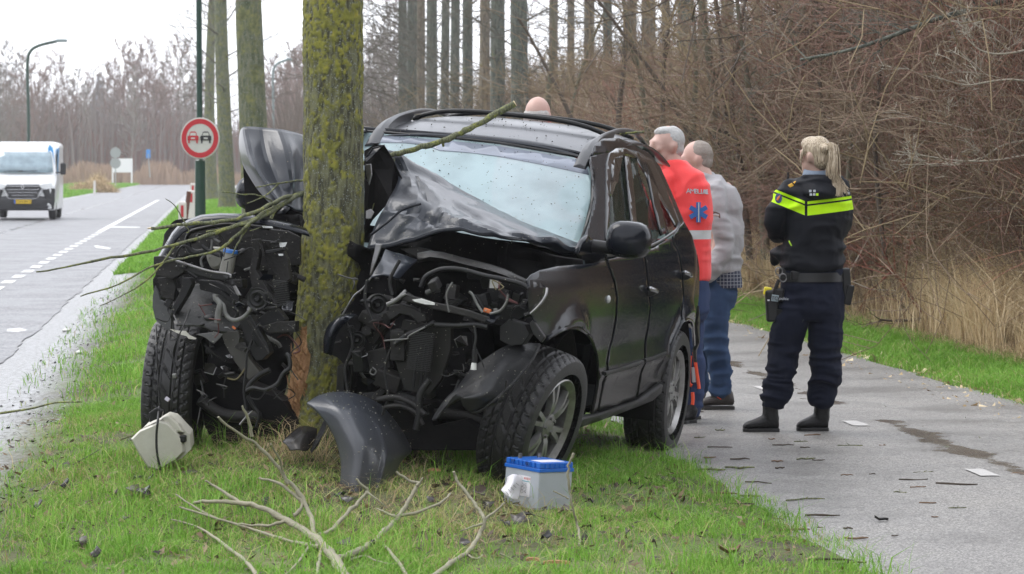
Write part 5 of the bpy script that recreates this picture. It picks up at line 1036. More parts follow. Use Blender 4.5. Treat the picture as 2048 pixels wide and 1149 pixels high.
# straw along the ditch
blades('ditch_straw', 60000, (6.25, 7.8), (20, 60), (.08, .27), .0032, m_straw, 8, lambda x, y, u: .3+.7*sm(fbm(np.stack([x*1.2, y*.8, x*0], -1), 61, 2), -.25, .2), lambda x, y, u, rs: .33+rs.normal(0, .22, len(x)), 1.4, 1.3, .6, lambda x, y, u: 1-.55*sm(-u, -6.9, -6.3))
pxs = lambda x, y: 1024+FP*x/y
blades('tall_straw', 70000, (6.45, 7.5), (21, 60), (.35, .85), .0036, m_straw, 9, lambda x, y, u: np.clip(np.exp(-((pxs(x, y)-1985)/90)**2)+.9*np.exp(-((pxs(x, y)-1490)/75)**2)+.07, 0, 1)*sm(fbm(np.stack([x*1.6, y*.7, x*0], -1), 66, 2), -.35, .1), lambda x, y, u, rs: .6+rs.normal(0, .2, len(x)), .7, 1.3, .5)
blades('fallen_straw', 26000, (6.3, 8.4), (19, 34), (.03, .14), .003, m_straw, 10, None, lambda x, y, u, rs: .25+rs.normal(0, .2, len(x)), 3.5, 1.2, .4)
blades('path_edge_straw', 5000, (5.05, 5.5), (17, 40), (.005, .02), .002, m_straw, 12, None, lambda x, y, u, rs: .6+rs.normal(0, .2, len(x)), 6, 1.2, .3)
# straw heap by the far signs
def heap():
    rs = np.random.RandomState(5); n = 3500; c = P(188, 384, 206); t = rs.uniform(0, 6.28, n); r = rs.uniform(0, 1, n)**.5
    x = c.x+np.cos(t)*r*1.7; y = 206+np.sin(t)*r*1.2; h = 1.1*(1-r**2)*(1+.35*np.sin(x*3)); z = .05+rs.uniform(0, 1, n)*np.maximum(h, .15)
    B = np.stack([x, y, z], -1); D = rs.normal(size=(n, 3)); D /= np.linalg.norm(D, axis=1)[:, None]; S = np.cross(D, [0, .9, .2])*.022; L = rs.uniform(.3, .9, n)[:, None]
    V = np.stack([B-S, B+S, B+D*L], 1).reshape(-1, 3); T = np.arange(n*3).reshape(-1, 3)
    npmesh('straw_heap', V-np.array([c.x, 206, .05]), T, m_straw, attr={'tint': np.repeat(rs.uniform(.1, .8, n), 3)}, org=(c.x, 206, .05), label='heap of dry cut reed lying on the verge across the road', category='straw heap')
heap()

# dead leaves, bark crumbs and bits of straw lying between the blades
def litter(name, n, ur, yr, seed, m, s0, s1, dens=None, lift=.02):
    rs = np.random.RandomState(seed); y = rs.uniform(*yr, n); u = rs.uniform(*ur, n); x = u-.11*y
    if dens is not None: k = rs.uniform(0, 1, n) < dens(x, y, u); x, y, u = x[k], y[k], u[k]
    n = len(x); B = np.stack([x, y, G(x, y)+rs.uniform(.2, 1, n)*lift], -1); a = rs.uniform(0, 6.28, n); s = rs.uniform(s0, s1, n)
    D = np.stack([np.cos(a), np.sin(a), rs.normal(0, .35, n)], -1); E = np.stack([-np.sin(a), np.cos(a), rs.normal(0, .35, n)], -1); r = rs.uniform(.25, .8, n)
    V = np.stack([B-D*s[:, None], B-E*(s*r)[:, None], B+D*s[:, None]+np.array([0, 0, .3])*s[:, None], B+E*(s*r)[:, None]], 1).reshape(-1, 3); k = np.arange(n)*4
    npmesh(name, V, np.concatenate([np.stack([k, k+1, k+2], -1), np.stack([k, k+2, k+3], -1)]), m, attr={'tint': np.repeat(rs.uniform(0, 1, n), 4)}, kind='stuff')
blades('tree_foot_straw', 260, (.2, .55), (12.5, 13.1), (.06, .2), .0016, m_straw, 14, None, lambda x, y, u, rs: rs.uniform(.3, .8, len(x)), 2.2, 1, .7)
m_leaf = grassmat('leaf_litter', [(.0, (.02, .014, .01)), (.4, (.07, .045, .03)), (.7, (.18, .11, .06)), (1, (.34, .25, .15))], .5)
near_wreck = lambda x, y, u: np.clip(.3+np.exp(-(((x+.7)/1.5)**2+((y-12.2)/1.2)**2)), 0, 1)
litter('leaf_litter', 8500, (-1.1, 2.5), (9, 17), 3, m_leaf, .006, .026, near_wreck)
litter('leaf_litter', 3600, (2.45, 5.4), (10, 26), 4, m_leaf, .0015, .0065, lambda x, y, u: np.where(u < 3.1, 1., .4), .002)
litter('straw_bits', 2600, (5.0, 5.6), (17, 40), 6, m_straw, .01, .05, None, .01)
mudd = lambda x, y, u: sm(-np.abs(u+1.05), -.35, -.1)
litter('road_edge_grit', 2600, (-1.5, -.7), (15, 34), 7, mat('grit', (.2, .2, .19), .5), .004, .02, mudd, .006)
# ------------------------------------------------------------------ street furniture
m_green = mat('dark_green_lacquer', (.012, .045, .03), .4, coat=.2)
m_greenp = mat('grey_green_lamp', (.2, .25, .25), .5)
m_red = mat('sign_red', (.5, .02, .03), .45); m_sw = mat('sign_white', (.62, .62, .56), .5, var=(5, .4, (.5, .5, .46))); m_sb = mat('sign_black', (.02, .02, .022), .5)
def ring(c, r0, r1, n=48, y=0):
    return [[Vector((c[0]+r*cos(2*pi*i/n), c[1]+y, c[2]+r*sin(2*pi*i/n))) for i in range(n+1)] for r in (r0, r1)]
def lamp_with_sign():
    d = 42.; x = P(397, 345, d).x; T = root('lamp_post', (x, d, .1), 'dark green lamp post on the verge carrying the round no-overtaking sign', 'lamp post')
    MB().tube([(x+.03, d, -.1), (x+.025, d, P(0, 322, d).z)], [.088, .078], 18).mk('pole_base', m_green, T, smooth=60)
    MB().tube([(x+.025, d, P(0, 322, d).z), (x+.02, d, P(0, 318, d).z)], [.078, .05], 18).mk('collar', m_green, T, smooth=60)
    MB().tube([(x+.02, d, P(0, 319, d).z), (x-.02, d, 9.)], [.046, .04], 16).mk('pole', m_green, T, smooth=60)
    MB().tube([(x-.02, d, 8.9), (x-.05, d, 9.4), (x-.4, d, 9.7), (x-1.2, d, 9.8)], [.04, .035, .03, .03], 10).mk('lamp_arm', m_green, T, smooth=60)
    MB().box((x-1.45, d, 9.8), (.6, .2, .1)).mk('lamp_head', m_greenp, T, bev=.03)
    sc = P(400, 277, d-.12); r = 39/FP*d; S = root('no_overtaking_sign', sc, 'round red-rimmed sign showing a red car beside a black car', 'traffic sign')
    b = MB(); n = 48; b.loft([[sc+Vector((q*r*cos(2*pi*i/n), y, q*r*sin(2*pi*i/n)*1.06)) for i in range(n)] for q, y in ((.98, .03), (1, .02), (1, .0), (.97, -.004))]); b.mk('sign_plate', m_sw, S)
    mb = MB()
    for (q0, q1, y) in ((.7, .94, -.006),):
        mb.loft([[sc+Vector((q*r*cos(2*pi*i/n), yy, q*r*sin(2*pi*i/n)*1.06)) for i in range(n)] for q, yy in ((q0, y), (q0, y-.003), (q1, y-.003), (q1, y))], cap=False)
    mb.mk('red_rim', m_red, S)
    for cx, m in ((386, m_red), (411.5, m_sb)):
        c = P(cx, 276, d-.135); s = r/39
        def g(*pts): return [c+Vector((a*s, 0, -bb*s)) for a, bb in pts]
        k = MB(); k.ext(g((-11, -2), (-10, -4), (-8, -4), (-6, -11), (-4, -12.5), (4, -12.5), (6, -11), (8, -4), (10, -4), (11, -2), (11, 5), (-11, 5)), (0, .004, 0))
        for sg in (-1, 1): k.ext(g((sg*9.5, 4), (sg*9.5, 11), (sg*6.5, 11), (sg*6.5, 4)), (0, .004, 0))
        cs = k.mk('car_symbol', m, S)
        w = MB(); w.ext([p-Vector((0, .003, 0)) for p in g((-6.5, -4.5), (-4.7, -10), (4.7, -10), (6.5, -4.5))], (0, .002, 0)); w.ext([p-Vector((0, .003, 0)) for p in g((-4, -.5), (4, -.5), (4, 2.5), (-4, 2.5))], (0, .002, 0)); w.mk('symbol_window', m_sw, cs)
    MB().box(sc+Vector((0, .07, .1)), (.2, .1, .03)).mk('bracket', m_steel, S); MB().box(sc+Vector((0, .07, -.12)), (.2, .1, .03)).mk('bracket', m_steel, S)
lamp_with_sign()
def lamp(px, topy, basex, d, lb, arm):
    x = P(basex, 345, d).x; T = root('street_lamp', (x, d, .05), lb, 'street lamp', 'street lamps along the road'); zt = P(0, topy, d).z; xa = P(px, 345, d).x
    dx = xa-x; s = .05*d/60
    MB().tube([(x, d, 0), (x, d, 1.2)], [s*1.7, s*1.6], 8).mk('pole_base', m_greenp if d > 150 else m_green, T)
    pts = spline([(x, d, 1.2), (x-.0, d, zt*.55), (x-.03*dx, d, zt-1.2), (x+.05*dx, d, zt-.5), (x+.3*dx, d, zt-.2), (x+.75*dx, d, zt)], 4); MB().tube(pts, s*(.55 if d > 150 else .7), 8).mk('pole', m_greenp if d > 150 else m_green, T, smooth=60)
    MB().box((x+.88*dx, d, zt+.03), (abs(dx)*.3, .3, .15)).mk('lamp_head', m_greenp, T, bev=.04)
lamp(132, 83, 57, 135, 'tall lamp rising behind the white van with its arm to the right', 1)
lamp(583, 120, 547, 180, 'distant pale lamp seen just left of the mossy tree', 1)
for i, (px, ty, d, w, lb) in enumerate([(365, 403, 47, 15, 'nearest white marker post with a red reflector by the verge'), (383, 381, 62, 13, 'second marker post, standing before the brown stake'), (386, 367, 84, 12, 'farthest of the red-marked roadside posts')]):
    x = P(px, 345, d).x; zt = P(0, ty, d).z; z0 = g1(x, d); hw = w/2/FP*d; T = root('marker_post', (x, d, z0), lb, 'marker post', 'white marker posts on the verge')
    MB().loft([[(x-hw*s, d-.05*s, z), (x+hw*s, d-.05*s, z), (x+hw*s, d+.05*s, z), (x-hw*s, d+.05*s, z)] for z, s in ((z0-.1, 1), (zt-.03, 1), (zt, .7))]).mk('post', mat('post_white', (.66, .62, .58), .6), T, bev=.01)
    zr = zt-.17; MB().box((x+hw*.0, d-.055, zr), (hw*.7, .01, .2)).mk('reflector', m_red, T)
x = P(372, 345, 60).x; MB().box((x, 60, P(0, 392, 60).z-.45), (.09, .09, 1.1), Matrix.Rotation(.12, 3, 'Y')).mk('brown_stake', mat('rusty_brown', (.12, .05, .035), .8), org=(x, 60, 0), bev=.01, label='rusty brown stake between the two nearer marker posts', category='stake')
x = P(189, 345, 190).x; MB().box((x, 190, P(0, 373, 190).z-.1), (.16, .1, .95)).mk('far_marker_post', mat('post_white', (.6, .6, .58), .6), org=(x, 190, 0), bev=.01, label='small white post standing before the straw heap', category='marker post')
# far signs
T = root('round_sign_pair', P(230, 362, 260)+Vector((0, 0, -.1)), 'two round signs seen from the grey back on one pole', 'traffic sign'); d = 260; x = P(231, 345, d).x; mg = mat('sign_back_grey', (.3, .32, .31), .5)
MB().tube([(x, d, -.1), (x, d, P(0, 294, d).z)], .05, 8).mk('pole', mg, T)
for y in (306, 327): c = P(231, y, d-.1); R = 10.6/FP*d; MB().loft([[c+Vector((R*cos(a), q, R*sin(a))) for a in np.linspace(0, 2*pi, 24, endpoint=False)] for q in (0, .04)]).mk('sign_plate', mg, T)
d = 325; T = root('information_board', P(245, 368, d), 'blank white board on two legs by the side road', 'board'); mwh = mat('board_white', (.8, .8, .8), .5)
c = P(245, 331.5, d); MB().box(c, (40/FP*d, .08, 28/FP*d)).mk('board_panel', mwh, T, bev=.02)
for px in (225.5, 263.5): p = P(px, 345, d); MB().box((p.x, d, P(0, 344, d).z), (.17, .17, 52/FP*d)).mk('leg', mwh, T)
d = 330; T = root('blue_sign', P(297, 364, d), 'small blue sign on a thin pole at the far junction', 'traffic sign'); c = P(296.5, 308, d); MB().box(c, (.5, .06, 1.05)).mk('sign_plate', mat('sign_blue', (.02, .22, .6), .5), T); MB().tube([P(300, 355, d), c], .07, 6).mk('pole', mg, T)
d = 1400; c = P(197, 345, d); MB().loft([[Vector((c.x+s*a, d+s*b, z)) for a, b in ((-1, -1), (1, -1), (1, 1), (-1, 1))] for z, s in ((0, 4.2), (P(0, 215, d).z, 4.2), (P(0, 210, d).z, 3.6), (P(0, 148, d).z, .1))]).mk('church_spire', mat('slate_spire', (.15, .16, .18), .8), org=(c.x, d, 0), label='pointed church spire faint above the distant tree line', category='church spire')
# ------------------------------------------------------------------ van
def van():
    d = 87.; x0 = P(46, 345, d).x; z0 = .04; T = root('delivery_van', (x0, d, z0), 'white delivery van with a blue corner stripe coming along the road', 'van')
    yaw = math.atan(.11)+rad(0.5); R = Matrix.Rotation(yaw, 3, 'Z'); W2 = 1.03
    def w(x, y, z): return Vector((x0, d, z0))+R @ Vector((x, y, z))
    mv = mat('van_white', (.75, .76, .77), .3, coat=.5); mb_ = mat('van_black_plastic', (.02, .02, .022), .5); mbl = mat('van_blue', (.03, .3, .62), .35, coat=.4)
    def sec(y, zl, zh, hw, k=.16, kt=None):
        kt = kt or k; pts = []
        for sx, sz in ((1, -1), (1, 1), (-1, 1), (-1, -1)):
            q = kt if sz > 0 else .06; cx = sx*(hw-q); cz = (zh-q) if sz > 0 else zl+q
            a0 = {(1, -1): -90, (1, 1): 0, (-1, 1): 90, (-1, -1): 180}[(sx, sz)]
            for t in range(5): a = rad(a0+t*22.5); pts.append(w(cx+q*cos(a), y, cz+q*sin(a)))
        return pts
    b = MB(); b.loft([sec(*s) for s in ((-.02, .35, 1.02, .86, .1), (.08, .3, 1.1, .98, .12), (.5, .3, 1.28, 1.0, .14), (.9, .3, 1.42, 1.01, .16), (1.0, .3, 1.5, 1.01, .2), (1.45, .3, 2.22, .96, .3), (1.75, .3, 2.42, .98, .3), (2.4, .3, 2.5, 1.02, .2), (5.4, .3, 2.5, 1.02, .16), (5.5, .35, 2.45, .98, .16))])
    body = b.mk('body', mv, T, smooth=35)
    ms = glass('van_windscreen', (.32, .42, .48), .15, .08, .05)
    b = MB(); b.grid([[w(x*s, y-.05*(1-(x)**2)-.03, z) for x in np.linspace(-1, 1, 9)] for z, y, s in ((1.5, .93, .9), (1.75, 1.09, .88), (2.0, 1.26, .85), (2.16, 1.36, .82))]); b.mk('windscreen', ms, T, smooth=60, solid=.01)
    for s in (.04, .5): MB().tube([w(-.7+s, .86, 1.53), w(-.1+s, .84, 1.56)], .012, 5).mk('wiper', mb_, T)
    b = MB(); b.loft([[w(x*hw, y-.06+.12*abs(x)**3, z) for x in np.linspace(-1, 1, 13)]+[w(x*hw, y+.2, z) for x in np.linspace(1, -1, 5)] for z, y, hw in ((.3, .05, .88), (.34, -.02, .96), (.62, -.06, .99), (.72, -.02, .99), (.8, .06, .98))]); b.mk('bumper', mb_, T, smooth=40)
    for sg in (-1, 1):
        b = MB(); b.ext([w(sg*.72, -.11+.05, .62), w(sg*.98, -.0, .62), w(sg*1.005, .06, .95), w(sg*.98, .03, 1.0), w(sg*.6, -.1, .98)], R @ Vector((0, .08, 0))); b.mk('bumper_wing', mb_, T, bev=.02)
        b = MB(); b.ext([w(sg*.5, -.09, 1.1), w(sg*.58, -.09, 1.0), w(sg*.86, -.03, .98), w(sg*.93, .02, 1.05), w(sg*.9, .06, 1.18), w(sg*.6, -.05, 1.14)], R @ Vector((0, .05, 0))); b.mk('headlight', m_lens, T, bev=.01)
        b = MB(); b.ell(w(sg*.8, -.1, .48), (.05, .03, .05)); b.mk('fog_lamp', m_lens, T, smooth=180)
        b = MB(); b.box(w(sg*1.22, .75, 1.62), (.18, .14, .38), R); mi = b.mk('wing_mirror', mb_, T, bev=.04); b = MB(); b.box(w(sg*1.08, .8, 1.5), (.2, .06, .05), R); b.mk('mirror_arm', mb_, mi)
        b = MB(); b.ext([w(sg*1.012, 1.15, 1.5), w(sg*1.0, 1.5, 2.1), w(sg*1.0, 2.1, 2.1), w(sg*1.012, 2.1, 1.5)], R @ Vector((sg*.008, 0, 0))); b.mk('side_window', m_side, T)
        for yy in (.85, 4.4):
            n = 24; c = (sg*.9, yy, .34); b = MB()
            b.loft([[w(c[0]+q*sg, yy+r*cos(2*pi*i/n), .34+r*sin(2*pi*i/n)) for i in range(n)] for q, r in ((-.14, .2), (-.12, .31), (-.08, .34), (.06, .34), (.1, .3), (.11, .2))]); t = b.mk('wheel', m_rubber, T, smooth=30)
            b = MB(); b.loft([[w(c[0]+q*sg, yy+r*cos(2*pi*i/n), .34+r*sin(2*pi*i/n)) for i in range(n)] for q, r in ((.09, .2), (.1, .15), (.06, .12), (.08, .03))]); b.mk('rim', m_steel, t, smooth=30)
    b = MB(); b.ext([w(-.86, -.085, 1.1), w(.5, -.085, 1.1), w(.56, -.1, 1.0), w(.44, -.11, .86), (w(.36, -.11, .72)), w(-.36, -.11, .72), w(-.44, -.11, .86), w(-.56, -.1, 1.0)] if False else [w(-.52, -.07, 1.13), w(.52, -.07, 1.13), w(.58, -.09, 1.0), w(.46, -.11, .82), w(.38, -.12, .68), w(-.38, -.12, .68), w(-.46, -.11, .82), w(-.58, -.09, 1.0)], R @ Vector((0, .06, 0))); gr = b.mk('grille', mb_, T, bev=.01)
    for z, hw in ((1.07, .5), (.96, .5), (.87, .44), (.78, .38)): MB().tube([w(-hw, -.1, z), w(0, -.14, z), w(hw, -.1, z)], .011, 6).mk('grille_bar', mat('grille_chrome', (.6, .6, .62), .25, .8), gr)
    MB().tube(spline([tuple(w(*p)) for p in ((-.78, -.07, .98), (-.6, -.1, .95), (-.5, -.13, .78), (-.42, -.14, .68), (0, -.15, .67), (.42, -.14, .68), (.5, -.13, .78), (.6, -.1, .95), (.78, -.07, .98))], 3), .014, 6).mk('chrome_surround', _M['grille_chrome'], gr)
    b = MB(); o_ = [(0, .1), (.062, 0), (0, -.1), (-.062, 0)]; i_ = [(0, .05), (.028, 0), (0, -.05), (-.028, 0)]
    b.loft([[w(x, y, 1.04+z) for x, z in o_] for y in (-.12, -.17)]); lg = b.mk('diamond_emblem', _M['grille_chrome'], T, bev=.005)
    b = MB(); b.ext([w(x, -.172, 1.04+z) for x, z in i_], R @ Vector((0, -.002, 0))); b.mk('emblem_hole', mb_, lg)
    MB().box(w(.0, -.16, .58), (.54, .02, .12), R).mk('number_plate', mat('plate_yellow', (.75, .5, .02), .5), T); pl = T.children[-1]
    MB().box(w(-.245, -.172, .58), (.045, .004, .118), R).mk('plate_band', mat('plate_blue', (.02, .12, .5), .5), pl)
    text('lettering', 'VGN-84-X', .115, frame(w(.02, -.173, .58), R @ Vector((1, 0, 0)), R @ Vector((0, -1, 0))), m_sb, pl)
    for zz in (2.42,): b = MB(); b.ext([w(.8, 1.38, 1.6), w(.92, 1.3, 1.75), w(.84, 1.58, 2.3), w(.74, 1.62, 2.4), w(.7, 1.5, 2.3)], R @ Vector((.02, -.09, 0))); b.mk('blue_stripe', mbl, T)
    b = MB(); b.ext([w(1.022, 1.1, 1.42), w(1.022, 1.4, 1.9), w(1.02, 1.75, 2.3), w(1.02, 2.5, 2.3), w(1.02, 1.5, 1.42)], R @ Vector((.008, 0, 0))); b.mk('blue_panel', mbl, T)
van()
# ------------------------------------------------------------------ loose car parts and other things on the grass
FP_ = [[(613, 807, 12.35), (643, 790, 12.4), (688, 784, 12.45), (727, 792, 12.5), (765, 810, 12.56)], [(632, 822, 12.3), (670, 815, 12.24), (715, 818, 12.28), (757, 835, 12.4), (796, 850, 12.58)], [(655, 850, 12.25), (695, 850, 12.15), (735, 855, 12.2), (777, 868, 12.35), (815, 884, 12.58)],
      [(673, 885, 12.2), (710, 888, 12.08), (745, 893, 12.12), (782, 903, 12.28), (822, 904, 12.55)], [(682, 930, 12.15), (712, 932, 12.05), (742, 935, 12.08), (772, 938, 12.2), (799, 928, 12.42)], [(679, 990, 12.1), (706, 992, 12.02), (730, 992, 12.05), (755, 990, 12.13), (779, 985, 12.3)]]
S = surf([[P(*p) for p in r] for r in FP_], 7)
cr_ = np.linspace(0, 1, S.shape[1]); S[:, :, 1] -= (.028*np.exp(-((cr_[None, :]-.62-.1*np.linspace(0, 1, S.shape[0])[:, None])/.035)**2)*sm(np.linspace(0, 1, S.shape[0]), .15, .4)[:, None])
LP = root('loose_fender', P(720, 988, 12.1), 'curved dark wing panel torn off the car, standing on the grass before the tree', 'car part')
mb = MB(); mb.grid([[Vector(p) for p in r] for r in S+fbm(S*6, 71, 2)[..., None]*.004]); mb.mk('panel_skin', mat('m', (0, 0, 0)) if False else paint('dusty_panel_paint', (.035, .042, .055, 1), .32, .3), LP, smooth=60, solid=.004)
ed = [Vector(p) for p in S[:, 0]]; MB().grid([ed, [p+Vector((.008, .03, 0)) for p in ed]]).mk('arch_edge', m_paint, LP, smooth=60, solid=.003)
ed = [Vector(p) for p in S[-8:, -1]]; MB().grid([ed, [p+Vector((-.03, .06, -.01)) for p in ed]]).mk('end_flange', m_plastic, LP, solid=.003)
LS = [[(565, 884, 12.55), (584, 866, 12.6), (605, 853, 12.65), (634, 858, 12.7)], [(575, 893, 12.5), (592, 880, 12.5), (612, 870, 12.55), (633, 870, 12.65)], [(580, 902, 12.48), (598, 900, 12.44), (614, 902, 12.48), (628, 884, 12.6)]]
S = surf([[P(*p) for p in r] for r in LS], 6); MB().grid([[Vector(p) for p in r] for r in S]).mk('panel_fragment', m_paint, org=P(600, 900, 12.5), smooth=60, solid=.005, label='small glossy panel fragment lying against the tree base left of the wing panel', category='car part')
mb = MB(); mb.ext([P(*p) for p in ((647, 842, 12.6), (655, 846, 12.6), (648, 866, 12.55), (636, 892, 12.5), (622, 908, 12.45), (620, 900, 12.5), (632, 880, 12.55))], (0, .01, 0)); mb.mk('black_plastic_shard', m_plastic, org=P(630, 905, 12.5), label='upright black plastic shard between the panel fragment and the wing panel', category='car part')
# white fluid tank
T = root('fluid_tank', P(315, 940, 12.5), 'dirty white plastic fluid tank lying in the grass before the left tyre', 'tank')
d = 12.45; O1 = [(262, 878), (278, 862), (306, 850), (320, 842), (336, 846), (366, 878), (369, 905), (352, 922), (316, 942), (296, 936), (276, 905)]
mt = mat('dirty_white_tank', (.56, .55, .48), .5, var=(5, .5, (.36, .34, .27)), bump=(20, .2))
b = MB(); c = Vector((0, 0, 0)); ps = [P(x, y, d+.04*(x-315)/50) for x, y in O1]; c = sum(ps, Vector())/len(ps)
b.loft([[c+(p-c)*.93+Vector((0, -.012, 0)) for p in ps], ps, [p+Vector((0, .05, .0)) for p in ps], [c+(p-c)*1.03+Vector((.02, .055, .01)) for p in ps], [c+(p-c)*1.0+Vector((.03, .13, .03)) for p in ps], [c+(p-c)*.9+Vector((.035, .16, .03)) for p in ps]]); b.mk('tank_body', mt, T, smooth=30, bev=.006)
b = MB(); b.ext([P(x, y, d+.03) for x, y in ((322, 838), (336, 831), (356, 848), (368, 866), (356, 864), (350, 872), (352, 884), (340, 870))], (0, .1, 0)); b.mk('tank_top', mt, T, bev=.008)
b = MB(); b.ext([P(x, y, d-.0) for x, y in ((297, 826), (312, 816), (326, 822), (322, 836), (306, 842), (299, 846))], (0, .05, 0)); b.mk('tank_bracket', m_plastic, T, bev=.004)
b = MB(); b.tube(spline([tuple(P(*p)) for p in ((318, 815, 12.5), (316, 840, 12.38), (313, 870, 12.38), (314, 905, 12.38), (321, 940, 12.38))], 4), .0055, 8); b.mk('tank_hose', m_seal, T, smooth=60)
b = MB(); b.box(P(366, 878, 12.5), (.03, .05, .03)); b.mk('tank_nozzle', m_plastic, T, bev=.005)
# battery
def battery():
    p0 = P(1074, 1019, 12.0); T = root('car_battery', p0+Vector((0, .15, 0)), 'pale grey car battery with a blue lid standing in the grass', 'battery')
    R = Matrix.Rotation(rad(3.8), 3, 'Y') @ Matrix.Rotation(rad(-44.5), 3, 'Z')   # local +x runs right and back, local +y left and back... near corner at origin
    R = Matrix.Rotation(rad(4.2), 3, 'Y') @ Matrix.Rotation(rad(44), 3, 'Z')
    L1, L2, Hh = .205, .215, .172
    def w(x, y, z): return p0+R @ Vector((x, y, z))
    mg_ = mat('battery_grey', (.42, .45, .49), .42, var=(7, .4, (.36, .38, .41)), bump=(25, .05)); mb1 = mat('battery_blue', (.01, .12, .5), .35, coat=.2, bump=(60, .1))
    def bx(x0, x1, y0, y1, z0, z1): b = MB(); return b.loft([[w(x0, y0, z), w(x1, y0, z), w(x1, y1, z), w(x0, y1, z)] for z in (z0, z1)])
    b = MB(); b.loft([[w(k, k, z), w(L1-k, k, z), w(L1-k, L2-k, z), w(k, L2-k, z)] for z, k in ((-.02, .002), (0, .0), (Hh, -.0))]); b.mk('case', mg_, T, bev=.006)
    bx(-.004, L1+.004, -.004, L2+.004, Hh-.012, Hh+.004).mk('lid_rim', mb1, T, bev=.002)
    b = bx(.0, L1, .0, L2, Hh+.004, Hh+.03); b.mk('lid', mb1, T, bev=.004)
    for (x, y) in ((.05, L2-.035), (L1-.04, L2-.04)):
        b = MB(); n = 14; b.loft([[w(x+r*cos(2*pi*i/n), y+r*sin(2*pi*i/n), z) for i in range(n)] for z, r in ((Hh+.025, .0105), (Hh+.05, .009))]); b.mk('terminal', m_steel, T, smooth=40)
    for i in range(7): y = .03+i*.026; bx(-.006, .002, y, y+.004, Hh+.006, Hh+.028).mk('lid_rib', mb1, T)
    for i in range(6): x = .03+i*.03; bx(x, x+.003, -.005, .002, Hh+.006, Hh+.028).mk('lid_rib', mb1, T)
    bx(.03, .17, .02, .09, Hh+.029, Hh+.031).mk('top_sticker', mat('sticker_white', (.7, .68, .7), .5), T)
    ws = mat('sticker_white', (.7, .68, .7), .5)
    lb = bx(-.0015, .0, .052, .128, .045, .135).mk('label_sticker', ws, T)
    F = lambda y, z: frame(w(-.0022, y, z), R @ Vector((0, -1, 0)), R @ Vector((-1, 0, 0)))
    text('lettering', 'BOSCH', .012, F(.072, .124), mat('print_red', (.6, .04, .04), .5), lb, .0003)
    bx(-.003, -.001, .056, .124, .111, .1135).mk('green_stripe', mat('print_teal', (.03, .3, .35), .5), lb)
    for k, (y, z) in enumerate([(.1, .095), (.08, .097), (.098, .08), (.077, .083), (.1, .065), (.078, .068)]):
        b = MB(); b.tube([w(-.003, y+.008*cos(a), z+.007*sin(a)) for a in np.linspace(0, 6.28, 4 if k % 2 else 10)], .0006, 4); b.mk('warning_symbol', m_sb, lb)
    F2 = lambda y, z: frame(w(-.0065, y, z), R @ Vector((0, -1, 0)), R @ Vector((-1, 0, 0)))
    text('lettering', 'P7', .02, F2(.165, Hh+.017), m_sb, T, .0004); text('lettering', '70D', .018, F2(.075, Hh+.017), m_sb, T, .0004)
    # crumpled paper label hanging off
    PG = [[(1014, 955, .0), (1026, 948, -.02), (1040, 952, -.01), (1052, 960, 0)], [(1010, 970, -.04), (1024, 966, -.07), (1036, 966, -.03), (1042, 975, -.01)], [(1003, 980, -.08), (1018, 984, -.1), (1030, 982, -.05), (1040, 988, -.02)], [(1012, 992, -.1), (1022, 997, -.12), (1030, 1002, -.08), (1036, 1001, -.05)]]
    S = surf([[P(x, y, 12.08+q) for x, y, q in r] for r in PG], 4); pp = MB().grid([[Vector(p) for p in r] for r in S+fbm(S*30, 5, 2)[..., None]*.006]).mk('crumpled_label', mat('paper_label', (.68, .66, .68), .7), T, smooth=20, solid=.001)
    for k in range(5): x = 1011+k*5.2; y = 983-k*4.2; MB().tube([P(x, y, 11.97+.01*k), P(x+6, y+7-.4*k, 11.97+.01*k)], .0009, 4).mk('printed_line', m_sb, pp)
battery()
# ------------------------------------------------------------------ broken branches
m_limb = bark('limb_bark', (.07, .075, .04), (.17, .18, .09), (.23, .25, .07), .55, scale=2.5)
m_stick = mat('pale_stick_bark', (.2, .195, .135), .75, var=(9, .4, (.3, .27, .19)), bump=(70, .6))
m_cut = mat('fresh_cut_wood', (.68, .55, .33), .8)
def limb(mb, pl, d, r0, r1, k=4, n=8, knob=True):
    ps = []
    for p in pl:
        if d == 13.62: dd = d-(min(.88, (606-p[0])*.0085)+max(0, (480-p[0])*.0012) if p[0] < 606 else -(p[2] if len(p) > 2 else 0)); ps.append(P(p[0], p[1], dd)); continue
        dd = d+(p[2] if len(p) > 2 else 0); q = P(p[0], p[1], dd)
        while q.z < g1(q.x, q.y)+r0*.9+.012 and dd > 8: dd -= .04; q = P(p[0], p[1], dd)
        ps.append(q)
    S = spline([tuple(q) for q in ps], k); L = len(S); rs = np.linspace(r0, r1, L)
    if knob: rs = rs*(1+.12*np.random.RandomState(int(pl[0][0])).normal(size=L).clip(-1, 1.6)); S = S+np.random.RandomState(int(pl[0][1])+3).normal(size=S.shape)*r1*.35
    mb.tube(S, rs, n)
B1 = root('broken_limb', P(668, 353, 13.62), 'long broken green limb lying across the wreck behind the trunk', 'branch')
mb = MB(); limb(mb, [(1029, 208), (980, 236, .02), (930, 262), (885, 282), (830, 298), (780, 312), (730, 326), (668, 355), (606, 386), (560, 400, -.05), (520, 420, -.1), (460, 440, -.2), (372, 449, -.45), (303, 457, -.6)], 13.62, .0165, .007, 5, 10); mb.mk('main_stem', m_limb, B1, smooth=60)
MB().tube([P(1029.5, 207.7, 13.62), P(1031, 206.8, 13.62)], .0145, 10).mk('cut_end', m_cut, B1); MB().tube([P(303, 457, 13.02), P(295, 457, 13.0)], [.006, .002], 6).mk('cut_end', m_cut, B1)
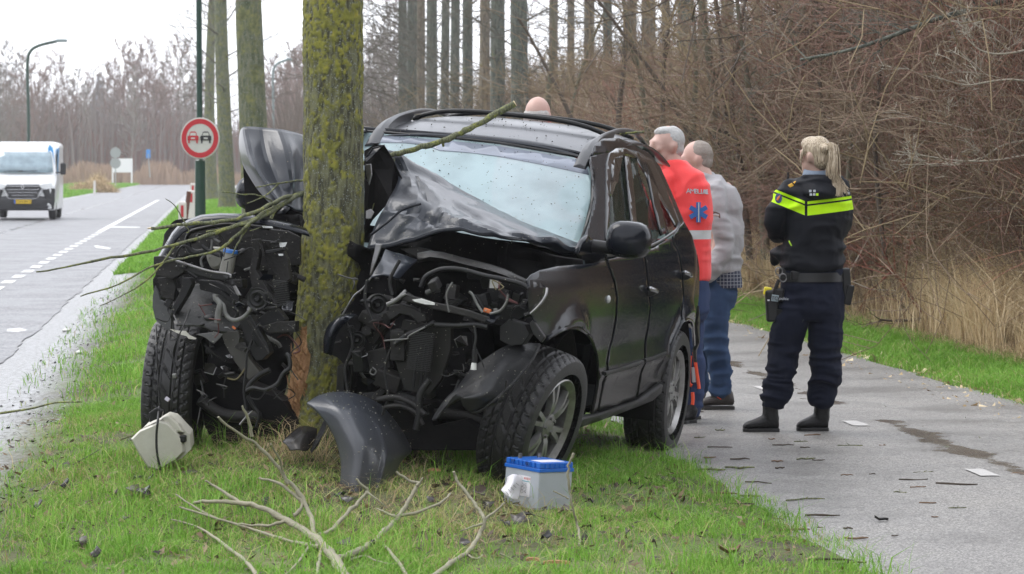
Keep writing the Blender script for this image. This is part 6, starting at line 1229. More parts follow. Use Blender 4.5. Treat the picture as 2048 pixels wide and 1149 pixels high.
for pl, r0, r1 in [([(600, 388), (560, 412, -.1), (520, 436, -.2), (470, 452, -.3), (420, 470, -.45), (360, 487, -.6), (290, 505, -.8), (200, 520, -1.0), (130, 535, -1.15), (72, 545, -1.3)], .013, .0035), ([(560, 412, -.1), (530, 424, -.15), (500, 447, -.25), (475, 470, -.3), (452, 490, -.35), (430, 503, -.4), (380, 514, -.5), (330, 524, -.6), (290, 540, -.7), (235, 570, -.9), (160, 592, -1.1)], .009, .003),
                   ([(350, 490, -.6), (330, 520, -.65), (300, 555, -.7), (260, 583, -.8), (200, 613, -.9)], .006, .002), ([(608, 361), (580, 364, -.05), (552, 368, -.1), (512, 375, -.2)], .005, .0025), ([(556, 369, -.1), (540, 385, -.12), (520, 397, -.15), (495, 407, -.2)], .0045, .002), ([(443, 384, -.2), (480, 388, -.15), (517, 391, -.1), (545, 404, -.08)], .003, .004),
                   ([(500, 447, -.25), (470, 452, -.3), (440, 460, -.3), (412, 464, -.3)], .007, .004), ([(454, 455, -.3), (432, 462, -.35), (424, 474, -.4)], .004, .002), ([(372, 448, -.45), (366, 440, -.45), (350, 412, -.5), (331, 398, -.5)], .004, .0015), ([(368, 448, -.45), (378, 462, -.45), (373, 466, -.45)], .003, .002),
                   ([(500, 447, -.25), (486, 470, -.25), (474, 490, -.2), (464, 512, -.2)], .006, .003), ([(548, 408, -.1), (540, 440, -.15), (522, 455, -.15), (500, 462, -.2)], .005, .002), ([(787, 318, -.02), (785, 345, -.04), (772, 370, -.06), (756, 390, -.06), (742, 425, -.06), (735, 448, -.05)], .0075, .003), ([(885, 283), (886, 290), (888, 292)], .008, .005), ([(584, 470, -.1), (580, 500, -.12), (572, 520, -.15), (590, 530, -.1), (600, 535)], .0045, .002), ([(572, 520, -.15), (556, 530, -.2), (548, 540, -.2)], .003, .0015), ([(560, 412, -.1), (550, 425, -.1), (540, 446, -.1)], .005, .003)]:
    mb = MB(); limb(mb, pl, 13.62, r0, r1, 4, 7); mb.mk('side_branch', m_limb, B1, smooth=60)
mb = MB(); limb(mb, [(1240, 268), (1262, 266), (1287, 264)], 15.0, .007, .005, 3, 7); mb.mk('broken_stick', m_limb, org=P(1240, 268, 15.0), smooth=60, label='short green stick lying on the right roof rail', category='stick')
B2 = root('fallen_branch', P(640, 1110, 10.8), 'large pale forked branch lying in the grass in front of the wreck', 'branch')
for pl, r0, r1 in [([(700, 1180, -.15), (687, 1149, -.1), (666, 1113), (640, 1085, .05), (615, 1067, .1), (574, 1042, .2), (528, 1019, .3), (477, 1006, .4), (430, 1004, .5), (388, 1006, .6)], .022, .006), ([(480, 1006, .4), (456, 990, .45), (425, 970, .5), (412, 962, .5)], .008, .004),
                   ([(640, 1095, .03), (600, 1088, .05), (564, 1078, .1), (492, 1055, .3), (436, 1039, .4), (359, 1014, .5)], .009, .004), ([(436, 1039, .4), (395, 1018, .5), (351, 989, .6)], .006, .003), ([(574, 1042, .2), (545, 1050, .2), (513, 1052, .25), (477, 1047, .3)], .008, .004), ([(513, 1152, 0), (492, 1124, .1), (446, 1088, .2), (400, 1057, .3), (343, 1039, .4)], .009, .003),
                   ([(630, 1072, .08), (622, 1037, .12), (605, 996, .2), (574, 960, .22), (543, 919, .22), (512, 888, .2), (477, 868, .15), (436, 836, .1)], .011, .005), ([(503, 874, .18), (500, 847, .16), (484, 813, .12)], .007, .004), ([(575, 968, .2), (566, 945, .2), (559, 919, .16), (541, 888, .1)], .006, .003), ([(590, 1032, .15), (605, 1011, .18), (595, 996, .2), (559, 967, .25), (518, 956, .3)], .009, .005),
                   ([(669, 1118, 0), (684, 1115, 0), (721, 1101, .05), (753, 1079, .1), (785, 1047, .2), (801, 1030, .25), (820, 998, .3), (833, 976, .32), (836, 966, .35), (817, 962, .35), (794, 944, .35)], .014, .005), ([(833, 972, .32), (840, 966, .32), (846, 956, .32)], .006, .004), ([(799, 1033, .24), (839, 1024, .3), (881, 1005, .4), (902, 987, .5)], .008, .004), ([(791, 1034, .22), (770, 1025, .25), (753, 1018, .3)], .006, .003),
                   ([(622, 1075, .08), (660, 1063, .1), (688, 1034, .2), (717, 1005, .3), (735, 982, .35), (727, 973, .35), (711, 958, .35)], .01, .005), ([(735, 985, .33), (755, 1000, .3), (775, 1016, .3)], .004, .002), ([(645, 1092, .02), (640, 1120, -.05), (634, 1150, -.1)], .008, .006), ([(628, 1076, .05), (600, 1120, -.05), (560, 1160, -.1)], .006, .003), ([(700, 1120, 0), (730, 1112, .0), (752, 1122, 0), (792, 1130, 0)], .005, .002), ([(757, 1079, .08), (785, 1111, .0), (817, 1152, -.1)], .006, .007)]:
    mb = MB(); limb(mb, pl, 10.9, r0, r1, 4, 8); mb.mk('side_branch', m_stick, B2, smooth=60)
B3 = root('curved_branch', P(930, 1105, 11), 'bowed pale branch curving up out of the grass right of the forked one', 'branch')
for pl, r0, r1 in [([(850, 1165, -.15), (873, 1149, -.1), (910, 1120), (936, 1104, .05), (958, 1072, .1), (969, 1040, .15), (958, 1021, .2), (939, 995, .25), (916, 963, .3), (908, 944, .3)], .012, .005), ([(968, 1040, .15), (990, 1024, .2), (1010, 1006, .25)], .006, .003), ([(965, 1048, .13), (940, 1056, .1), (921, 1062, .1)], .005, .002), ([(936, 1112, 0), (952, 1118, 0), (966, 1111, 0)], .005, .003)]:
    mb = MB(); limb(mb, pl, 10.8, r0, r1, 4, 8); mb.mk('side_branch', m_stick, B3, smooth=60)
B4 = root('upright_stick', P(1160, 1088, 11.2), 'knotty pale stick standing upright in front of the battery', 'stick')
for pl, r0, r1 in [([(1162, 1092, 0), (1158, 1060), (1146, 1020), (1139, 985), (1137, 955), (1137, 932), (1142, 918), (1148, 909)], .0045, .0055), ([(1138, 998), (1122, 990), (1107, 983)], .0035, .003)]:
    mb = MB(); limb(mb, pl, 11.4, r0, r1, 4, 8); mb.mk('side_branch', m_stick, B4, smooth=60)
# smaller sticks in the grass
for i, (pl, r, lb) in enumerate([([(0, 827), (60, 818), (110, 806), (165, 804)], .008, 'dark stick lying on the muddy road edge at the left'), ([(280, 1117), (310, 1138), (340, 1152)], .006, 'stick poking up at the bottom edge left of the forked branch'), ([(1000, 1030), (1050, 1026), (1100, 1040)], .004, 'thin stick in the grass below the battery'), ([(1160, 1092), (1190, 1100), (1250, 1108)], .005, 'grey stick lying right of the upright stick'), ([(1150, 1078), (1165, 1084), (1172, 1100)], .004, 'short bent twig beside the grey stick'), ([(860, 1060), (830, 1068), (812, 1075)], .004, 'broken twig lying between the pale branches'), ([(1000, 1108), (1030, 1122), (1060, 1138)], .005, 'pale twig lying at the bottom right of the branches'), ([(145, 930), (190, 905), (205, 893)], .0035, 'thin straw-coloured twig in the left grass'), ([(300, 1038), (318, 1068), (328, 1100)], .004, 'dark twig standing in the grass left of the branches'), ([(240, 880), (280, 868), (310, 872)], .005, 'dark twig behind the white tank')]):
    base = onG(*pl[0], .02); d = base.y; mb = MB(); S = spline([tuple(P(x, y, d)+Vector((0, 0, .0))) for x, y in pl], 4); mb.tube(S, np.linspace(r, r*.5, len(S)), 6); mb.mk('stick', m_stick if i in (1, 6) else m_limb, org=base, smooth=60, label=lb, category='stick')
for i, (x, y, lb) in enumerate([(1065, 1123, 'short orange-brown bark chip in the grass, left one'), (1113, 1129, 'long orange-brown bark chip in the grass'), (868, 944, 'bark chip at the grass edge under the wreck')]):
    b = onG(x, y, .03); mb = MB(); mb.loft([[b+Vector((t*[.025, .05, .03][i], s*.008, .006*(1-abs(t))+q)) for s, q in ((-1, 0), (1, .004), (.6, .012), (-.8, .01))] for t in (-1, -.3, .4, 1)]); mb.mk('bark_chip', m_split, org=b, label=lb, category='bark chip')
# twigs on the cycle path
LM = [(1520, 855, "the officer's left boot"), (1625, 855, "the officer's right boot"), (1712, 849, 'the farther white dash'), (1965, 948, 'the nearer white dash'), (1350, 890, 'the rear wheel'), (1440, 800, "the jeans man's boots"), (1763, 1041, 'the curled black leaf'), (1700, 1149, 'the grass edge at the bottom'), (1450, 930, 'the grass edge by the wheel'), (1950, 800, 'the far grass verge'), (1540, 700, 'the far edge of the path'),
      (315, 900, 'the white tank'), (1075, 970, 'the battery'), (720, 900, 'the wing panel'), (600, 885, 'the small panel fragment'), (640, 1100, 'the fork of the big pale branch'), (930, 1060, 'the bowed branch'), (1150, 1000, 'the upright stick'), (100, 800, 'the muddy road edge'), (1090, 1125, 'the orange bark chips'), (1460, 1107, 'the curled brown leaf'), (390, 1030, 'the tips of the big pale branch')]
_seen = {}
def place(what, x, y, dom):
    m = min((q for q in LM if (q[0] > 1330 and dom == 'p') or (q[0] < 1480 and dom == 'g')), key=lambda q: math.hypot(q[0]-x, (q[1]-y)*1.6)); dx, dy = x-m[0], (y-m[1])*1.6
    r = math.hypot(dx, dy); w = ('right beside' if r < 25 else 'left of' if dx < -abs(dy) else 'right of' if dx > abs(dy) else 'beyond' if dy < 0 else 'in front of')
    for pre in ('', 'farther ', 'farthest ', 'well '):
        t = f'{what} {pre}{w} {m[2]}'
        if t not in _seen: _seen[t] = 1; return t
    return t
random.seed(17)
TW = [(1480, 938, 60), (1560, 938, 20), (1625, 872, 34), (1602, 885, 30), (1566, 892, 44), (1544, 880, 14), (1700, 893, 50), (1610, 897, 20), (1765, 893, 14), (1774, 817, 32), (1850, 856, 16), (1845, 872, 20), (1888, 896, 28), (1986, 867, 62), (1910, 888, 18), (1612, 920, 40), (1637, 922, 26), (1555, 925, 24), (1610, 1000, 84), (1646, 1034, 70), (1694, 952, 26), (1846, 946, 44), (1828, 962, 60), (1836, 976, 34), (1800, 986, 26), (1915, 972, 84), (1856, 1008, 34), (1915, 1018, 38), (1516, 966, 54), (1590, 1062, 60), (1640, 1058, 14), (1696, 1059, 20), (1712, 1079, 50), (1500, 994, 44), (1790, 1074, 14), (1660, 1122, 90), (1700, 1129, 66), (1745, 950, 14), (1560, 1040, 20), (1440, 862, 20), (1440, 896, 50), (1420, 917, 26), (1420, 942, 60), (2020, 900, 30), (1690, 775, 40), (1620, 765, 30), (1610, 800, 20), (1512, 690, 40), (1400, 877, 24), (1480, 920, 40), (2040, 950, 40), (1930, 840, 30), (1750, 752, 40), (1870, 1036, 14), (1960, 880, 20), (1400, 826, 16), (1452, 725, 14), (1560, 770, 12), (1480, 1010, 60), (1450, 990, 50)]
for i, (x, y, L) in enumerate(TW):
    b = onG(x, y, .008); L_m = L/FP*b.y*.5; a = random.uniform(-.35, .35); n = 5; rr = random.uniform(.0024, .0042)*(1+L/130); k = random.uniform(-.25, .25)
    pts = [b+Vector(((t*cos(a)*L_m), t*sin(a)*L_m+k*L_m*t*t*random.uniform(.5, 1.5), rr*.6+random.uniform(0, .006))) for t in np.linspace(-1, 1, n)]
    mb = MB(); mb.tube(pts, [rr*random.uniform(.8, 1.1) for _ in pts[:-1]]+[rr*.5], 6)
    if i % 3 == 0: q = pts[2]; mb.tube([q, q+Vector((random.uniform(-.02, .02), random.uniform(-.03, .03), .012))], [rr*.6, rr*.3], 5)
    mb.mk('twig', [m_limb, mat('dark_twig', (.06, .045, .03), .8), mat('brown_twig', (.16, .1, .06), .8)][i % 3 if L < 80 else i % 2], org=b, smooth=60, label=place(('long ' if L > 55 else 'short ' if L > 24 else 'tiny ')+('green', 'dark', 'brown')[i % 3 if L < 80 else i % 2]+' twig on the path', x, y, 'p'), category='twig', group='broken twigs on the cycle path')
b = onG(1763, 1041, .012); mb = MB(); mb.loft([[b+Vector((x, s*w, z+.01*abs(s))) for s in (-1, 0, 1)] for x, w, z in ((-.03, .01, .012), (-.01, .012, .0), (.015, .014, .002), (.03, .008, .0))], cap=False); mb.mk('dead_leaf', mat('wet_black_leaf', (.015, .012, .01), .4), org=b, solid=.002, label='curled black leaf lying on the cycle path', category='leaf')
b = onG(1460, 1107, .05); mb = MB(); mb.loft([[b+Vector((x, s*w, z+.015*abs(s))) for s in (-1, 0, 1)] for x, w, z in ((-.045, .02, .02), (-.01, .03, .0), (.025, .028, .004), (.04, .01, .02))], cap=False); mb.mk('dead_leaf', mat('brown_leaf', (.16, .08, .04), .7), org=b, solid=.002, label='curled brown leaf in the grass near the path edge', category='leaf')
# dark plastic and leaf scraps around the wreck
random.seed(23)
for i, (x, y, w) in enumerate([(276, 958, 30), (270, 985, 44), (290, 990, 40), (75, 1015, 24), (130, 972, 18), (385, 945, 44), (410, 960, 50), (430, 935, 28), (445, 955, 30), (160, 1090, 30), (190, 1108, 26), (485, 1020, 26), (530, 1010, 20), (690, 1092, 50), (742, 1092, 16), (700, 1000, 40), (680, 992, 24), (960, 990, 44), (975, 1010, 36), (1040, 1040, 44), (1060, 1035, 40), (1130, 1025, 40), (1010, 1050, 24), (930, 1090, 30), (1090, 1080, 30), (230, 990, 14), (640, 960, 24), (560, 980, 20), (470, 975, 24), (355, 970, 26), (300, 960, 20), (1255, 1070, 14), (1205, 985, 12), (250, 1040, 18), (610, 1020, 20), (860, 1000, 24), (1180, 1005, 18), (1310, 1090, 14)]):
    b = onG(x, y, .025); s = w/2/FP*b.y; pts = []
    n = random.randint(5, 8); rot = random.uniform(0, 6.28)
    for k in range(n): a = rot+2*pi*k/n; r = s*random.uniform(.5, 1.1); pts.append(b+Vector((r*cos(a), r*sin(a)*1.5, random.uniform(-.01, .03)+r*.3*sin(a))))
    mb = MB(); mb.v = [tuple(b+Vector((0, 0, .012)))]+[tuple(p) for p in pts]; mb.f = [(0, 1+k, 1+(k+1) % n) for k in range(n)]; mb.m = [0]*n
    mb.mk('debris_scrap', [m_plastic, mat('wet_leaf_brown', (.05, .035, .028), .45), m_paint, mat('wet_leaf_dark', (.03, .024, .022), .35)][i % 4], org=b, solid=.003, smooth=20, label=place(('black plastic', 'brown leaf', 'painted', 'dark leaf')[i % 4]+' scrap', x, y, 'g'), category='scrap', group='dark scraps scattered over the grass')
for i, (x, y, lb) in enumerate([(133, 661, 'small white lump lying on the strip beside the road'), (158, 705, 'tiny white scrap at the grass edge')]):
    b = onG(x, y, .01); mb = MB(); mb.ell(b, (.045-.02*i, .06, .018), nu=9, nv=5); o = mb.mk('white_scrap', m_torn, org=b, label=lb, category='scrap')
# grit, buds and bark crumbs on the bonnet, roof and screen
def crumbs(name, n, fn, m, s0, s1, seed):
    rs = random.Random(seed); mb = MB()
    for k in range(n):
        p = fn(rs)
        if p is None: continue
        s = rs.uniform(s0, s1); R = Matrix.Rotation(rs.uniform(0, 6.28), 3, (rs.random(), rs.random(), rs.random()+.1)); mb.box(p, (s*rs.uniform(.6, 2), s, s*.5), R)
    mb.mk(name, m, kind='stuff')
def rf(r): a, b = r.uniform(-.7, 1.0), r.uniform(-.6, .6); return cw(a, b, roofc(a, b)+.012)
def wf(r): b, c = r.uniform(-.7, .72), r.uniform(1.1, 1.55); return cw(wind(b, c)+.012, b, c)
mcr = mat('bark_crumb', (.05, .05, .035), .9); mcr2 = mat('pale_crumb', (.28, .27, .22), .9)
crumbs('roof_debris', 170, rf, mcr, .002, .0055, 1); crumbs('windscreen_debris', 80, wf, mcr, .002, .005, 2)
SH = surf([[A(*p) for p in r] for r in H_], 7)
def hf(r): i, j = r.randrange(SH.shape[0]), r.randrange(SH.shape[1]-1); t = r.random(); return Vector(SH[i, j]*(1-t)+SH[i, j+1]*t)+CU*.014+CF*.01
crumbs('bonnet_debris', 90, hf, mcr2, .0015, .0035, 3)
SF = surf([[P(*p) for p in r] for r in FP_], 7)
def ff(r): i, j = int(r.random()**1.7*SF.shape[0]), r.randrange(8, SF.shape[1]-1); return Vector(SF[i, j])+Vector((r.uniform(-.02, .02), -.006, .006))
crumbs('panel_debris', 130, ff, mcr2, .002, .005, 4)
# ------------------------------------------------------------------ people
def remesh(mb, voxel=.011, it=4, folds=None, fac=.6):
    me = bpy.data.meshes.new('t'); me.from_pydata(mb.v, [], mb.f); bm = bmesh.new(); bm.from_mesh(me); bmesh.ops.recalc_face_normals(bm, faces=bm.faces); bm.to_mesh(me); bm.free()
    o = bpy.data.objects.new('t', me); COL.objects.link(o); r = o.modifiers.new('r', 'REMESH'); r.mode = 'VOXEL'; r.voxel_size = voxel; s = o.modifiers.new('s', 'SMOOTH'); s.iterations = it; s.factor = fac
    bpy.context.view_layer.update(); m2 = bpy.data.meshes.new_from_object(o.evaluated_get(bpy.context.evaluated_depsgraph_get())); bpy.data.objects.remove(o)
    n = len(m2.vertices); V = np.empty(n*3, np.float32); m2.vertices.foreach_get('co', V); V = V.reshape(-1, 3).astype(float)
    if folds:
        Nn = np.empty(n*3, np.float32); m2.vertices.foreach_get('normal', Nn); Nn = Nn.reshape(-1, 3); V = V+Nn*folds(V)[:, None]
        m2.vertices.foreach_set('co', V.astype(np.float32).ravel()); m2.update()
    m2.polygons.foreach_set('use_smooth', [True]*len(m2.polygons)); return m2
def put(name, me, m, parent=None, org=None, **kw):
    off = wl(parent) if parent is not None else Vector(org); me.transform(Matrix.Translation(-off)); me.materials.clear()
    for x in (m if isinstance(m, (list, tuple)) else [m]): me.materials.append(x)
    me.name = name; return link(name, me, parent, off if parent is None else None, **kw)
def rings(mb, secs, n=20, pw=.9):
    """stack of horizontal oval rings: (centre, half width, half depth, yaw in degrees)"""
    R_ = []
    for c, rx, ry, yaw in secs:
        M = Matrix.Rotation(rad(yaw), 3, 'Z'); R_.append([Vector(c)+M @ Vector((rx*math.copysign(abs(cos(a))**pw, cos(a)), ry*math.copysign(abs(sin(a))**pw, sin(a)), 0)) for a in np.linspace(0, 2*pi, n, endpoint=False)])
    return mb.loft(R_)
def limbp(mb, pts, rs, k=4, n=12):
    A_ = np.array([list(p)+[r] for p, r in zip(pts, rs)]); S = spline(A_, k); mb.tube(S[:, :3], S[:, 3], n)
    mb.ell(S[0, :3], (S[0, 3],)*3, nu=10, nv=6); mb.ell(S[-1, :3], (S[-1, 3],)*3, nu=10, nv=6)
def hand(mb, wrist, dirv, palm_n, s=1.0):
    d = Vector(dirv).normalized(); n = Vector(palm_n).normalized(); n = (n-d*n.dot(d)).normalized(); w = d.cross(n); wr = Vector(wrist)
    for q in (-.028, -.01, .01, .028): mb.tube([wr+w*q*.7*s, wr+(d*.045+w*q)*s, wr+(d*.09+w*q)*s], [.017*s, .018*s, .014*s], 8)
    for q, L in ((-.03, .06), (-.01, .075), (.01, .07), (.029, .055)):
        b = wr+(d*.085+w*q)*s; mb.tube([b, b+(d*.5*L+n*.008)*s, b+(d*.8*L+n*.03)*s, b+(d*.85*L+n*.048)*s], [.010*s, .0095*s, .0085*s, .007*s], 8)
    b = wr+(d*.025+w*.03)*s; mb.tube([b, b+(d*.03+w*.025+n*.012)*s, b+(d*.06+w*.03+n*.03)*s], [.013*s, .011*s, .009*s], 8)
def head(mb, c, yaw, s=1.0, pitch=0):
    """c centre of the skull; the face looks along local -y turned by yaw"""
    R = Matrix.Rotation(rad(yaw), 3, 'Z') @ Matrix.Rotation(rad(pitch), 3, 'X'); c = Vector(c)
    q = lambda x, y, z: c+R @ Vector((x*s, y*s, z*s))
    mb.ell(q(0, .012, .02), (.074*s, .095*s, .098*s), R, 18, 12); mb.ell(q(0, -.028, -.055), (.056*s, .062*s, .068*s), R, 16, 10)
    mb.ell(q(0, -.075, -.098), (.026*s, .022*s, .018*s), R); mb.ell(q(0, -.072, .01), (.058*s, .026*s, .04*s), R)
    mb.tube([q(0, -.09, .015), q(0, -.112, -.02), q(0, -.116, -.034), q(0, -.095, -.042)], [.009*s, .013*s, .015*s, .012*s], 8)
    mb.ell(q(0, -.088, -.066), (.024*s, .014*s, .007*s), R); mb.ell(q(0, -.086, -.078), (.022*s, .014*s, .007*s), R)
    for sx in (-1, 1):
        mb.ell(q(sx*.03, -.09, .028), (.02*s, .01*s, .006*s), R); mb.ell(q(sx*.045, -.066, -.02), (.02*s, .02*s, .02*s), R)
        mb.ell(q(sx*.075, .015, -.012), (.008*s, .019*s, .03*s), R @ Matrix.Rotation(sx*.35, 3, 'Z')); mb.ell(q(sx*.08, .022, .0), (.006*s, .016*s, .02*s), R @ Matrix.Rotation(sx*.5, 3, 'Z'))
    return q, R
def eyes(par, q, R, s):
    for sx in (-1, 1):
        b = MB(); b.ell(q(sx*.031, -.08, .008), (.0115*s,)*3); e = b.mk('eye', mat('eye_white', (.6, .58, .55), .3), par, smooth=180); b = MB(); b.ell(q(sx*.031, -.0895, .008), (.005*s, .003*s, .005*s), R); b.mk('iris', m_sb, e)
m_skin = mat('skin', (.5, .36, .29), .5, spec=.4, bump=(160, .12), var=(8, .4, (.38, .22, .17)))
m_skin2 = mat('skin_ruddy', (.52, .355, .3), .5, bump=(160, .12), var=(9, .4, (.48, .28, .23)))
def cloth(name, c, c2, b=260, st=.35, rough=.85, sc=5): return mat(name, c, rough, bump=(b, st), var=(sc, .35, c2), spec=.18)
m_navy = cloth('navy_cloth', (.0065, .0085, .019), (.010, .013, .027)); m_navyj = cloth('navy_jacket', (.0055, .007, .013), (.010, .012, .02), rough=.6)
m_boot = mat('black_boot_leather', (.007, .007, .008), .42, spec=.3, bump=(70, .4), var=(14, .4, (.018, .018, .018)))
def folds(seed, amp, sc=(7, 7, 14), zf=None):
    def f(V):
        w = V+.05*np.stack([vn(V*6, seed+5), vn(V*6, seed+6), vn(V*6, seed+7)], -1)
        a = 1-np.abs(vn(w*np.array(sc), seed))*2; b = 1-np.abs(vn(w*np.array(sc)*2.1, seed+1))*2; r = amp*(a*.7+b*.3)
        return r*(zf(V) if zf else 1)
    return f
def boot(mb, heel, toe, top, r=.048):
    heel = Vector(heel); toe = Vector(toe); top = Vector(top); d = (toe-heel); L = d.length; d.normalize(); w = Vector((-d.y, d.x, 0)).normalized()
    S = []
    for t, hw, h in ((-.02, .03, .05), (.04, .037, .085), (.25, .04, .1), (.45, .041, .085), (.65, .046, .065), (.85, .044, .05), (.97, .034, .036), (1.02, .018, .02)):
        c = heel+d*(L*t); S.append([c+w*(hw*cos(a))+Vector((0, 0, (h*.5+h*.5*sin(a)) if sin(a) > 0 else h*.5+h*.5*sin(a)*.98)) for a in np.linspace(0, 2*pi, 14, endpoint=False)])
    mb.loft(S); an = heel+d*(L*.2)+Vector((0, 0, .06))
    limbp(mb, [an, an.lerp(top, .5)+d*.005, top], [r, r*.95, r*1.06], 3)
def sole(par, heel, toe, m):
    heel = Vector(heel); toe = Vector(toe); d = (toe-heel); L = d.length; d.normalize(); w = Vector((-d.y, d.x, 0)).normalized(); pr = [(-.04, .02), (.0, .037), (.2, .036), (.42, .032), (.7, .047), (.9, .044), (1.02, .022)]
    o = [heel+d*(L*t)+w*h for t, h in pr]+[heel+d*(L*t)-w*h for t, h in pr[::-1]]
    mb = MB(); mb.ext([p+Vector((0, 0, -.004)) for p in o], (0, 0, .024)); mb.mk('sole', m, par, bev=.004)
def cast(ob, px, py):
    o = Vector((0, 0, CH)); d = Vector(((px-1024)/FP, 1, (345-py)/FP)).normalized(); off = wl(ob)
    bpy.context.view_layer.update(); h, l, n, i = ob.ray_cast(o-off, d)
    return (l+off, n) if h else None
# ---- police officer, seen from behind, arms folded in front
def officer():
    D = 16.4; Q = lambda x, y, o=0: P(x, y, D+o)
    org = Vector((P(1605, 345, D).x, D, 0))
    b = MB(); q, R = head(b, Q(1631, 313, 0), 222, .98, -4)
    limbp(b, [Q(1634, 330), Q(1634, 365), Q(1632, 400)], [.052, .056, .09]); rings(b, [(Q(1630, y), w, dp, 15) for y, w, dp in ((378, .16, .08), (420, .17, .1), (500, .14, .1), (560, .16, .11), (600, .16, .11))])
    limbp(b, [Q(1575, 392), Q(1552, 455, .0), Q(1585, 455, .25)], [.035, .03, .025]); limbp(b, [Q(1676, 392), Q(1676, 455, .06), Q(1640, 455, .3)], [.035, .03, .025]); hand(b, Q(1592, 455, .26), (1, .2, .1), (0, -1, 0)); hand(b, Q(1640, 452, .3), (-1, 0, .1), (0, -1, 0))
    limbp(b, [Q(1598, 590), Q(1566, 715), Q(1545, 810)], [.075, .05, .03]); limbp(b, [Q(1655, 590), Q(1652, 710), Q(1640, 806, .03)], [.075, .05, .03])
    limbp(b, [Q(1545, 810), Q(1547, 848)], [.03, .018]); limbp(b, [Q(1640, 806, .03), Q(1645, 846, .05)], [.03, .018])
    body = put('person', remesh(b, .01, 2), m_skin, None, org, label='woman with a blond ponytail in dark police uniform with yellow bands, her back turned', category='person')
    eyes(body, q, R, .98)
    # jacket
    b = MB()
    rings(b, [(Q(x, y, dz), w/FP*D, dp, yw) for x, y, dz, w, dp, yw in ((1632, 352, 0, 26, .075, 10), (1632, 364, 0, 50, .095, 10), (1632, 380, 0, 66, .12, 12), (1633, 405, 0, 68, .135, 14), (1632, 440, 0, 66, .138, 14), (1629, 475, 0, 63, .135, 14), (1625, 505, 0, 64, .135, 14), (1622, 532, 0, 66, .14, 14), (1622, 541, 0, 60, .13, 14))])
    limbp(b, [Q(1580, 383, -.01), Q(1560, 415, -.03), Q(1549, 448, -.02), Q(1549, 464, .02)], [.068, .066, .060, .055]); limbp(b, [Q(1549, 464, .02), Q(1562, 468, .12), Q(1600, 450, .27)], [.055, .05, .042])
    limbp(b, [Q(1676, 385, .02), Q(1683, 420, .03), Q(1681, 452, .06), Q(1680, 466, .1)], [.066, .06, .055, .05]); limbp(b, [Q(1680, 466, .1), Q(1668, 462, .2), Q(1640, 452, .32)], [.05, .045, .04])
    limbp(b, [Q(1600, 368, -.07), Q(1640, 384, -.13), Q(1685, 372, -.04)], [.035, .055, .035]); limbp(b, [Q(1612, 358, -.08), Q(1645, 366, -.11), Q(1678, 362, -.05)], [.03, .045, .03])
    limbp(b, [Q(1550, 522, .1), Q(1560, 505, .02), Q(1572, 535, -.03)], [.03, .04, .03])
    mj = mat('police_jacket', (.0055, .007, .013), .6, bump=(240, .3), spec=.2); n, l, bs = N(mj); nt = mj.node_tree
    tc = n.new('ShaderNodeTexCoord'); sx = n.new('ShaderNodeSeparateXYZ'); l.new(tc.outputs['Object'], sx.inputs[0])
    z = lambda py: (345-py)/FP*D+CH
    ox = lambda px: (px-1024)/FP*D-org.x
    def M_(op, a, bb=None, c=None):
        k = n.new('ShaderNodeMath'); k.operation = op
        for i, v in enumerate((a, bb, c)):
            if v is None: continue
            if isinstance(v, (int, float)): k.inputs[i].default_value = v
            else: l.new(v, k.inputs[i])
        return k.outputs[0]
    X, Z = sx.outputs[0], sx.outputs[2]
    # on the sleeve the bands slope down to the back seam
    slope = M_('MAXIMUM', M_('SUBTRACT', ox(1606), X), 0.0); zz = M_('SUBTRACT', Z, M_('MULTIPLY', slope, .42))
    zz = M_('ADD', zz, M_('MULTIPLY', M_('LESS_THAN', X, ox(1606)), .0)); zz = M_('SUBTRACT', zz, M_('MULTIPLY', M_('MAXIMUM', M_('SUBTRACT', X, ox(1610)), 0.0), .12))
    def band(y0, y1): return M_('MULTIPLY', M_('LESS_THAN', zz, z(y0)), M_('GREATER_THAN', zz, z(y1)))
    bnd = M_('ADD', band(403, 408.5), band(412, 431)); seam = M_('GREATER_THAN', M_('ABSOLUTE', M_('SUBTRACT', X, ox(1607))), .008)
    bnd = M_('MULTIPLY', M_('MULTIPLY', bnd, seam), M_('LESS_THAN', sx.outputs[1], .14))
    mx = n.new('ShaderNodeMix'); mx.data_type = 'RGBA'; l.new(bnd, mx.inputs[0]); mx.inputs[6].default_value = (.004, .005, .0085, 1); mx.inputs[7].default_value = (.5, .85, .005, 1); l.new(mx.outputs[2], bs.inputs['Base Color'])
    jk = put('jacket', remesh(b, .009, 5, folds(3, .017, (5, 5, 11))), mj, body)
    for i, (x, y, c) in enumerate([(1621, 383, 0), (1629, 383, 0), (1622, 389, 0), (1628.5, 389, 0), (1634.5, 389, 1), (1696, 387, 0)]):
        hp = cast(jk, x, y); MB().box(hp[0]+hp[1]*.003 if hp else Q(x, y, -.145), (.014, .006, .014)).mk('reflective_square', mat('reflective_grey', (.5, .52, .55), .3) if not c else mat('hivis', (.5, .85, .005), .5), jk)
    MB().tube(spline([tuple(Q(1578, 482, -.14)), tuple(Q(1580, 487, -.145)), tuple(Q(1583, 492, -.145))], 2), .004, 5).mk('zip_tab', mat('hivis', (.5, .85, .005), .5), jk)
    # collar
    b = MB(); n_ = 22; b.grid([[Q(1633+k*28*cos(a), y+4*sin(a), 0)+Vector((0, -.088*sin(a)*k, 0)) for a in np.linspace(-.3, pi+.25, n_)] for y, k in ((362, 1.05), (352, 1.0), (342, .9), (339, .84), (345, .8))]); b.mk('collar', mat('collar_grey_blue', (.16, .2, .26), .7, bump=(300, .2)), jk, smooth=60, solid=.004)
    b = MB(); b.loft([[Q(x, y, -.02)+Vector((0, s*.03, 0)), Q(x+4, y+5, -.05)+Vector((0, s*.01, 0))] for x, y, s in ((1572, 376, -1), (1592, 364, -1))]); 
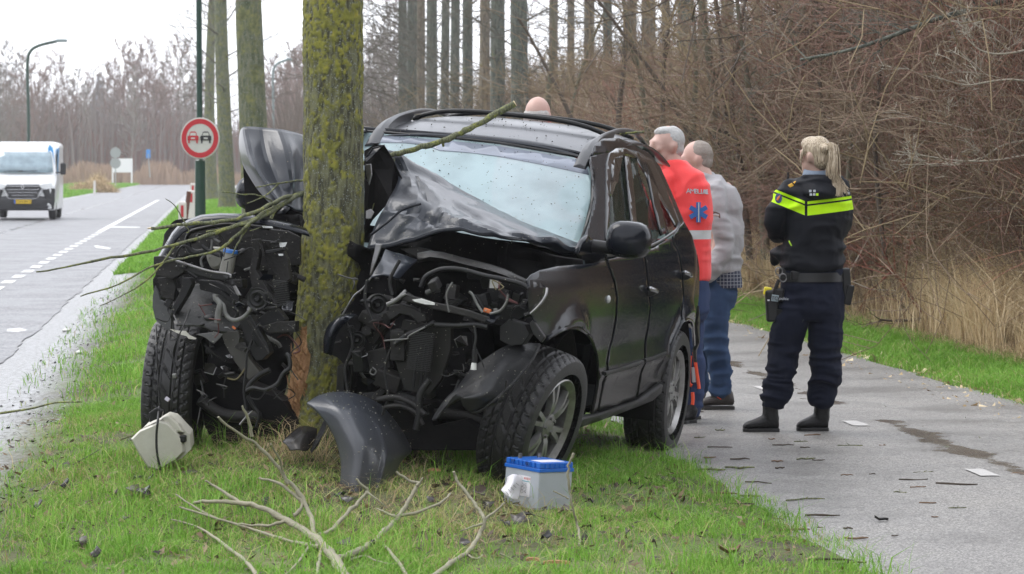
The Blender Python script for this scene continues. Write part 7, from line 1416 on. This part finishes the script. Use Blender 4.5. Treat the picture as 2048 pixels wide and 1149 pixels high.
    b = MB(); b.ext([Q(1576, 371, -.09), Q(1592, 362, -.09), Q(1597, 367, -.09), Q(1581, 377, -.09)], (0, .02, .0)); ep = b.mk('epaulette', mat('epaulette_gold', (.75, .42, .04), .6), jk, bev=.004)
    b = MB(); b.ext([Q(1584, 366, -.094), Q(1586, 365, -.094), Q(1591, 371, -.094), Q(1589, 372, -.094)], (0, .01, 0)); b.mk('epaulette_bar', m_navyj, ep)
    b = MB(); b.tube([Q(1551, 401, -.08)+Vector((0, q*.001, 0)) for q in (0, 1)], [.001, .001], 4)
    b = MB(); c = Q(1557, 397, -.088); b.loft([[c+Vector((.02*cos(a)*k, -.003*j-.012*cos(a), .03*sin(a)*k)) for a in np.linspace(0, 2*pi, 16, endpoint=False)] for j, k in ((0, 1), (1, .97))]); pt = b.mk('shoulder_badge', mat('badge_blue', (.06, .08, .2), .6), jk)
    b = MB(); b.tube([c+Vector((-.008, -.006, -.012)), c+Vector((.0, -.006, .004)), c+Vector((.009, -.006, .016))], [.006, .007, .003], 6); b.mk('badge_flame', mat('badge_orange', (.7, .2, .03), .6), pt)
    MB().tube([Q(1576, 372, .0), Q(1576, 345, .0)], [.007, .006], 8).mk('radio_antenna', m_seal, body, smooth=60); MB().box(Q(1576, 380, .02), (.05, .04, .08)).mk('radio', m_plastic, body, bev=.01)
    # trousers
    b = MB(); rings(b, [(Q(1622, 536), .18, .125, 14), (Q(1624, 565), .188, .135, 14), (Q(1628, 595), .192, .145, 14), (Q(1629, 622), .18, .14, 14), (Q(1628, 640), .14, .11, 14)])
    limbp(b, [Q(1596, 590, -.02), Q(1582, 640, -.03), Q(1566, 705, -.0), Q(1561, 750, 0), Q(1555, 778, .0), Q(1548, 795, 0)], [.108, .105, .086, .077, .074, .066]); limbp(b, [Q(1656, 590, 0), Q(1652, 640, 0), Q(1650, 700, .0), Q(1654, 745, 0), Q(1645, 776, .01), Q(1643, 793, .01)], [.1, .105, .088, .08, .068, .062])
    zf = lambda V: .5+1.3*sm(-V[:, 2], -.75, -.25)
    tr = put('trousers', remesh(b, .009, 4, folds(9, .017, (6, 6, 17), zf)), m_navy, body)
    # boots
    gz = .0
    for hx, hy, tx, ty, kx, ky, o in ((1556, 868, 1487, 871, 1543, 800, 0), (1655, 862, 1594, 866, 1648, 800, .05)):
        h = Q(hx, hy, o); h.z = .018; t = Q(tx, ty, o); t.z = .018; b = MB(); boot(b, h, t, Q(kx, ky, o), .05); bo = put('boot', remesh(b, .008, 3, folds(int(hx), .002, (14, 14, 20))), m_boot, body); sole(bo, h-Vector((0, 0, .014)), t-Vector((0, 0, .014)), m_seal)
    # belt and kit
    b = MB(); rings(b, [(Q(1623, 545), .187, .14, 14), (Q(1623.5, 563), .192, .145, 14)]); be = b.mk('belt', m_seal, body, smooth=60)
    def kit(nm, x, y, o, w, h, t, m=m_plastic, rot=0, **k): return MB().box(Q(x, y, o), (w, t, h), Matrix.Rotation(rad(rot), 3, 'Y')).mk(nm, m, body, bev=min(w, h)*.18, **k)
    kit('belt_pouch', 1590, 552, -.12, .05, .06, .04); kit('handcuff_case', 1566, 548, -.06, .05, .07, .05, m_seal); 
    b = MB()
    for cx, cy in ((1558, 543), (1566, 556)): b.tube([Q(cx+7*cos(a), cy+8*sin(a), -.1) for a in np.linspace(0, 6.28, 14)], .004, 5)
    b.mk('handcuffs', m_steel, body); 
    kit('holster', 1544, 612, -.04, .075, .19, .07, m_seal, -3); kit('holster_flap', 1556, 590, -.085, .07, .08, .03, m_plastic, 8); kit('taser_grip', 1535, 583, -.03, .045, .05, .04, mat('taser_yellow', (.75, .62, .02), .45), 10)
    MB().tube([Q(1558, 560, -.09), Q(1552, 575, -.09), Q(1548, 592, -.08)], [.012, .012, .014], 7).mk('holster_strap', m_seal, body)
    pch = kit('grey_patch', 1550, 597, -.104, .042, .04, .006, mat('patch_grey', (.25, .3, .32), .7), 8)
    text('lettering', 'TQ', .03, frame(Q(1550, 597, -.109), (1, 0, -.14), (0, -1, 0)), m_sb, pch)
    text('lettering', 'politie', .022, frame(Q(1568, 598, -.16), (1, 0, -.08), (0, -1, 0)), mat('print_white', (.5, .52, .55), .6), tr)
    MB().box(Q(1537, 601, -.078), (.013, .004, .008)).mk('white_tag', mat('sticker_white', (.7, .68, .7), .5), body)
    b = MB(); rings(b, [(Q(1580, 618), .113, .118, 10), (Q(1580, 634), .112, .116, 10)]); b.mk('thigh_strap', m_seal, body, smooth=60)
    kit('strap_buckle', 1602, 640, -.11, .03, .03, .02, m_seal, 30)
    kit('sidearm_holster', 1692, 565, .02, .05, .17, .09, m_seal, -4); kit('glove_bundle', 1697, 590, .0, .045, .12, .07, m_plastic, 12)
    b = MB(); b.ext([Q(1671, 540, -.13), Q(1686, 538, -.1), Q(1686, 546, -.11), Q(1680, 552, -.12)], (0, -.006, 0)); b.mk('pocket_flap', m_navy, tr)
    # hair
    mh = mat('blond_hair', (.5, .4, .27), .45, spec=.4); nn_, ll_, bb_ = N(mh); t_ = nn_.new('ShaderNodeTexCoord'); mp = nn_.new('ShaderNodeMapping'); mp.inputs['Scale'].default_value = (60, 60, 5); ns = nn_.new('ShaderNodeTexNoise'); ns.inputs['Scale'].default_value = 3; ll_.new(t_.outputs['Object'], mp.inputs[0]); ll_.new(mp.outputs[0], ns.inputs[0])
    ll_.new(ramp(mh.node_tree, ns.outputs[0], [(.3, (.13, .095, .06)), (.5, (.37, .295, .2)), (.7, (.58, .49, .37))]), bb_.inputs['Base Color']); bp = nn_.new('ShaderNodeBump'); bp.inputs['Strength'].default_value = .6; bp.inputs['Distance'].default_value = .004; ll_.new(ns.outputs[0], bp.inputs['Height']); ll_.new(bp.outputs[0], bb_.inputs['Normal'])
    b = MB(); hc = q(0, .022, .03); b.ell(hc, (.074, .088, .094), R, 20, 14); b.ell(q(0, .055, -.01), (.062, .06, .07), R); b.ell(q(-.0, -.03, .07), (.07, .07, .05), R); limbp(b, [q(.02, .09, .05), q(.04, .115, .055)], [.035, .022])
    for sx in (-1, 1): limbp(b, [q(sx*.06, -.02, .06), q(sx*.074, -.045, .0), q(sx*.07, -.055, -.05)], [.02, .012, .006])
    put('hair', remesh(b, .008, 3), mh, body)
    b = MB(); rng = random.Random(2); tie = Q(1654, 291, -.07)
    for k in range(170):
        a = rng.uniform(0, 6.28); r = rng.uniform(0, 1)**.5*(1 if k < 140 else 1.7); ex = rng.gauss(0, 5); e = rng.uniform(.62, 1); o_ = Vector((cos(a)*.012*r, sin(a)*.012*r, 0))
        S = [tie+o_, Q(1663+3*r*cos(a), 291+4*sin(a), -.09)+o_, Q(1668+7*r*cos(a), 318, -.11+.02*sin(a)*r), Q(1666+9*r*cos(a), 345, -.12+.02*sin(a)*r), Q(1672+ex+5*r*cos(a), 345+28*e, -.13), Q(1678+ex*1.6, 345+50*e, -.135)]
        b.tube(spline([tuple(s) for s in S], 3), [.0050]*6+[.0040]*5+[.0024]*4+[.001], 5)
    b.mk('ponytail', mh, body, smooth=60); MB().tube([tie+Vector((-.008, 0, .002)), tie+Vector((.004, -.003, -.002))], .02, 12).mk('hair_tie', m_seal, body, smooth=60)
officer()
def greyhair(nm, c, c2): return mat(nm, c, .7, bump=(130, .7), var=(40, .3, c2))
# ---- ambulance man in red
def medic():
    D = 17.0; Q = lambda x, y, o=0: P(x, y, D+o); org = Vector((P(1372, 345, D).x, D, 0))
    b = MB(); q, R = head(b, Q(1333, 292, 0), -72, 1.05); limbp(b, [Q(1342, 315), Q(1350, 345), Q(1358, 370)], [.06, .066, .09])
    rings(b, [(Q(1365, y), w, dp, -40) for y, w, dp in ((345, .1, .07), (380, .18, .11), (450, .17, .11), (530, .16, .11), (600, .16, .12))])
    limbp(b, [Q(1372, 590), Q(1375, 710), Q(1380, 815)], [.08, .055, .04]); limbp(b, [Q(1350, 590), Q(1350, 710), Q(1352, 815)], [.08, .055, .04]); limbp(b, [Q(1325, 380, -.1), Q(1310, 470, .05), Q(1300, 500, .2)], [.05, .04, .03]); limbp(b, [Q(1395, 380, .05), Q(1400, 470, .1), Q(1395, 512, .12)], [.05, .04, .03])
    hand(b, Q(1300, 500, .2), (-.3, 1, -.3), (0, 0, -1)); hand(b, Q(1396, 505, .12), (-.1, .1, -1), (-1, 0, 0))
    body = put('person', remesh(b, .011, 3), m_skin2, None, org, label='grey-haired man in a bright red ambulance jacket standing behind the rear door of the car', category='person'); eyes(body, q, R, 1.05)
    b = MB(); b.ell(q(0, .03, .032), (.078, .086, .09), R, 18, 12); b.ell(q(0, .05, -.02), (.068, .058, .06), R); b.ell(q(0, -.01, .08), (.062, .07, .036), R); put('hair', remesh(b, .008, 2, folds(2, .003, (40, 40, 40))), greyhair('grey_hair', (.52, .52, .51), (.36, .35, .34)), body)
    b = MB(); rings(b, [(Q(x, y), w, dp, -38) for x, y, w, dp in ((1348, 322, .075, .07), (1352, 334, .1, .085), (1361, 348, .155, .1), (1366, 372, .185, .12), (1368, 420, .187, .13), (1365, 470, .185, .13), (1362, 520, .19, .135), (1362, 560, .19, .135))])
    limbp(b, [Q(1388, 365, .06), Q(1396, 400, .04), Q(1391, 455, .04), Q(1387, 478, .1), Q(1390, 508, .12)], [.075, .07, .062, .055, .045]); limbp(b, [Q(1335, 365, -.05), Q(1322, 410, -.08), Q(1315, 455, 0), Q(1305, 490, .16)], [.075, .068, .06, .045])
    mr = mat('ambulance_red', (.88, .05, .05), .65, bump=(200, .25), sheen=.2); n, l, bs = N(mr); tc = n.new('ShaderNodeTexCoord'); sx = n.new('ShaderNodeSeparateXYZ'); l.new(tc.outputs['Object'], sx.inputs[0]); z = lambda py: (345-py)/FP*D+CH
    def st(y0, y1):
        a = n.new('ShaderNodeMath'); a.operation = 'LESS_THAN'; a.inputs[1].default_value = z(y0); l.new(sx.outputs[2], a.inputs[0]); c = n.new('ShaderNodeMath'); c.operation = 'GREATER_THAN'; c.inputs[1].default_value = z(y1); l.new(sx.outputs[2], c.inputs[0]); m_ = n.new('ShaderNodeMath'); m_.operation = 'MULTIPLY'; l.new(a.outputs[0], m_.inputs[0]); l.new(c.outputs[0], m_.inputs[1]); return m_.outputs[0]
    mx = n.new('ShaderNodeMix'); mx.data_type = 'RGBA'; l.new(st(460, 478), mx.inputs[0]); mx.inputs[6].default_value = (.88, .05, .05, 1); mx.inputs[7].default_value = (.5, .5, .5, 1); l.new(mx.outputs[2], bs.inputs['Base Color'])
    jk = put('jacket', remesh(b, .01, 4, folds(13, .012, (6, 6, 9))), mr, body)
    nv = Vector((.62, -.78, 0)); xv = Vector((.78, .62, 0))
    for ch, px_ in zip('AMBULANCE', (1377, 1385, 1392.5, 1399, 1404, 1407.5, 1411, 1412, 1413)):
        hp = cast(jk, px_, 383+(px_-1379)*.05)
        if hp is None: continue
        n_ = hp[1]; text('lettering', ch, .042, frame(hp[0]+n_*.004, Vector((0, 0, -1)).cross(n_)*-1 if False else n_.cross(Vector((0, 0, 1)))*-1, n_), mat('reflective_grey', (.5, .52, .55), .3), jk)
    hp = cast(jk, 1396, 425); c, nv = hp[0]+hp[1]*.006, Vector((hp[1].x, hp[1].y, 0)).normalized(); xv = nv.cross(Vector((0, 0, 1)))*-1; b = MB(); ms_ = mat('star_blue', (.03, .12, .38), .5)
    for a in (0, 60, 120): d1 = xv*sin(rad(a))+Vector((0, 0, cos(rad(a)))); d2 = d1.cross(nv); b.ext([c+d1*.062+d2*.014, c+d1*.062-d2*.014, c-d1*.062-d2*.014, c-d1*.062+d2*.014], nv*(.004+.0005*a/60))
    b.mk('star_of_life', ms_, jk); c2 = c+nv*.008; MB().tube([c2+Vector((0, 0, .06)), c2-Vector((0, 0, .06))], .004, 6).mk('staff', mat('reflective_grey', (.5, .52, .55), .3), jk)
    MB().tube([Q(1382, 484, -.02), Q(1395, 482, -.02)], .034, 12).mk('cuff', mat('cuff_red', (.8, .08, .08), .6), jk, smooth=60)
    mb_ = cloth('blue_trousers', (.03, .05, .11), (.05, .07, .15)); b = MB(); rings(b, [(Q(1362, 545), .18, .13, -38), (Q(1362, 620), .185, .14, -38), (Q(1362, 640), .15, .12, -38)]); limbp(b, [Q(1376, 600), Q(1380, 700), Q(1384, 740), Q(1381, 812)], [.1, .08, .085, .075]); limbp(b, [Q(1345, 600), Q(1348, 700), Q(1350, 812)], [.1, .08, .075])
    tr = put('trousers', remesh(b, .011, 3, folds(17, .012, (5, 5, 13))), mb_, body)
    mo = mat('orange_stripe', (.9, .1, .04), .5)
    for k, pl in enumerate([[(1381, 712), (1379, 735), (1378, 765), (1384, 772)], [(1388, 705), (1392, 735), (1397, 768), (1398, 778)], [(1385, 785), (1386, 797), (1385, 810)]]):
        MB().tube(spline([tuple(Q(x, y, -.095)) for x, y in pl], 3), .011, 6).mk('hivis_stripe', mo, tr, smooth=60)
    MB().tube([Q(1386, 735, -.09), Q(1388, 765, -.09)], .013, 6).mk('grey_band', mat('reflective_grey', (.5, .52, .55), .3), tr)
    for hx, tx, o in ((1386, 1352, -.02), (1394, 1362, .25)):
        h = Q(hx, 840, o); h.z = .02; t = Q(tx, 840, o-.1); t.z = .02; b = MB(); boot(b, h, t, Q(hx-4, 805, o), .055); bo = put('boot', remesh(b, .009, 3), m_boot, body); sole(bo, h-Vector((0, 0, .015)), t-Vector((0, 0, .015)), m_seal)
medic()
# ---- man in grey jacket and jeans
def bystander():
    D = 18.0; Q = lambda x, y, o=0: P(x, y, D+o); org = Vector((P(1430, 345, D).x, D, 0))
    b = MB(); q, R = head(b, Q(1392, 320, .02), -100, 1.05, 6); limbp(b, [Q(1400, 340), Q(1412, 360), Q(1422, 390)], [.058, .064, .09]); rings(b, [(Q(1430, y), w, dp, -55) for y, w, dp in ((365, .12, .08), (400, .17, .12), (480, .16, .12), (560, .16, .12), (590, .15, .12))])
    limbp(b, [Q(1432, 385, -.12), Q(1440, 480, -.15), Q(1412, 540, -.15)], [.05, .042, .03]); limbp(b, [Q(1420, 385, .15), Q(1415, 480, .15), Q(1395, 530, .12)], [.05, .042, .03]); hand(b, Q(1412, 535, -.15), (-.5, .2, -.8), (0, 1, 0)); hand(b, Q(1396, 530, .12), (-.5, .1, -.8), (0, -1, 0))
    limbp(b, [Q(1425, 590, -.06), Q(1430, 690, -.06), Q(1438, 780, -.06)], [.08, .055, .04]); limbp(b, [Q(1412, 590, .1), Q(1402, 690, .1), Q(1397, 770, .12)], [.08, .055, .04])
    body = put('person', remesh(b, .011, 3), m_skin2, None, org, label='man in a grey jacket over blue jeans standing right behind the man in red', category='person'); eyes(body, q, R, 1.05)
    b = MB(); b.ell(q(0, .028, .032), (.078, .088, .09), R, 18, 12); b.ell(q(0, .05, -.015), (.068, .058, .06), R); put('hair', remesh(b, .008, 2, folds(4, .003, (40, 40, 40))), greyhair('brown_grey_hair', (.2, .16, .13), (.32, .29, .26)), body)
    mg_ = cloth('grey_jacket_cloth', (.4, .39, .4), (.33, .325, .335), 200, .4, sc=9)
    b = MB(); rings(b, [(Q(x, y, dz), w, dp, -50) for x, y, dz, w, dp in ((1408, 350, 0, .085, .08), (1416, 362, 0, .13, .1), (1424, 378, 0, .18, .115), (1431, 410, 0, .2, .13), (1434, 450, 0, .195, .13), (1434, 500, 0, .18, .13), (1433, 540, 0, .175, .135), (1433, 546, 0, .16, .12))])
    limbp(b, [Q(1430, 382, -.13), Q(1436, 430, -.17), Q(1447, 480, -.17), Q(1448, 500, -.17), Q(1430, 530, -.17), Q(1414, 552, -.15)], [.07, .066, .062, .06, .056, .048]); limbp(b, [Q(1418, 385, .14), Q(1412, 440, .17), Q(1408, 490, .16), Q(1396, 530, .12)], [.07, .064, .058, .045])
    jk = put('jacket', remesh(b, .01, 4, folds(23, .016, (7, 7, 14))), mg_, body)
    limb_ = MB(); limbp(limb_, [Q(1399, 345), Q(1409, 352), Q(1420, 356)], [.05, .05, .045], 3); put('jacket_collar', remesh(limb_, .01, 2), mg_, jk)
    def on_j(x, y, e=.004):
        hp = cast(jk, x, y); return hp[0]+hp[1]*e if hp else Q(x, y, -.2)
    b = MB(); b.ext([on_j(*p) for p in ((1419, 430), (1424, 423), (1432, 424), (1440, 428), (1441, 437), (1422, 440))], (0, .012, 0)); pt = b.mk('sleeve_patch', mat('patch_brown', (.12, .07, .055), .8), jk, bev=.003)
    b = MB(); b.tube([on_j(1423, 432, .007), on_j(1431, 431, .007), on_j(1438, 433, .007)], .003, 5); b.mk('patch_stripe', mat('patch_pale', (.4, .3, .24), .8), pt)
    # plaid shirt tail
    mp_ = mat('plaid', (.02, .025, .045), .85); n, l, bs = N(mp_); tc = n.new('ShaderNodeTexCoord'); br = n.new('ShaderNodeTexBrick'); br.offset = 0; br.inputs['Scale'].default_value = 22; br.inputs['Brick Width'].default_value = .5; br.inputs['Row Height'].default_value = .5; br.inputs['Mortar Size'].default_value = .05; br.inputs['Color1'].default_value = (.018, .022, .045, 1); br.inputs['Color2'].default_value = (.03, .035, .06, 1); br.inputs['Mortar'].default_value = (.22, .23, .25, 1)
    mq = n.new('ShaderNodeMapping'); mq.inputs['Rotation'].default_value = (pi/2, 0, 0); l.new(tc.outputs['Object'], mq.inputs[0]); l.new(mq.outputs[0], br.inputs[0]); l.new(br.outputs[0], bs.inputs['Base Color'])
    b = MB(); rings(b, [(Q(1434, 540), .165, .13, -50), (Q(1436, 560), .17, .135, -50), (Q(1438, 575), .165, .13, -50)]); b.mk('shirt_tail', mp_, body, smooth=60)
    mj = mat('blue_jeans', (.018, .036, .085), .85, spec=.2, bump=(300, .4), var=(4.5, .45, (.05, .09, .17)))
    b = MB(); rings(b, [(Q(1428, 545), .16, .12, -50), (Q(1428, 590), .165, .13, -50), (Q(1426, 615), .14, .115, -50)]); limbp(b, [Q(1432, 590, -.06), Q(1430, 650, -.07), Q(1432, 700, -.08), Q(1440, 740, -.06), Q(1441, 778, -.06)], [.098, .092, .075, .068, .07]); limbp(b, [Q(1410, 590, .08), Q(1402, 650, .1), Q(1399, 700, .1), Q(1398, 770, .12)], [.09, .085, .07, .058])
    put('jeans', remesh(b, .01, 3, folds(27, .014, (5, 5, 14), lambda V: .5+1.2*sm(-V[:, 2], -.8, -.2))), mj, body)
    mbr = mat('brown_hiking_boot', (.03, .024, .022), .6, bump=(60, .4), var=(14, .4, (.06, .05, .045)))
    for hx, tx, o in ((1466, 1400, -.06), (1404, 1375, .15)):
        h = Q(hx, 818, o); h.z = .03; t = Q(tx, 818, o-.02); t.z = .03; b = MB(); boot(b, h, t, Q(hx-22 if hx > 1450 else hx-6, 775, o), .05); bo = put('boot', remesh(b, .008, 3, folds(3, .002, (14, 14, 20))), mbr, body); sole(bo, h-Vector((0, 0, .024)), t-Vector((0, 0, .024)), mat('boot_sole', (.03, .028, .026), .7))
        if hx > 1450:
            for k in range(4): p = Q(1428-k*3.5, 786+k*4.5, o-.055); MB().tube([p, p+Vector((.03, .01, .004))], .0025, 5).mk('bootlace', m_seal, bo)
            MB().tube([Q(1434, 794, -.115), Q(1442, 799, -.115)], .003, 5).mk('orange_tab', mo_ if False else mat('orange_stripe', (.9, .1, .04), .5), bo)
bystander()
# ---- bald man beyond the car
def bald():
    D = 17.4; Q = lambda x, y, o=0: P(x, y, D+o); z0 = g1(P(1077, 345, D).x, D); org = Vector((P(1077, 345, D).x, D, z0))
    b = MB(); q, R = head(b, Q(1077, 234, 0), 160, 1.08); limbp(b, [Q(1077, 255), Q(1077, 285), Q(1077, 310)], [.06, .066, .09]); rings(b, [(Q(1077, y), w, dp, 0) for y, w, dp in ((285, .14, .08), (320, .18, .11), (400, .17, .11), (480, .16, .11), (540, .16, .12))])
    s = FP/D; 
    for sx in (-1, 1):
        limbp(b, [Q(1077+sx*30, 540), Q(1077+sx*32, 680), Q(1077+sx*32, 345+(CH-z0-.08)*s)], [.08, .055, .04]); limbp(b, [Q(1077+sx*62, 310), Q(1077+sx*72, 410), Q(1077+sx*62, 500, -.05)], [.05, .042, .03]); hand(b, Q(1077+sx*62, 500, -.05), (0, -.1, -1), (-sx, 0, 0))
    body = put('person', remesh(b, .012, 3), m_skin2, None, org, label='balding white-haired man whose head shows above the car roof', category='person'); eyes(body, q, R, 1.08)
    b = MB(); b.ell(q(0, .035, .0), (.087, .086, .066), R, 18, 12); put('hair', remesh(b, .009, 2, folds(6, .003, (40, 40, 40))), greyhair('white_hair', (.5, .48, .45), (.34, .31, .3)), body)
    for sx in (-1, 1): MB().tube([q(sx*.09, -.08, .0), q(sx*.09, .0, .0)], .003, 5).mk('glasses_arm', m_seal, body)
    b = MB(); rings(b, [(Q(1077, y), w, dp, 0) for y, w, dp in ((262, .08, .08), (275, .11, .09), (290, .19, .11), (320, .22, .13), (400, .2, .14), (480, .19, .14), (515, .19, .14))])
    for sx in (-1, 1): limbp(b, [Q(1077+sx*56, 305), Q(1077+sx*72, 370), Q(1077+sx*74, 420), Q(1077+sx*64, 490, -.05)], [.075, .065, .058, .045])
    put('jacket', remesh(b, .011, 4, folds(33, .006)), mat('ambulance_red_plain', (.8, .03, .03), .65, bump=(200, .25)), body)
    b = MB(); rings(b, [(Q(1077, 505), .18, .13, 0), (Q(1077, 570), .185, .14, 0)])
    for sx in (-1, 1): limbp(b, [Q(1077+sx*28, 550), Q(1077+sx*32, 680), Q(1077+sx*32, 345+(CH-z0-.1)*s)], [.1, .085, .075])
    put('trousers', remesh(b, .012, 3, folds(37, .007)), cloth('blue_trousers', (.03, .05, .11), (.05, .07, .15)), body)
    for sx in (-1, 1):
        h = Vector((org.x+sx*.1, D-.1, z0+.02)); t = Vector((org.x+sx*.13, D+.17, z0+.02)); b = MB(); boot(b, h, t, h+Vector((0, .06, .2)), .055); put('boot', remesh(b, .01, 2), m_boot, body)
bald()
# ------------------------------------------------------------------ grit lying on the wreck
def sprinkle(name, n, box, m, s0, s1, seed, only=None):
    rs = random.Random(seed); bpy.context.view_layer.update(); dg = bpy.context.evaluated_depsgraph_get(); mb = MB(); o = Vector((0, 0, CH))
    for k in range(n):
        px, py = rs.uniform(box[0], box[2]), rs.uniform(box[1], box[3]); d = Vector(((px-1024)/FP, 1, (345-py)/FP)).normalized()
        h, l, nn, i, ob, mm = SC.ray_cast(dg, o, d)
        if not h or not (10 < l.y < 17) or ob.name.startswith(('person', 'trunk', 'verge', 'dry', 'long', 'ground', 'leaf')): continue
        if nn.z < -.1: continue
        s = rs.uniform(s0, s1); mb.box(l+nn*s*.4, (s*rs.uniform(.6, 1.8), s, s*.6), Matrix.Rotation(rs.uniform(0, 6.28), 3, (rs.random(), rs.random(), rs.random()+.1)))
    mb.mk(name, m, kind='stuff')
sprinkle('wreck_grit', 360, (310, 440, 600, 700), mat('pale_crumb', (.28, .27, .22), .9), .0015, .0045, 1)
sprinkle('wreck_grit', 420, (690, 480, 1090, 830), mat('pale_crumb', (.28, .27, .22), .9), .0015, .0045, 2)
HAZE = .00035
# ------------------------------------------------------------------ damp winter air
hz = MB(); hz.box((0, 285, 14.0), (700, 740, 30.0)); hm = bpy.data.materials.new('haze_air'); hm.use_nodes = True; hn = hm.node_tree; hn.nodes.remove(hn.nodes['Principled BSDF'])
pv = hn.nodes.new('ShaderNodeVolumePrincipled'); pv.inputs['Color'].default_value = (.93, .93, .97, 1); pv.inputs['Density'].default_value = HAZE; pv.inputs['Anisotropy'].default_value = .2
hn.links.new(pv.outputs[0], hn.nodes['Material Output'].inputs['Volume']); hz.mk('haze', hm, kind='stuff')
